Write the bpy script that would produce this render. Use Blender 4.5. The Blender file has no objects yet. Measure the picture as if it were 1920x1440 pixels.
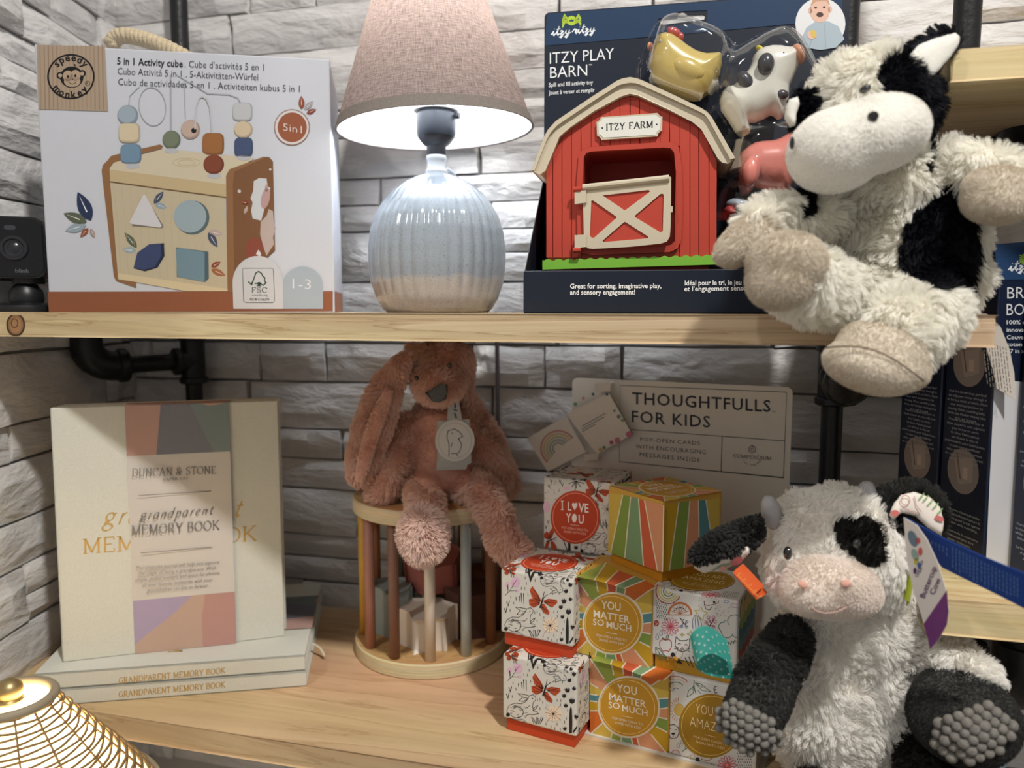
import bpy, bmesh, math, random
import numpy as np
from mathutils import Vector, Matrix
from mathutils.geometry import tessellate_polygon
from mathutils.kdtree import KDTree

SC = bpy.context.scene
COL = SC.collection
R = math.radians
random.seed(7)
rng = np.random.default_rng(11)

# ------------------------------------------------------------------ camera
PITCH = R(5.62)
FPX = 1442.0                      # focal length in pixels of the 1920 wide frame
cd = bpy.data.cameras.new('camera')
cd.sensor_width = 36.0
cd.lens = FPX / 1920 * 36.0
cd.clip_start = 0.02
cd.dof.use_dof = True
cd.dof.focus_distance = 0.57
cd.dof.aperture_fstop = 5.2
cam = bpy.data.objects.new('camera', cd)
cam.rotation_euler = (R(90) - PITCH, 0, 0)
COL.objects.link(cam)
SC.camera = cam

# ------------------------------------------------------------------ world, lights, exposure
SC.view_settings.view_transform = 'Standard'
SC.view_settings.look = 'None'
SC.view_settings.gamma = 1.0
SC.view_settings.use_curve_mapping = False
SC.view_settings.exposure = 0.0
SC.cycles.use_denoising = True
SC.cycles.max_bounces = 8
SC.cycles.transparent_max_bounces = 12
SC.cycles.sample_clamp_indirect = 6.0
SC.cycles.caustics_reflective = False
SC.cycles.caustics_refractive = False
W = bpy.data.worlds.new('shop_ambient')
SC.world = W
W.use_nodes = True
W.node_tree.nodes['Background'].inputs[0].default_value = (1.0, 0.96, 0.90, 1)
W.node_tree.nodes['Background'].inputs[1].default_value = 0.33


def spot(name, loc, target, energy, color, size=0.06, angle=60, blend=0.5):
    d = bpy.data.lights.new(name, 'SPOT')
    d.energy = energy
    d.color = color
    d.shadow_soft_size = size
    d.spot_size = R(angle)
    d.spot_blend = blend
    o = bpy.data.objects.new(name, d)
    o.location = loc
    o.rotation_euler = (Vector(target) - Vector(loc)).to_track_quat('-Z', 'Y').to_euler()
    COL.objects.link(o)
    return o


# ceiling track spots of the shop
spot('ceiling_spot', (0.42, -0.35, 1.35), (0.0, 0.60, -0.12), 104, (1.0, 0.97, 0.92), 0.05, 62, 0.7)
spot('ceiling_spot.001', (-0.85, -0.55, 1.15), (-0.25, 0.62, -0.15), 23, (1.0, 0.97, 0.92), 0.04, 60, 0.7)


# ------------------------------------------------------------------ colour and material helpers
def lin(c):
    out = []
    for v in c[:3]:
        v = v / 255.0
        out.append(v / 12.92 if v <= 0.04045 else ((v + 0.055) / 1.055) ** 2.4)
    return (out[0], out[1], out[2], 1.0)


MATS = {}


def mat(name, col=None, rough=0.6, spec=0.3, coat=0.0, sheen=0.0, metal=0.0, bump=0.0, bscale=200.0, var=0.0, vscale=30.0, emit=None, estr=0.0, objvar=0.0):
    if name in MATS:
        return MATS[name]
    m = bpy.data.materials.new(name)
    m.use_nodes = True
    nt = m.node_tree
    b = nt.nodes['Principled BSDF']
    b.inputs['Roughness'].default_value = rough
    b.inputs['Specular IOR Level'].default_value = spec
    b.inputs['Coat Weight'].default_value = coat
    b.inputs['Coat Roughness'].default_value = 0.08
    b.inputs['Metallic'].default_value = metal
    if sheen:
        b.inputs['Sheen Weight'].default_value = sheen
        b.inputs['Sheen Roughness'].default_value = 0.5
    if col is None:
        a = nt.nodes.new('ShaderNodeAttribute')
        a.attribute_name = 'Col'
        nt.links.new(a.outputs['Color'], b.inputs['Base Color'])
    else:
        c = lin(col)
        b.inputs['Base Color'].default_value = c
        if var:
            tc = nt.nodes.new('ShaderNodeTexCoord')
            n = nt.nodes.new('ShaderNodeTexNoise')
            n.inputs['Scale'].default_value = vscale
            n.inputs['Detail'].default_value = 6
            nt.links.new(tc.outputs['Object'], n.inputs['Vector'])
            r = nt.nodes.new('ShaderNodeValToRGB')
            r.color_ramp.elements[0].position = 0.3
            r.color_ramp.elements[1].position = 0.7
            r.color_ramp.elements[0].color = tuple(x * (1 - var) for x in c[:3]) + (1,)
            r.color_ramp.elements[1].color = tuple(min(1, x * (1 + var)) for x in c[:3]) + (1,)
            nt.links.new(n.outputs['Fac'], r.inputs['Fac'])
            last = r.outputs['Color']
            if objvar:
                oi = nt.nodes.new('ShaderNodeObjectInfo')
                mr = nt.nodes.new('ShaderNodeMapRange')
                mr.inputs['To Min'].default_value = 1 - objvar
                mr.inputs['To Max'].default_value = 1 + objvar
                nt.links.new(oi.outputs['Random'], mr.inputs['Value'])
                hs = nt.nodes.new('ShaderNodeHueSaturation')
                nt.links.new(mr.outputs['Result'], hs.inputs['Value'])
                nt.links.new(last, hs.inputs['Color'])
                last = hs.outputs['Color']
            nt.links.new(last, b.inputs['Base Color'])
    if bump:
        tc = nt.nodes.new('ShaderNodeTexCoord')
        n = nt.nodes.new('ShaderNodeTexNoise')
        n.inputs['Scale'].default_value = bscale
        n.inputs['Detail'].default_value = 5
        nt.links.new(tc.outputs['Object'], n.inputs['Vector'])
        bp = nt.nodes.new('ShaderNodeBump')
        bp.inputs['Strength'].default_value = bump
        bp.inputs['Distance'].default_value = 0.002
        nt.links.new(n.outputs['Fac'], bp.inputs['Height'])
        nt.links.new(bp.outputs['Normal'], b.inputs['Normal'])
    if emit is not None:
        b.inputs['Emission Color'].default_value = lin(emit)
        b.inputs['Emission Strength'].default_value = estr
    MATS[name] = m
    return m


def wood(name, c1, c2, scale, rough=0.55, rings=0.0):
    """grain that runs along the local X of the object"""
    m = bpy.data.materials.new(name)
    m.use_nodes = True
    nt = m.node_tree
    b = nt.nodes['Principled BSDF']
    b.inputs['Roughness'].default_value = rough
    b.inputs['Specular IOR Level'].default_value = 0.25
    tc = nt.nodes.new('ShaderNodeTexCoord')
    mp = nt.nodes.new('ShaderNodeMapping')
    mp.inputs['Scale'].default_value = scale
    nt.links.new(tc.outputs['Object'], mp.inputs['Vector'])
    n = nt.nodes.new('ShaderNodeTexNoise')
    n.inputs['Scale'].default_value = 1.0
    n.inputs['Detail'].default_value = 8
    n.inputs['Roughness'].default_value = 0.55
    n.inputs['Distortion'].default_value = 0.6
    nt.links.new(mp.outputs['Vector'], n.inputs['Vector'])
    w = nt.nodes.new('ShaderNodeMath')
    w.operation = 'MULTIPLY'
    w.inputs[1].default_value = 9.0
    nt.links.new(n.outputs['Fac'], w.inputs[0])
    s = nt.nodes.new('ShaderNodeMath')
    s.operation = 'FRACT'
    nt.links.new(w.outputs[0], s.inputs[0])
    r = nt.nodes.new('ShaderNodeValToRGB')
    r.color_ramp.elements[0].position = 0.0
    r.color_ramp.elements[0].color = lin(c2)
    e = r.color_ramp.elements.new(0.25)
    e.color = lin(c1)
    r.color_ramp.elements[-1].position = 0.95
    r.color_ramp.elements[-1].color = tuple(0.55 * a + 0.45 * q for a, q in zip(lin(c1), lin(c2)))
    nt.links.new(s.outputs[0], r.inputs['Fac'])
    n2 = nt.nodes.new('ShaderNodeTexNoise')
    n2.inputs['Scale'].default_value = 0.35
    nt.links.new(mp.outputs['Vector'], n2.inputs['Vector'])
    mx = nt.nodes.new('ShaderNodeMix')
    mx.data_type = 'RGBA'
    mx.blend_type = 'MULTIPLY'
    mx.inputs['Factor'].default_value = 0.35
    nt.links.new(r.outputs['Color'], mx.inputs['A'])
    nt.links.new(n2.outputs['Color'], mx.inputs['B'])
    hs = nt.nodes.new('ShaderNodeHueSaturation')
    hs.inputs['Saturation'].default_value = 0.95
    hs.inputs['Value'].default_value = 1.12
    nt.links.new(mx.outputs['Result'], hs.inputs['Color'])
    nt.links.new(hs.outputs['Color'], b.inputs['Base Color'])
    bp = nt.nodes.new('ShaderNodeBump')
    bp.inputs['Strength'].default_value = 0.25
    bp.inputs['Distance'].default_value = 0.0006
    nt.links.new(s.outputs[0], bp.inputs['Height'])
    nt.links.new(bp.outputs['Normal'], b.inputs['Normal'])
    return m


# ------------------------------------------------------------------ picture geometry: rays through the photograph's pixels
CP, SP = math.cos(PITCH), math.sin(PITCH)


def ray(x, y):
    v = (720 - y) / FPX
    return Vector(((x - 960) / FPX, CP + v * SP, -SP + v * CP))


def at(x, y, Y):
    r = ray(x, y)
    return r * (Y / r.y)


def onz(x, y, z):
    r = ray(x, y)
    return r * (z / r.z)


class Plane:
    """a real plane in the room: point, right direction u, up direction v"""

    def __init__(s, o, u, v):
        s.o = Vector(o)
        s.u = Vector(u).normalized()
        s.v = Vector(v).normalized()
        s.n = s.u.cross(s.v).normalized()      # towards the viewer when u = right, v = up
        if s.n.dot(-s.o) < 0:
            s.n.negate()

    def px(s, x, y, h=0.0):
        r = ray(x, y)
        return r * (s.n.dot(s.o) / s.n.dot(r)) + s.n * h

    def uv(s, a, b, h=0.0):
        return s.o + s.u * a + s.v * b + s.n * h


# ------------------------------------------------------------------ object helpers
TM = {}


def link(o, parent=None):
    COL.objects.link(o)
    if parent is not None:
        o.parent = parent
    return o


def thing(name, label, cat, loc, rotz=0.0, group=None, rot=None):
    o = bpy.data.objects.new(name, None)
    o.empty_display_size = 0.02
    o.location = loc
    o.rotation_euler = rot if rot else (0, 0, rotz)
    link(o)
    o['label'] = label
    o['category'] = cat
    if group:
        o['group'] = group
    TM[o.name] = Matrix.LocRotScale(Vector(loc), o.rotation_euler, None)
    return o


def mk(name, g, m, parent=None, smooth=False, cols=None, kind=None, bevel=0, bseg=2, label=None, autos=None):
    """mesh object from a builder g (V, F in world coordinates) as a part of parent"""
    me = bpy.data.meshes.new(name)
    V = g.V
    if parent is not None:
        inv = TM[parent.name].inverted()
        V = [inv @ Vector(v) for v in V]
    me.from_pydata([tuple(v) for v in V], [], g.F)
    if m is not None:
        for mm in (m if isinstance(m, (list, tuple)) else [m]):
            me.materials.append(mm)
    if smooth:
        me.polygons.foreach_set('use_smooth', [True] * len(me.polygons))
    C = cols if cols is not None else getattr(g, 'C', None)
    if C:
        a = me.color_attributes.new('Col', 'FLOAT_COLOR', 'CORNER')
        buf = []
        for f, c in zip(g.F, C):
            buf.extend(list(c) * len(f))
        a.data.foreach_set('color', buf)
    o = bpy.data.objects.new(name, me)
    link(o, parent)
    if parent is not None:
        TM[o.name] = TM[parent.name]
    else:
        TM[o.name] = Matrix.Identity(4)
    if autos is not None:
        me.polygons.foreach_set('use_smooth', [True] * len(me.polygons))
        me.set_sharp_from_angle(angle=R(autos))
    if bevel:
        b = o.modifiers.new('bevel', 'BEVEL')
        b.width = bevel
        b.segments = bseg
        b.limit_method = 'ANGLE'
        b.angle_limit = R(40)
        if autos is None:
            b.harden_normals = False
    if kind:
        o['kind'] = kind
    if label:
        o['label'] = label
    return o


def tag(o, label, cat, group=None):
    o['label'] = label
    o['category'] = cat
    if group:
        o['group'] = group
    return o


class G:
    def __init__(s):
        s.V = []
        s.F = []

    def add(s, V, F):
        k = len(s.V)
        s.V.extend(V)
        s.F.extend([tuple(i + k for i in f) for f in F])
        return s

    def hexa(s, c, hx, hy, hz):
        """box from centre and three half vectors"""
        c, hx, hy, hz = Vector(c), Vector(hx), Vector(hy), Vector(hz)
        V = [c + hx * a + hy * b + hz * d for d in (-1, 1) for b in (-1, 1) for a in (-1, 1)]
        return s.add(V, [(0, 2, 3, 1), (4, 5, 7, 6), (0, 1, 5, 4), (2, 6, 7, 3), (0, 4, 6, 2), (1, 3, 7, 5)])

    def box(s, x0, x1, y0, y1, z0, z1, M=None):
        V = [Vector((a, b, d)) for d in (z0, z1) for b in (y0, y1) for a in (x0, x1)]
        if M is not None:
            V = [M @ v for v in V]
        return s.add(V, [(0, 2, 3, 1), (4, 5, 7, 6), (0, 1, 5, 4), (2, 6, 7, 3), (0, 4, 6, 2), (1, 3, 7, 5)])

    def prism(s, poly, ext, holes=()):
        """polygon(s) in space extruded by the vector ext"""
        loops = [[Vector(p) for p in poly]] + [[Vector(p) for p in h] for h in holes]
        ext = Vector(ext)
        tris = tessellate_polygon(loops)
        flat = [p for l in loops for p in l]
        n = len(flat)
        V = flat + [p + ext for p in flat]
        F = [tuple(t) for t in tris] + [tuple(i + n for i in reversed(t)) for t in tris]
        k = 0
        for l in loops:
            m = len(l)
            for i in range(m):
                a, b = k + i, k + (i + 1) % m
                F.append((a, b, b + n, a + n))
            k += m
        return s.add(V, F)

    def tube(s, pts, r, seg=10, caps=True, flat=1.0, up=None):
        pts = [Vector(p) for p in pts]
        n = len(pts)
        rs = r if isinstance(r, (list, tuple)) else [r] * n
        V, F = [], []
        prev = None
        for i, p in enumerate(pts):
            t = (pts[min(i + 1, n - 1)] - pts[max(i - 1, 0)]).normalized()
            if prev is None:
                a = Vector(up) if up is not None else (Vector((0, 0, 1)) if abs(t.z) < 0.9 else Vector((1, 0, 0)))
            else:
                a = prev
            x = (a - t * a.dot(t)).normalized()
            prev = x
            y = t.cross(x)
            for k in range(seg):
                q = 2 * math.pi * k / seg
                V.append(p + x * (math.cos(q) * rs[i] * flat) + y * (math.sin(q) * rs[i]))
        for i in range(n - 1):
            for k in range(seg):
                a, b = i * seg + k, i * seg + (k + 1) % seg
                F.append((a, b, b + seg, a + seg))
        if caps:
            F.append(tuple(reversed(range(seg))))
            F.append(tuple(range((n - 1) * seg, n * seg)))
        return s.add(V, F)

    def lathe(s, prof, o, seg=40, ax=(0, 0, 1), fx=None, rfun=None, caps=True):
        """profile of (radius, height) about axis ax through o"""
        o, ax = Vector(o), Vector(ax).normalized()
        x = Vector(fx) if fx else (Vector((1, 0, 0)) if abs(ax.x) < 0.9 else Vector((0, 1, 0)))
        x = (x - ax * x.dot(ax)).normalized()
        y = ax.cross(x)
        V, F = [], []
        n = len(prof)
        for (r, h) in prof:
            for k in range(seg):
                q = 2 * math.pi * k / seg
                rr = r * (rfun(q, h) if rfun else 1)
                V.append(o + ax * h + x * (math.cos(q) * rr) + y * (math.sin(q) * rr))
        for i in range(n - 1):
            for k in range(seg):
                a, b = i * seg + k, i * seg + (k + 1) % seg
                F.append((a, b, b + seg, a + seg))
        if caps and prof[0][0] > 1e-6:
            F.append(tuple(reversed(range(seg))))
        if caps and prof[-1][0] > 1e-6:
            F.append(tuple(range((n - 1) * seg, n * seg)))
        return s.add(V, F)

    def ell(s, c, a, b, d, nu=20, nv=12):
        """ellipsoid with semi-axis vectors a, b, d"""
        c, a, b, d = Vector(c), Vector(a), Vector(b), Vector(d)
        V = [c - d]
        F = []
        for j in range(1, nv):
            t = math.pi * j / nv - math.pi / 2
            for i in range(nu):
                q = 2 * math.pi * i / nu
                V.append(c + (a * math.cos(q) + b * math.sin(q)) * math.cos(t) + d * math.sin(t))
        V.append(c + d)
        for i in range(nu):
            F.append((0, 1 + (i + 1) % nu, 1 + i))
            F.append((len(V) - 1, 1 + (nv - 2) * nu + i, 1 + (nv - 2) * nu + (i + 1) % nu))
        for j in range(nv - 2):
            for i in range(nu):
                p, q = 1 + j * nu + i, 1 + j * nu + (i + 1) % nu
                F.append((p, q, q + nu, p + nu))
        return s.add(V, F)

    def ball(s, c, r, nu=16, nv=10):
        return s.ell(c, (r, 0, 0), (0, r, 0), (0, 0, r), nu, nv)

    def limb(s, pts, rs, step=0.3):
        """a row of overlapping balls along a path (merged later into one skin)"""
        pts = [Vector(p) for p in pts]
        for i in range(len(pts) - 1):
            a, b = pts[i], pts[i + 1]
            n = max(2, int((b - a).length / (max(0.004, min(rs[i], rs[i + 1])) * step)))
            for k in range(n + 1):
                t = k / n
                s.ball(a.lerp(b, t), rs[i] * (1 - t) + rs[i + 1] * t, 14, 9)
        return s


# ------------------------------------------------------------------ flat print: filled shapes and lettering on a plane
GLY = {}


def glyphs(txt, off, shear, sp, res):
    key = (txt, off, shear, sp, res)
    if key in GLY:
        return GLY[key]
    c = bpy.data.curves.new('lettering', 'FONT')
    c.body = txt
    c.size = 1.0
    c.offset = off
    c.shear = shear
    c.space_character = sp
    c.resolution_u = res
    o = bpy.data.objects.new('lettering', c)
    COL.objects.link(o)
    dg = bpy.context.evaluated_depsgraph_get()
    dg.update()
    me = bpy.data.meshes.new_from_object(o.evaluated_get(dg))
    V = np.empty(len(me.vertices) * 3)
    me.vertices.foreach_get('co', V)
    V = V.reshape(-1, 3)[:, :2]
    F = [tuple(p.vertices) for p in me.polygons]
    bpy.data.objects.remove(o)
    bpy.data.curves.remove(c)
    bpy.data.meshes.remove(me)
    GLY[key] = (V, F)
    return GLY[key]


def arc(cx, cy, rx, ry, a0, a1, n=10):
    return [(cx + rx * math.cos(R(a0 + (a1 - a0) * i / n)), cy + ry * math.sin(R(a0 + (a1 - a0) * i / n))) for i in range(n + 1)]


CAPH = 0.735


class Cv:
    """drawing surface in any 2-D coordinates with y running down"""

    def __init__(s, zo=None, gain=1.0):
        s.gain = gain            # strength of the ink
        s.P, s.F, s.C = [], [], []
        s.lv = 1.0
        s.c = (0, 0, 0, 1)
        s.zo = zo            # (origin x, origin y, scale) of the zoomed view the coordinates were read in

    def col(s, *c):
        l = lin(c)
        s.c = (l[0] * s.gain, l[1] * s.gain, l[2] * s.gain, 1)
        return s

    def at(s, l):
        s.lv = l
        return s

    def _pt(s, p):
        if s.zo:
            return (s.zo[0] + p[0] / s.zo[2], s.zo[1] + p[1] / s.zo[2], s.lv)
        return (p[0], p[1], s.lv)

    def raw(s, V, F):
        k = len(s.P)
        s.P.extend(s._pt(p) for p in V)
        for f in F:
            s.F.append(tuple(i + k for i in f))
            s.C.append(s.c)

    def poly(s, pts, holes=()):
        loops = [[Vector((p[0], p[1], 0)) for p in l] for l in [pts] + list(holes)]
        flat = [p for l in [pts] + list(holes) for p in l]
        s.raw(flat, [tuple(t) for t in tessellate_polygon(loops)])
        return s

    def rect(s, x0, y0, x1, y1):
        return s.poly([(x0, y0), (x1, y0), (x1, y1), (x0, y1)])

    def line(s, pts, w, closed=False, nib=None):
        pts = [Vector((p[0], p[1])) for p in pts]
        if closed:
            pts = pts + [pts[0]]
        n = len(pts)
        L, Rr = [], []
        for i in range(n):
            if closed and i in (0, n - 1):
                t = (pts[1] - pts[-2])
            else:
                t = pts[min(i + 1, n - 1)] - pts[max(i - 1, 0)]
            if t.length < 1e-9:
                t = Vector((1, 0))
            t.normalize()
            ww = w(i / (n - 1)) if callable(w) else w
            if nib:
                th = math.atan2(-t.y, t.x) - R(nib[1])
                ww = math.hypot(w * math.sin(th), w * nib[0] * math.cos(th))
            q = Vector((-t.y, t.x)) * (ww / 2)
            # mitre for sharp bends
            if 0 < i < n - 1:
                d1 = (pts[i] - pts[i - 1]).normalized() if (pts[i] - pts[i - 1]).length > 1e-9 else t
                cs = max(0.45, abs(d1.dot(t)))
                q = q / cs
            L.append(pts[i] + q)
            Rr.append(pts[i] - q)
        s.raw([tuple(p) for p in L + Rr], [(i, i + 1, n + i + 1, n + i) for i in range(n - 1)])
        return s

    def disc(s, x, y, r, ry=None, rot=0, n=24):
        ry = r if ry is None else ry
        ca, sa = math.cos(R(rot)), math.sin(R(rot))
        P = []
        for i in range(n):
            q = 2 * math.pi * i / n
            a, b = r * math.cos(q), ry * math.sin(q)
            P.append((x + a * ca - b * sa, y + a * sa + b * ca))
        s.raw(P, [tuple(range(n))])
        return s

    def ring(s, x, y, r, w, ry=None, rot=0, n=36):
        ry = r if ry is None else ry
        ca, sa = math.cos(R(rot)), math.sin(R(rot))
        P = []
        for i in range(n):
            q = 2 * math.pi * i / n
            a, b = r * math.cos(q), ry * math.sin(q)
            P.append((x + a * ca - b * sa, y + a * sa + b * ca))
        return s.line(P, w, True)

    def leaf(s, x0, y0, x1, y1, w, vein=None, bow=0.0):
        """pointed leaf from its base to its tip"""
        a, b = Vector((x0, y0)), Vector((x1, y1))
        d = b - a
        q = Vector((-d.y, d.x)).normalized() * w
        P = []
        for i in range(9):
            t = i / 8
            P.append(tuple(a + d * t + q * (math.sin(math.pi * t ** 0.85) ** 0.9 if 0 < t < 1 else 0)))
        for i in range(7, 0, -1):
            t = i / 8
            P.append(tuple(a + d * t - q * (math.sin(math.pi * t ** 0.85) ** 0.9)))
        s.poly(P)
        if vein:
            l = s.lv
            c = s.c
            s.c = lin(vein)
            s.lv = l + 1
            s.line([tuple(a + d * 0.3), tuple(a + d * 0.85)], lambda t: w * 0.16 * (1.2 - t))
            s.lv, s.c = l, c
        return s

    def tx(s, txt, x0, y0, x1, y1, h, off=0.0, shear=0.0, sp=1.0, up=None, res=2, keep=False):
        """lettering whose baseline runs exactly from (x0, y0) to (x1, y1), capitals h high"""
        V, F = glyphs(txt, off, shear, sp, res)
        if len(V) == 0:
            return s
        mn, mx = V[:, 0].min(), V[:, 0].max()
        dx, dy = (x1 - x0) / (mx - mn), (y1 - y0) / (mx - mn)
        k = h / CAPH
        ux, uy = up if up else (0.0, -1.0)
        P = [(x0 + (a - mn) * dx + b * k * ux, y0 + (a - mn) * dy + b * k * uy) for a, b in V]
        s.raw(P, F)
        return s

    def txarc(s, txt, cx, cy, r, a0, a1, h, off=0.0, inside=False, ry=1.0):
        """lettering round a circle; angles in degrees clockwise from the right, y down"""
        n = len(txt)
        for i, ch in enumerate(txt):
            if ch == ' ':
                continue
            V, F = glyphs(ch, off, 0, 1, 2)
            mn, mx = V[:, 0].min(), V[:, 0].max()
            a = R(a0 + (a1 - a0) * (i + 0.5) / n)
            sg = -1 if inside else 1
            ox, oy = cx + r * math.cos(a), cy + r * math.sin(a) * ry
            ux, uy = math.cos(a) * sg, math.sin(a) * sg      # glyph up
            rx, ryy = -uy, ux                                # glyph right
            k = h / CAPH
            P = [(ox + (p - (mn + mx) / 2) * k * rx + q * k * ux, oy + (p - (mn + mx) / 2) * k * ryy + q * k * uy) for p, q in V]
            s.raw(P, F)
        return s

    def sx(s, txt, x0, y0, x1, y1, h, w=0.11, nib=(0.3, 20), slant=0.0, serif=True, gap=0.14, up=None):
        """stroke lettering with thick and thin strokes and serifs"""
        x = 0.0
        items = []
        for ch in txt:
            if ch == ' ':
                x += 0.38
                continue
            adv, st, sf = SG[ch]
            items.append((x, st, sf))
            x += adv + gap
        tot = max(x - gap, 0.01)
        dx, dy = (x1 - x0) / tot, (y1 - y0) / tot
        ux, uy = up if up else (0.0, -1.0)

        def T(p, ox):
            a = ox + p[0] + slant * p[1]
            return (x0 + a * dx + p[1] * h * ux, y0 + a * dy + p[1] * h * uy)
        for ox, st, sf in items:
            for q in st:
                s.line([T(p, ox) for p in q], w * h, nib=nib)
            if serif:
                for (a, b) in sf:
                    s.line([T((a - 0.11, b), ox), T((a + 0.11, b), ox)], w * h * 0.42)
        return s

    def build(s, name, f, parent, m=None, step=6e-5, label=None):
        g = G()
        g.V = [f(p[0], p[1], p[2] * step) for p in s.P]
        g.F = s.F
        g.C = s.C
        return mk(name, g, m or mat('printed_ink', None, 0.5, 0.3), parent, label=label)


def _sg():
    a = arc
    S = {}
    S['A'] = (.78, [[(.04, 0), (.39, 1)], [(.39, 1), (.74, 0)], [(.18, .36), (.6, .36)]], [(.04, 0), (.74, 0)])
    S['B'] = (.64, [[(.1, 0), (.1, 1)], [(.1, 1), (.32, 1)] + a(.32, .76, .22, .24, 90, -90) + [(.1, .52)], [(.1, .52), (.34, .52)] + a(.34, .26, .26, .26, 90, -90) + [(.1, 0)]], [])
    S['C'] = (.74, [[(.68, .82)] + a(.4, .5, .36, .5, 55, 305, 16) + [(.7, .2)], [(.69, .98), (.69, .7)]], [])
    S['D'] = (.78, [[(.1, 0), (.1, 1)], [(.02, 1), (.36, 1)] + a(.36, .5, .38, .5, 90, -90, 14) + [(.02, 0)]], [])
    S['E'] = (.64, [[(.1, 0), (.1, 1)], [(.02, 1), (.58, 1), (.58, .82)], [(.1, .53), (.46, .53)], [(.02, 0), (.6, 0), (.6, .2)]], [])
    S['F'] = (.6, [[(.1, 0), (.1, 1)], [(.02, 1), (.56, 1), (.56, .8)], [(.1, .52), (.44, .52)]], [(.1, 0)])
    S['G'] = (.78, [[(.68, .82)] + a(.4, .5, .36, .5, 55, 300, 16) + [(.68, .14), (.68, .42)], [(.54, .42), (.78, .42)]], [])
    S['I'] = (.24, [[(.12, 0), (.12, 1)]], [(.12, 0), (.12, 1)])
    S['K'] = (.72, [[(.1, 0), (.1, 1)], [(.62, 1), (.12, .42)], [(.24, .56), (.68, 0)]], [(.1, 0), (.1, 1), (.62, 1), (.66, 0)])
    S['M'] = (.96, [[(.12, 0), (.12, 1)], [(.12, 1), (.48, .05)], [(.48, .05), (.84, 1)], [(.84, 1), (.84, 0)]], [(.12, 0), (.08, 1), (.88, 1), (.84, 0)])
    S['N'] = (.8, [[(.12, 0), (.12, 1)], [(.1, 1), (.68, 0)], [(.68, 0), (.68, 1)]], [(.12, 0), (.08, 1), (.68, 1)])
    S['O'] = (.82, [a(.41, .5, .38, .5, 0, 360, 24)], [])
    S['P'] = (.6, [[(.1, 0), (.1, 1)], [(.02, 1), (.3, 1)] + a(.3, .73, .26, .27, 90, -90) + [(.1, .46)]], [(.1, 0)])
    S['R'] = (.7, [[(.1, 0), (.1, 1)], [(.02, 1), (.3, 1)] + a(.3, .74, .25, .26, 90, -90) + [(.1, .48)], [(.3, .48), (.64, 0)]], [(.1, 0), (.64, 0)])
    S['S'] = (.56, [[(.5, .82)] + a(.28, .75, .22, .25, 40, 250, 10) + a(.28, .25, .24, .27, 80, -140, 12) + [(.05, .2)]], [])
    S['T'] = (.66, [[(.33, 0), (.33, 1)], [(.04, .8), (.04, 1), (.62, 1), (.62, .8)]], [(.33, 0)])
    S['U'] = (.78, [[(.12, 1), (.12, .3)] + a(.39, .3, .27, .3, 180, 360, 10) + [(.66, 1)]], [(.12, 1), (.66, 1)])
    S['Y'] = (.72, [[(.06, 1), (.36, .45)], [(.66, 1), (.36, .45)], [(.36, .45), (.36, 0)]], [(.06, 1), (.66, 1), (.36, 0)])
    S['Z'] = (.64, [[(.06, .82), (.06, 1), (.58, 1)], [(.58, 1), (.04, 0)], [(.04, 0), (.6, 0), (.6, .2)]], [])
    S['&'] = (.84, [[(.8, .42), (.6, .5)], [(.7, .5), (.42, .02)] + a(.3, .24, .26, .24, 280, 100, 12) + a(.34, .74, .17, .24, 230, -60, 14) + [(.22, .45), (.62, .02), (.76, .06)]], [])
    S['.'] = (.1, [[(.02, .05), (.1, .05)]], [])
    S['-'] = (.2, [[(.02, .45), (.18, .45)]], [])
    # small letters
    S['g'] = (.5, [a(.24, .42, .17, .2, 0, 360, 16), [(.36, .55), (.5, .6)], [(.16, .25), (.12, .12), (.3, .06)] + a(.26, -.12, .22, .17, 60, -250, 16)], [])
    S['r'] = (.36, [[(.12, 0), (.16, .58)], [(.14, .36), (.24, .55), (.36, .58)]], [])
    S['a'] = (.48, [[(.4, .52), (.28, .6)] + a(.22, .27, .18, .3, 80, 290, 12) + [(.36, .2), (.42, .6)], [(.42, .6), (.39, .08), (.46, .02)]], [])
    S['n'] = (.5, [[(.1, 0), (.14, .58)], [(.12, .34), (.28, .58), (.4, .52), (.38, .08), (.46, .02)]], [])
    S['d'] = (.5, [[(.4, .5), (.28, .6)] + a(.22, .27, .18, .3, 80, 290, 12) + [(.36, .2), (.4, .5)], [(.44, 1), (.38, .1), (.46, .02)]], [])
    S['p'] = (.5, [[(.14, .6), (.1, -.4)], [(.12, .34), (.22, .56), (.32, .6)] + a(.26, .29, .19, .3, 60, -120, 12)], [(.1, -.4)])
    S['e'] = (.42, [[(.08, .3), (.34, .38)] + a(.24, .42, .13, .17, 0, 150, 8) + a(.22, .26, .16, .26, 150, 320, 10)], [])
    S['t'] = (.34, [[(.2, .8), (.14, .12), (.2, .02), (.32, .08)], [(.04, .56), (.34, .58)]], [])
    # joined handwriting
    S['i~'] = (.3, [[(-.1, .1), (.08, .5), (.1, .55), (.08, .1), (.16, .0), (.32, .2)], [(.13, .78), (.16, .8)]], [])
    S['t~'] = (.34, [[(-.02, .2), (.12, .5), (.2, 1.1), (.12, .15), (.2, .0), (.34, .2)], [(.02, .72), (.36, .78)]], [])
    S['z~'] = (.44, [[(.0, .45), (.14, .56), (.28, .48), (.06, .04), (.26, .1), (.3, -.1), (.18, -.38), (.06, -.3), (.2, -.08), (.44, .2)]], [])
    S['y~'] = (.5, [[(.02, .2), (.06, .54), (.1, .14), (.2, .04), (.32, .2), (.38, .55), (.32, -.15), (.2, -.42), (.06, -.32), (.2, -.1), (.52, .24)]], [])
    S['r~'] = (.42, [[(-.1, .2), (.06, .48), (.14, .62), (.16, .5), (.3, .52), (.24, .12), (.3, .0), (.44, .2)]], [])
    return S


SG = _sg()


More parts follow.
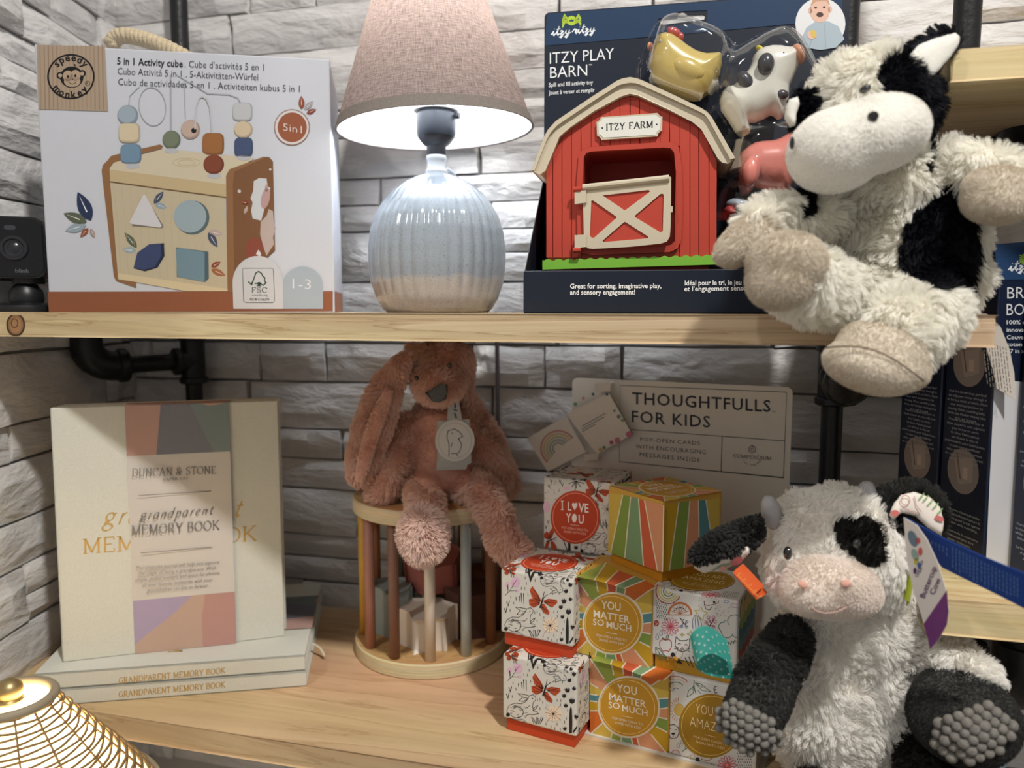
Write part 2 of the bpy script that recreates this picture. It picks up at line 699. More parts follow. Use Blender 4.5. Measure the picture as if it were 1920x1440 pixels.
def blob(g, vox=0.003, it=6, fac=0.5):
    """merge overlapping closed lumps into one smooth continuous skin"""
    me = bpy.data.meshes.new('lump')
    me.from_pydata([tuple(v) for v in g.V], [], g.F)
    o = bpy.data.objects.new('lump', me)
    COL.objects.link(o)
    r = o.modifiers.new('r', 'REMESH')
    r.mode = 'VOXEL'
    r.voxel_size = vox
    s_ = o.modifiers.new('s', 'SMOOTH')
    s_.factor = fac
    s_.iterations = it
    dg = bpy.context.evaluated_depsgraph_get()
    dg.update()
    ev = o.evaluated_get(dg)
    m2 = bpy.data.meshes.new_from_object(ev)
    h = G()
    h.V = [v.co.copy() for v in m2.vertices]
    h.F = [tuple(p.vertices) for p in m2.polygons]
    bpy.data.objects.remove(o)
    bpy.data.meshes.remove(me)
    bpy.data.meshes.remove(m2)
    return h


def topx(P):
    P = np.asarray(P)
    f = P[:, 1] * CP - P[:, 2] * SP
    up_ = P[:, 1] * SP + P[:, 2] * CP
    return np.stack([960 + FPX * P[:, 0] / f, 720 - FPX * up_ / f], 1)


def inpoly(Q, poly):
    x, y = Q[:, 0], Q[:, 1]
    r = np.zeros(len(Q), bool)
    n = len(poly)
    for i in range(n):
        (x0, y0), (x1, y1) = poly[i], poly[(i + 1) % n]
        c = ((y0 > y) != (y1 > y)) & (x < (x1 - x0) * (y - y0) / ((y1 - y0) if y1 != y0 else 1e-9) + x0)
        r ^= c
    return r


def puff(poly, pl_, th, step=4.0, back=0.4, bow=0.0):
    """cushion with the outline poly (picture px) on a plane, th thick at its fullest"""
    xs_ = [p[0] for p in poly]
    ys_ = [p[1] for p in poly]
    NX_ = int((max(xs_) - min(xs_)) / step) + 3
    NY_ = int((max(ys_) - min(ys_)) / step) + 3
    X = min(xs_) - step + step * np.arange(NX_)
    Y = min(ys_) - step + step * np.arange(NY_)
    QX, QY = np.meshgrid(X, Y)
    Q = np.stack([QX.ravel(), QY.ravel()], 1)
    ins = inpoly(Q, poly)
    # nearest point on the outline
    best = np.full(len(Q), 1e9)
    bp_ = np.zeros_like(Q)
    for i in range(len(poly)):
        a, b = np.array(poly[i]), np.array(poly[(i + 1) % len(poly)])
        d = b - a
        t = np.clip(((Q - a) @ d) / max(d @ d, 1e-9), 0, 1)
        c = a + t[:, None] * d
        dd = np.linalg.norm(Q - c, axis=1)
        q = dd < best
        best[q] = dd[q]
        bp_[q] = c[q]
    use = ins | (best < step * 0.6)
    cells = []
    for j in range(NY_ - 1):
        for i in range(NX_ - 1):
            a = j * NX_ + i
            c = (a, a + 1, a + NX_ + 1, a + NX_)
            if all(use[q] for q in c):
                cells.append(c)
    cnt = {}
    for c in cells:
        for i in range(4):
            e = tuple(sorted((c[i], c[(i + 1) % 4])))
            cnt[e] = cnt.get(e, 0) + 1
    bord = {v for e, n in cnt.items() if n == 1 for v in e}
    used = sorted({v for c in cells for v in c})
    dmax = max(best[v] for v in used if v not in bord)
    idm = {}
    g = G()
    H = {}
    for v in used:
        p = bp_[v] if v in bord else Q[v]
        d = 0 if v in bord else best[v] / dmax
        H[v] = th * math.sqrt(max(0, 1 - (1 - min(1, d * 1.15)) ** 2)) if d > 0 else 0
        idm[v] = len(g.V)
        g.V.append(pl_.px(p[0], p[1], H[v] * (1 - back) + bow * 0))
    k0 = len(g.V)
    idb = {}
    for v in used:
        if v in bord:
            idb[v] = idm[v]
        else:
            idb[v] = len(g.V)
            p = Q[v]
            g.V.append(pl_.px(p[0], p[1], -H[v] * back))
    for c in cells:
        g.F.append(tuple(idm[v] for v in reversed(c)))
        g.F.append(tuple(idb[v] for v in c))
    return g


def relax(g, it=3):
    """even out a skin"""
    me = bpy.data.meshes.new('lump')
    me.from_pydata([tuple(v) for v in g.V], [], g.F)
    o = bpy.data.objects.new('lump', me)
    COL.objects.link(o)
    s_ = o.modifiers.new('s', 'SMOOTH')
    s_.factor = 0.5
    s_.iterations = it
    dg = bpy.context.evaluated_depsgraph_get()
    dg.update()
    m2 = bpy.data.meshes.new_from_object(o.evaluated_get(dg))
    h = G()
    h.V = [v.co.copy() for v in m2.vertices]
    h.F = [tuple(p.vertices) for p in m2.polygons]
    bpy.data.objects.remove(o)
    bpy.data.meshes.remove(me)
    bpy.data.meshes.remove(m2)
    return h



# ================================================================== THE SETTING
SU = Vector((math.cos(R(14.17)), -math.sin(R(14.17)), 0))     # along the shelves
SN = Vector((math.sin(R(14.17)), math.cos(R(14.17)), 0))      # towards the wall
Z = Vector((0, 0, 1))
FRONT = Plane((0, 0.527, 0), SU, Z)                           # front plane of the shelves
ZU, ZL = -0.004, -0.338                                       # tops of the two long shelves
PINK = mat('printed_ink', None, 0.5, 0.3)

m_joint = mat('stone_joint_grey', (168, 165, 162), 0.9, 0.1)
m_stone = mat('split_stone_white', (210, 208, 207), 0.85, 0.2, var=0.09, vscale=3.0, objvar=0.07)
nt = m_stone.node_tree
ge = nt.nodes.new('ShaderNodeNewGeometry')
hs_ = []
for sc_, ds_ in ((22, 0.8), (75, 0.0)):
    mp = nt.nodes.new('ShaderNodeMapping')
    mp.inputs['Scale'].default_value = (0.55, 0.55, 1.3)
    nt.links.new(ge.outputs['Position'], mp.inputs['Vector'])
    n_ = nt.nodes.new('ShaderNodeTexNoise')
    n_.inputs['Scale'].default_value = sc_
    n_.inputs['Detail'].default_value = 6
    n_.inputs['Distortion'].default_value = ds_
    nt.links.new(mp.outputs['Vector'], n_.inputs['Vector'])
    hs_.append(n_.outputs['Fac'])
ml = nt.nodes.new('ShaderNodeMath')
ml.operation = 'MULTIPLY_ADD'
ml.inputs[1].default_value = 0.35
nt.links.new(hs_[1], ml.inputs[0])
nt.links.new(hs_[0], ml.inputs[2])
bp = nt.nodes.new('ShaderNodeBump')
bp.inputs['Strength'].default_value = 0.85
bp.inputs['Distance'].default_value = 0.010
nt.links.new(ml.outputs[0], bp.inputs['Height'])
nt.links.new(bp.outputs['Normal'], nt.nodes['Principled BSDF'].inputs['Normal'])


def slab(name, a, b, z0, z1, th, side):
    g = G()
    d = Vector((b[0] - a[0], b[1] - a[1], 0)).normalized()
    n = Vector((-d.y, d.x, 0)) * side
    g.prism([Vector((a[0], a[1], z0)), Vector((b[0], b[1], z0)), Vector((b[0], b[1], z1)), Vector((a[0], a[1], z1))], n * th)
    return mk(name, g, m_joint, None, kind='structure')


CORNER = Vector((-0.456, 0.926, 0))
WB_END = CORNER + SU * 1.25
wall_back = slab('wall_back', CORNER - SU * 0.06, WB_END, -1.2, 0.8, 0.05, 1)
wall_left = slab('wall_left', (-0.462, 0.95), (-0.462, 0.20), -1.2, 0.8, 0.05, -1)
g = G()
g.box(-0.7, 1.0, -0.6, 1.1, -1.22, -1.2)
floor = mk('floor', g, mat('floor_grey', (150, 140, 130), 0.6), kind='structure')


def stone_mesh(i):
    r = np.random.default_rng(100 + i)
    nx, nz = 6, 4
    g = G()
    tilt = r.uniform(-0.28, 0.28)
    tx_ = r.uniform(-0.3, 0.3)
    ridge = r.uniform(-0.2, 0.2)
    for k in range(nz):
        for j in range(nx):
            u, v = j / (nx - 1) - 0.5, k / (nz - 1) - 0.5
            edge = j in (0, nx - 1) or k in (0, nz - 1)
            h = 0.72 + tilt * v + tx_ * u + 0.12 * math.exp(-((v - ridge) / 0.3) ** 2) + r.uniform(-0.09, 0.09)
            if edge:
                h *= 0.72
                u *= 0.985 + r.uniform(-0.015, 0.01)
                v *= 0.97 + r.uniform(-0.04, 0.02)
            g.V.append(Vector((u, -h, v)))
    for k in range(nz - 1):
        for j in range(nx - 1):
            a = k * nx + j
            g.F.append((a, a + 1, a + 1 + nx, a + nx))
    rim = list(range(nx)) + [nx * k + nx - 1 for k in range(1, nz)] + [nx * (nz - 1) + j for j in range(nx - 2, -1, -1)] + [nx * k for k in range(nz - 2, 0, -1)]
    b = len(g.V)
    for a in rim:
        p = g.V[a]
        g.V.append(Vector((p.x, 0.0, p.z)))
    for i2 in range(len(rim)):
        a, c = rim[i2], rim[(i2 + 1) % len(rim)]
        g.F.append((a, b + i2, b + (i2 + 1) % len(rim), c))
    me = bpy.data.meshes.new('stone')
    me.from_pydata([tuple(v) for v in g.V], [], g.F)
    me.materials.append(m_stone)
    me.polygons.foreach_set('use_smooth', [True] * len(me.polygons))
    me.set_sharp_from_angle(angle=R(38))
    return me


STONES = [stone_mesh(i) for i in range(14)]


def lay_stones(wall, o, u, rot, length, z0, z1, seed):
    r = random.Random(seed)
    z = z0
    while z < z1:
        h = r.choice((0.028, 0.034, 0.044, 0.054, 0.066))
        a = -r.uniform(0, 0.1)
        while a < length:
            l = r.uniform(0.075, 0.22)
            rows = [(z, h)]
            if h > 0.05 and r.random() < 0.35:
                t = r.uniform(0.4, 0.6) * h
                rows = [(z, t), (z + t, h - t)]
            for (zz, hh) in rows:
                x0, x1 = max(a, 0.0), min(a + l, length)
                if x1 - x0 < 0.02:
                    continue
                s = bpy.data.objects.new('stone', r.choice(STONES))
                link(s, wall)
                p = o + u * ((x0 + x1) / 2)
                s.location = (p.x, p.y, zz + hh / 2)
                s.rotation_euler = (0, 0, rot)
                s.scale = ((x1 - x0) - 0.0012, r.uniform(0.011, 0.021), hh - 0.0008)
            a += l
        z += h


lay_stones(wall_back, CORNER, SU, -R(14.17), 1.16, -0.56, 0.40, 3)
lay_stones(wall_left, Vector((-0.462, 0.20, 0)), Vector((0, 1, 0)), R(90), 0.735, -0.56, 0.40, 5)

# ------------------------------------------------------------------ shelves
m_pine = wood('pine_boards', (222, 196, 156), (180, 148, 108), (1.6, 26, 60), 0.5)
m_pine_pale = wood('pale_pine_boards', (232, 206, 160), (204, 166, 112), (1.6, 22, 70), 0.5)
m_pine_low = wood('warm_pine_boards', (214, 180, 140), (186, 148, 108), (1.4, 20, 46), 0.5)


def shelf(label, poly, ztop, th, m):
    c = Vector(poly[0])
    t = thing('wooden_shelf', label, 'shelf', (c.x, c.y, ztop - th), -R(14.17))
    g = G()
    g.prism([Vector((p[0], p[1], ztop - th)) for p in poly], (0, 0, th))
    mk('board', g, m, t, bevel=0.0012)
    return t


def fr(x):
    """point of the shelves' front line at this x"""
    return Vector((x, 0.527 - 0.2525 * x, 0))


def quad(xl, xr, depth):
    a, b = fr(xl), fr(xr)
    return [a, b, b + SN * depth, a + SN * depth]


up_shelf = shelf('long pine shelf that carries the lamp, the barn set and the white boxed cube toy', quad(-0.447, 0.2855, 0.212), ZU, 0.019, m_pine)
a, b = fr(-0.4535), fr(0.30)
low_shelf = shelf('lower warm pine shelf under the books, cage toy and gift boxes', [a, b, b + SN * 0.262, Vector((-0.4535, 0.906, 0))], ZL, 0.019, m_pine_low)
pr = FRONT.px(1785, 97)
pb = FRONT.px(1785, 155)
ru_shelf = shelf('short pale pine shelf at upper right behind the large sitting cow', quad(pr.x, pr.x + 0.34, 0.235), pr.z, pr.z - pb.z, m_pine_pale)
ZR = FRONT.px(1745, 1124).z
rl_shelf = shelf('short pale pine shelf at lower right under the navy boxes', quad(FRONT.px(1745, 1124).x, 0.62, 0.235), ZR, 0.0215, m_pine_pale)
# dark knot at the left end of the upper shelf
cv = Cv()
cv.col(150, 112, 76).at(1).disc(30, 609, 17, 21)
cv.col(74, 54, 38).at(2).ring(30, 609, 16, 3.2, 20)
cv.col(168, 128, 90).at(2).disc(30, 610, 11, 14)
cv.col(104, 76, 52).at(3).ring(28, 606, 6, 2, 8)
cv.build('knot', lambda x, y, h: FRONT.px(x, min(632, max(591, y)), h + 0.0002), up_shelf, mat('knot_wood', None, 0.6))

# ------------------------------------------------------------------ black pipe brackets
m_pipe = mat('black_iron_pipe', (20, 21, 24), 0.42, 0.5, bump=0.3, bscale=160)


def bez(p0, p1, p2, n=8):
    return [p0.lerp(p1, i / n).lerp(p1.lerp(p2, i / n), i / n) for i in range(n + 1)]


def collar(g, a, b, r):
    a, b = Vector(a), Vector(b)
    d = (b - a).normalized()
    L = (b - a).length
    g.lathe([(r * 0.86, 0), (r, L * 0.2), (r, L * 0.8), (r * 0.86, L)], a, 16, d)


def bracket(label, px, pts_z, arm_end, zshelf, r=0.0092, post_up=None):
    """upright pipe, tee, arm and an elbow that turns up under a shelf"""
    x, y = px
    z0, zt, z1 = pts_z
    t = thing('pipe_bracket', label, 'pipe bracket', (x, y, z0))
    if z1 > z0:
        g = G()
        g.tube([(x, y, z0), (x, y, z1)], r, 16)
        mk('upright_pipe', g, m_pipe, t, autos=40)
        g = G()
        g.lathe([(r * 2.4, 0), (r * 2.4, 0.004), (r * 1.5, 0.006), (r * 1.4, 0.014)], (x, y, z0), 20)
        mk('floor_flange', g, m_pipe, t, autos=40)
    T = Vector((x, y, zt))
    E = Vector((arm_end[0], arm_end[1], zt - 0.002))
    d = (E - T).normalized()
    g = G()
    g.tube([T - Z * 0.018, T + Z * 0.024], r * 1.42, 16)
    g.tube([T, T + d * 0.02], r * 1.42, 16)
    collar(g, T - Z * 0.026, T - Z * 0.018, r * 1.66)
    collar(g, T + Z * 0.022, T + Z * 0.030, r * 1.66)
    collar(g, T + d * 0.014, T + d * 0.022, r * 1.66)
    mk('tee_fitting', g, m_pipe, t, autos=40)
    g = G()
    g.tube([T, E], r, 16)
    mk('arm_pipe', g, m_pipe, t, autos=40)
    g = G()
    F_ = E + d * 0.030
    top = Vector((F_.x, F_.y, zshelf))
    g.tube([E - d * 0.006] + bez(E, F_, F_ + Z * 0.030, 8) + [Vector((F_.x, F_.y, E.z + 0.036))], r * 1.72, 18)
    collar(g, E - d * 0.010, E + d * 0.002, r * 1.98)
    mk('elbow_fitting', g, m_pipe, t, autos=40)
    if zshelf > E.z + 0.038:
        g = G()
        g.tube([F_ + Z * 0.02, top], r * 1.3, 16)
        mk('nipple', g, m_pipe, t, autos=40)
    if post_up:
        g = G()
        g.tube([(F_.x, F_.y, zshelf + post_up[0]), (F_.x, F_.y, post_up[1])], r, 16)
        collar(g, (F_.x, F_.y, zshelf + post_up[0]), (F_.x, F_.y, zshelf + post_up[0] + 0.012), r * 1.5)
        mk('upper_pipe', g, m_pipe, t, autos=40)
    return t


e = at(222, 683, 0.815)
bracket('black iron pipe bracket behind the books with an elbow turned up under the shelf', (-0.3598, 0.866), (ZL, at(371, 676, 0.866).z, 0.62), (e.x, e.y), ZU - 0.019)
p = at(1573, 450, 0.685)
e = at(1588, 726, 0.628)
bracket('black iron pipe standing behind the two plush cows', (p.x, p.y), (ZL, at(1560, 706, 0.685).z, 0.55), (e.x, e.y), ZU - 0.019)
e = at(1905, 262, 0.600)
w = at(1850, 260, 0.680)
bracket('black pipe elbow under the pale upper right shelf', (w.x, w.y), (0.10, at(1880, 265, 0.62).z, 0.10), (e.x, e.y), pb.z)
p = at(1812, 60, 0.565)
t = thing('pipe_post', 'black pipe post standing on the pale upper right shelf', 'pipe', (p.x, p.y, pr.z))
g = G()
g.tube([(p.x, p.y, pr.z), (p.x, p.y, 0.50)], 0.0091, 18)
mk('pipe', g, m_pipe, t, autos=40)
g = G()
g.lathe([(0.0105, 0), (0.0105, 0.010), (0.0092, 0.011)], (p.x, p.y, pr.z), 20)
mk('floor_flange', g, m_pipe, t, autos=40)
e = at(1900, 1262, 0.52)
w = at(1860, 1235, 0.62)
bracket('black pipe elbow under the pale lower right shelf', (w.x, w.y), (-0.25, e.z, -0.25), (e.x, e.y), ZR - 0.0215, 0.0105)

# ================================================================== WHITE BOXED CUBE TOY (upper shelf, left)
m_card = mat('white_carton', (189, 192, 201), 0.55, 0.3)
YL = 0.642
A0 = at(93, 586, YL)
dA = Vector((math.cos(R(9.4)), math.sin(R(9.4)), 0))
nA = Vector((-dA.y, dA.x, 0))
PB = Plane(A0, dA, Z)
xr = (PB.px(624, 400) - A0).dot(dA)
zt_l = PB.px(68, 84).z
box = thing('toy_box', 'white boxed wooden activity cube with a picture of the toy and an orange base stripe', 'box', (A0.x, A0.y, ZU), R(9.4))
g = G()
zt = (PB.px(68, 84).z + PB.px(610, 109).z) / 2
g.hexa(A0 + dA * xr / 2 + nA * 0.062 + Vector((0, 0, (ZU + zt) / 2 - A0.z)), dA * (xr / 2), nA * 0.062, Z * ((zt - ZU) / 2))
mk('carton', g, m_card, box, bevel=0.0012)

DK = (38, 38, 46)
cv = Cv(None, 0.74)
# orange base stripe
cv.at(1).col(152, 94, 66).poly([(90, 547), (624, 546), (624, 583), (92, 585)])
# wood printed corner with the ring emblem
cv.at(1).col(182, 163, 144).poly([(69, 84), (197, 88), (203, 209), (73, 205)])
for i in range(16):
    x = 74 + i * 7.8
    sh = random.Random(i).randint(-14, 10)
    cv.at(2).col(176 + sh, 152 + sh, 126 + sh).poly([(x, 85.5), (x + 2.6, 85.5), (x + 5, 206), (x + 2.2, 206)])
cz = (133.5, 144)
cv.at(3).col(24, 22, 24).ring(cz[0], cz[1], 43, 3.2, 41)
cv.col(24, 22, 24).txarc('speedy', 133, 144, 29.5, -148, -32, 14, 0.03)
cv.txarc('monkey', 133.5, 144, 40.0, 148, 34, 13.5, 0.03, inside=True)
cv.tx('R', 162.6, 159, 166, 159, 4.6).ring(164.5, 156.8, 4.4, 0.8, n=16)
# little monkey face of the emblem
cv.at(3).disc(113, 142, 6.5).disc(155, 138, 6.5).disc(135, 145, 22, 20)
cv.poly([(135, 127), (140, 128), (143, 122), (138, 119), (141, 126)])
cv.at(4).col(190, 166, 142).disc(113.5, 142, 3.8).disc(154.5, 138.5, 3.8)
cv.disc(128, 143, 9.5, 10.5).disc(142, 142, 9.5, 10.5).disc(136, 153, 15.5, 10.5)
cv.at(5).col(24, 22, 24).disc(128, 144, 2, 2.8, n=12).disc(142, 142.5, 2, 2.8, n=12)
cv.line(arc(136.5, 152.5, 6.5, 5.5, 20, 160, 10), 1.1).disc(137, 149, 1.6, .8, n=8)
# lettering lines
cv.at(2).col(*DK).tx('5 in 1 Activity cube', 220, 120.5, 343, 126, 13.6, 0.010)
cv.col(70, 70, 78).tx('. Cube d\u2019activit\u00e9s 5 en 1', 347, 126, 495, 132.5, 13.4, -0.008)
cv.tx('Cubo Attivit\u00e0 5 in 1 . 5-Aktivit\u00e4ten-W\u00fcrfel', 221, 139.5, 484, 151, 13.4, -0.008)
cv.tx('Cubo de actividades 5 en 1 . Activiteiten kubus 5 in 1', 222, 159.5, 562, 173, 13.4, -0.008)
# round 5in1 badge with leaves
cv.at(1).col(150, 110, 92).disc(547.5, 239, 33.5, 34)
cv.at(2).col(226, 220, 222).disc(547.5, 239, 31.8, 32.2)
cv.at(3).col(158, 92, 62).disc(548, 239, 27.5, 28)
cv.at(4).col(238, 230, 230).tx('5in1', 531, 245, 566, 250.5, 15, -0.012)


def leaves(L):
    for (x0, y0, x1, y1, w, c) in L:
        cv.at(3).col(*c).leaf(x0, y0, x1, y1, w, (225, 226, 228))


NV, OL, LB, RU, PK = (44, 58, 92), (96, 104, 84), (158, 174, 186), (150, 78, 50), (188, 168, 168)
leaves([(566, 205, 565, 180, 5.6, RU), (571, 206, 587, 190, 5, (176, 168, 170)), (575, 213, 593, 205, 4.4, (140, 66, 52))])
leaves([(171, 414, 146, 360, 13, NV), (163, 417, 120, 400, 9.5, OL), (162, 422, 123, 433, 8.5, LB), (166, 428, 151, 445, 5, (158, 84, 54)), (170, 429, 178, 446, 4, (180, 158, 150))])
# --- pictured toy cube
BR, BRD, WD, WD2 = (152, 110, 74), (130, 90, 60), (206, 193, 166), (220, 208, 182)
cv.at(1).col(BR[0], BR[1], BR[2]).poly([(203, 300), (208, 293), (214, 291), (300, 271), (306, 274), (303, 279), (238, 296), (240, 330), (256, 540), (234, 532), (219, 527), (214, 518), (191, 320), (193, 310)])
cv.at(2).col(*WD2).poly([(206, 316), (214, 305), (308, 279), (478, 297), (428, 326), (424, 372), (207, 341)])
cv.at(3).col(206, 186, 146).poly([(206, 318), (424, 346), (424, 371), (207, 341)])
cv.at(2).col(*WD).poly([(207, 342), (423, 371), (428, 545), (355, 544), (222, 524)])
for k in range(12):
    f = k / 12
    cv.at(3).col(205, 186, 148).line([(212 + f * 190, 345 + f * 26), (222 + f * 170, 420 + f * 20), (226 + f * 180, 512 + f * 24)], 1.1)
cv.at(4).col(116, 88, 58).line([(206, 341), (424, 370.5)], 2.4)
cv.at(3).col(226, 208, 172).poly([(222, 512), (428, 542), (428, 546), (350, 546), (222, 523)])
cv.at(3).col(*BRD).poly([(424, 330), (430, 318), (494, 294), (505, 295), (512, 303), (516, 470), (430, 548), (427, 548)])
cv.at(4).col(*BR).poly([(424, 332), (430, 318), (494, 294), (500, 294.5), (440, 322), (437, 345), (440, 548), (428, 548)])
# gears on its side
cv.at(5).col(216, 218, 222).poly([(476, 340), (486, 334), (500, 335), (502, 350), (507, 352), (505, 375), (496, 392), (490, 414), (474, 410), (471, 395), (474, 380), (470, 372), (475, 358)])
cv.at(6).col(196, 160, 158).disc(498, 372, 8, 20, 12).disc(500, 353, 3, 7)
cv.at(5).col(198, 180, 172).poly([(489, 416), (500, 405), (504, 392), (512, 396), (514, 420), (517, 428), (512, 445), (514, 458), (506, 470), (500, 480), (494, 462), (488, 440)])
cv.at(6).col(146, 78, 62).poly([(464, 452), (474, 446), (488, 448), (494, 462), (492, 480), (462, 484), (460, 466)])
cv.at(7).col(232, 232, 232).poly([(480, 476), (485, 468), (490, 476), (488, 482)])
cv.at(6).col(220, 214, 206).disc(449, 359, 3.2).disc(507, 318, 2.2)
leaves([(466, 382, 452, 378, 5, (150, 70, 50)), (464, 386, 458, 402, 3.4, (214, 186, 180))])
# shapes on the front
cv.at(5).col(132, 120, 106).poly([(248, 424), (273, 369), (307, 424), (304, 428)])
cv.at(6).col(222, 220, 224).poly([(243, 418), (269, 366), (273, 366), (304, 424), (301, 427), (246, 420)])
cv.at(5).col(94, 112, 116).disc(361, 408, 32)
cv.at(6).col(164, 182, 190).disc(357, 406, 30.5)
cv.at(5).col(40, 46, 70).poly([(251, 503), (258, 475), (280, 458), (308, 456), (309, 480), (296, 502), (272, 509)])
cv.at(6).col(66, 76, 116).poly([(251, 502), (258, 474), (280, 458), (302, 458), (303, 480), (291, 500), (270, 506)])
cv.at(5).col(84, 106, 118).poly([(331, 464), (391, 472), (392, 522), (385, 529), (332, 519)])
cv.at(6).col(124, 152, 166).poly([(330, 469), (336, 464), (384, 473), (384, 529), (333, 519)])
leaves([(289, 382, 307, 359, 6, (74, 82, 104)), (291, 383, 313, 390, 6, LB), (391, 434, 419, 440, 6, (196, 176, 168)), (391, 436, 408, 464, 7, (74, 84, 104)),
        (257, 465, 234, 436, 6.5, (100, 108, 86)), (256, 470, 229, 468, 6.5, (166, 182, 188)), (396, 501, 414, 491, 5, (150, 76, 52)), (396, 505, 423, 517, 6, (172, 108, 70))])
# bead wires and beads
WI = (178, 182, 190)
cv.at(2).col(*WI).line([(241, 199), (244, 180), (256, 168), (262, 163)], 1.6)
cv.ring(286, 200, 25, 1.5, 36, -8).line([(320, 140), (321, 248)], 3).line([(345, 150), (348, 222)], 1.4)
cv.line([(330, 140), (360, 158), (390, 176), (430, 178), (446, 184), (453, 196)], 1.8)
cv.at(7).col(206, 208, 214).line([(366, 243), (368, 200), (374, 184), (381, 182), (388, 186), (394, 202), (398, 250)], 3)


def bead(x, y, rx, ry, c, sq=0):
    d = tuple(int(v * 0.86) for v in c)
    cv.at(4).col(*d)
    if sq:
        P = lambda k: [(x + rx * k * math.copysign(abs(math.cos(2 * math.pi * i / 28)) ** .5, math.cos(2 * math.pi * i / 28)), y + ry * k * math.copysign(abs(math.sin(2 * math.pi * i / 28)) ** .5, math.sin(2 * math.pi * i / 28))) for i in range(28)]
        cv.poly(P(1))
        cv.at(5).col(*c).poly([(a - rx * .06, b - ry * .06) for a, b in P(.9)])
    else:
        cv.disc(x, y, rx, ry)
        cv.at(5).col(*c).disc(x - rx * .08, y - ry * .08, rx * .88, ry * .88)


for (x, y) in ((249, 312), (322, 283), (402, 330), (457, 296)):
    cv.at(4).col(196, 198, 206).disc(x, y, 13, 5)
bead(240, 216, 19.5, 18.5, (166, 182, 196))
bead(243, 249.5, 20, 18.5, (224, 208, 178), 1)
bead(246, 289, 20, 18.5, (122, 152, 178), 1)
bead(322, 262, 17, 17, (124, 134, 114))
bead(357.5, 243, 18, 18, (206, 182, 170))
cv.at(6).col(30, 26, 28).disc(364, 245, 5, 5)
bead(400, 270, 20.5, 20.5, (166, 112, 66), 1)
bead(401, 308.5, 19.5, 18.5, (138, 74, 52))
bead(455, 210, 18.5, 17, (204, 206, 210), 1)
bead(456.5, 243, 17.5, 16, (220, 202, 172))
bead(457, 276, 17.5, 18, (72, 88, 124), 1)
cv.at(3).col(204, 188, 152).ring(350, 305, 26, 1.2, 8).ring(350, 305, 16, 1.2, 5)
# age arch and certification arch
cv.at(8).col(178, 190, 202).poly(arc(567.5, 536, 38, 36, 180, 360, 20) + [(606, 579), (530, 579)])
cv.at(9).col(240, 242, 246).tx('1-3', 549, 541, 583, 542.5, 20, -0.012)
cv.at(9).col(216, 217, 222).poly(arc(483.5, 530, 47, 50, 180, 360, 22) + [(531, 579), (438, 579)])
cv.at(10).col(60, 74, 70).line([(455, 505), (458, 503), (510, 503), (513, 506), (515, 564), (512, 567.5), (461, 567.5), (457.5, 565)], 0.9, True)
cv.col(44, 70, 62)
cv.line([(465.5, 528), (472, 533.5), (476, 524), (480, 512), (485.5, 509), (491, 513), (493, 518), (497, 521), (496, 526), (499, 530), (494, 535), (488, 531.5), (478, 531.5)], 2.2)
cv.poly([(483.5, 529), (488.5, 529), (488.5, 534.5), (491, 537), (481, 537), (483.5, 534.5)])
cv.sx('FSC', 472.5, 548.5, 501, 548.8, 9.5, 0.16, (0.55, 15))
cv.tx('www.fsc.org', 472.5, 555, 502, 555.3, 4.6).tx('FSC\u00ae C106279', 469, 563.5, 505, 563.8, 4.4, 0.02)
cv.build('front_print', lambda x, y, h: PB.px(x, y, h + 0.0004), box)
# side print: orange stripe goes round the corner
g = G()
P0 = A0 + dA * (xr + 0.0004)
zs = PB.px(620, 546).z
g.add([P0 + nA * 0.001 + Z * (ZU + 0.001 - P0.z), P0 + nA * 0.123 + Z * (ZU + 0.001 - P0.z), P0 + nA * 0.123 + Z * (zs - P0.z), P0 + nA * 0.001 + Z * (zs - P0.z)], [(0, 1, 2, 3)])
mk('side_stripe', g, mat('orange_ink', (134, 80, 56), 0.5), box)
# twisted rope handle on the lid
m_rope = mat('cotton_rope', (200, 184, 156), 0.9, 0.1, var=0.12, vscale=300, bump=0.4, bscale=900)
H0, H1, H2, H3 = at(210, 84, .70), at(214, 63, .70), at(300, 76, .69), at(372, 96, .685)
path = [H0] + bez(H0, H0.lerp(H1, 1.05), H1.lerp(H2, 0.35), 6) + bez(H1.lerp(H2, 0.35), H2, H3 - Z * 0.012, 16)[1:]
g = G()
rr = 0.0034
tot = len(path)
sub = []
for i in range(tot - 1):
    for k in range(6):
        sub.append(path[i].lerp(path[i + 1], k / 6))
for s in range(3):
    pts = []
    for i, p in enumerate(sub):
        q = i * 0.32 + s * 2 * math.pi / 3
        t_ = (sub[min(i + 1, len(sub) - 1)] - sub[max(i - 1, 0)]).normalized()
        a_ = t_.cross(Vector((0, 1, 0))).normalized()
        b_ = t_.cross(a_)
        pts.append(p + a_ * (math.cos(q) * rr) + b_ * (math.sin(q) * rr))
    g.tube(pts, 0.0036, 8)
mk('rope_handle', g, m_rope, box, smooth=True, label='twisted beige rope handle')

# ================================================================== SMALL BLACK CAMERA
m_blk = mat('black_plastic', (26, 27, 30), 0.4, 0.5)
m_blk2 = mat('black_gloss', (12, 12, 16), 0.12, 0.6)
c0 = at(36, 560, 0.667)
scam = thing('security_camera', 'small black security camera on a round foot beside the white boxed toy', 'camera', (c0.x, c0.y, ZU))
bc = at(35, 466, 0.667)
uX, uY = Vector((0.93, 0.36, 0)), Vector((-0.36, 0.93, 0))
hw = 0.0225


def rrect(c, u, v, hw_, hh, r, n=5):
    P = []
    for (sx_, sy_, a0) in ((1, 1, 0), (-1, 1, 90), (-1, -1, 180), (1, -1, 270)):
        for i in range(n + 1):
            a = R(a0 + 90 * i / n)
            P.append(c + u * (sx_ * (hw_ - r) + r * math.cos(a)) + v * (sy_ * (hh - r) + r * math.sin(a)))
    return P


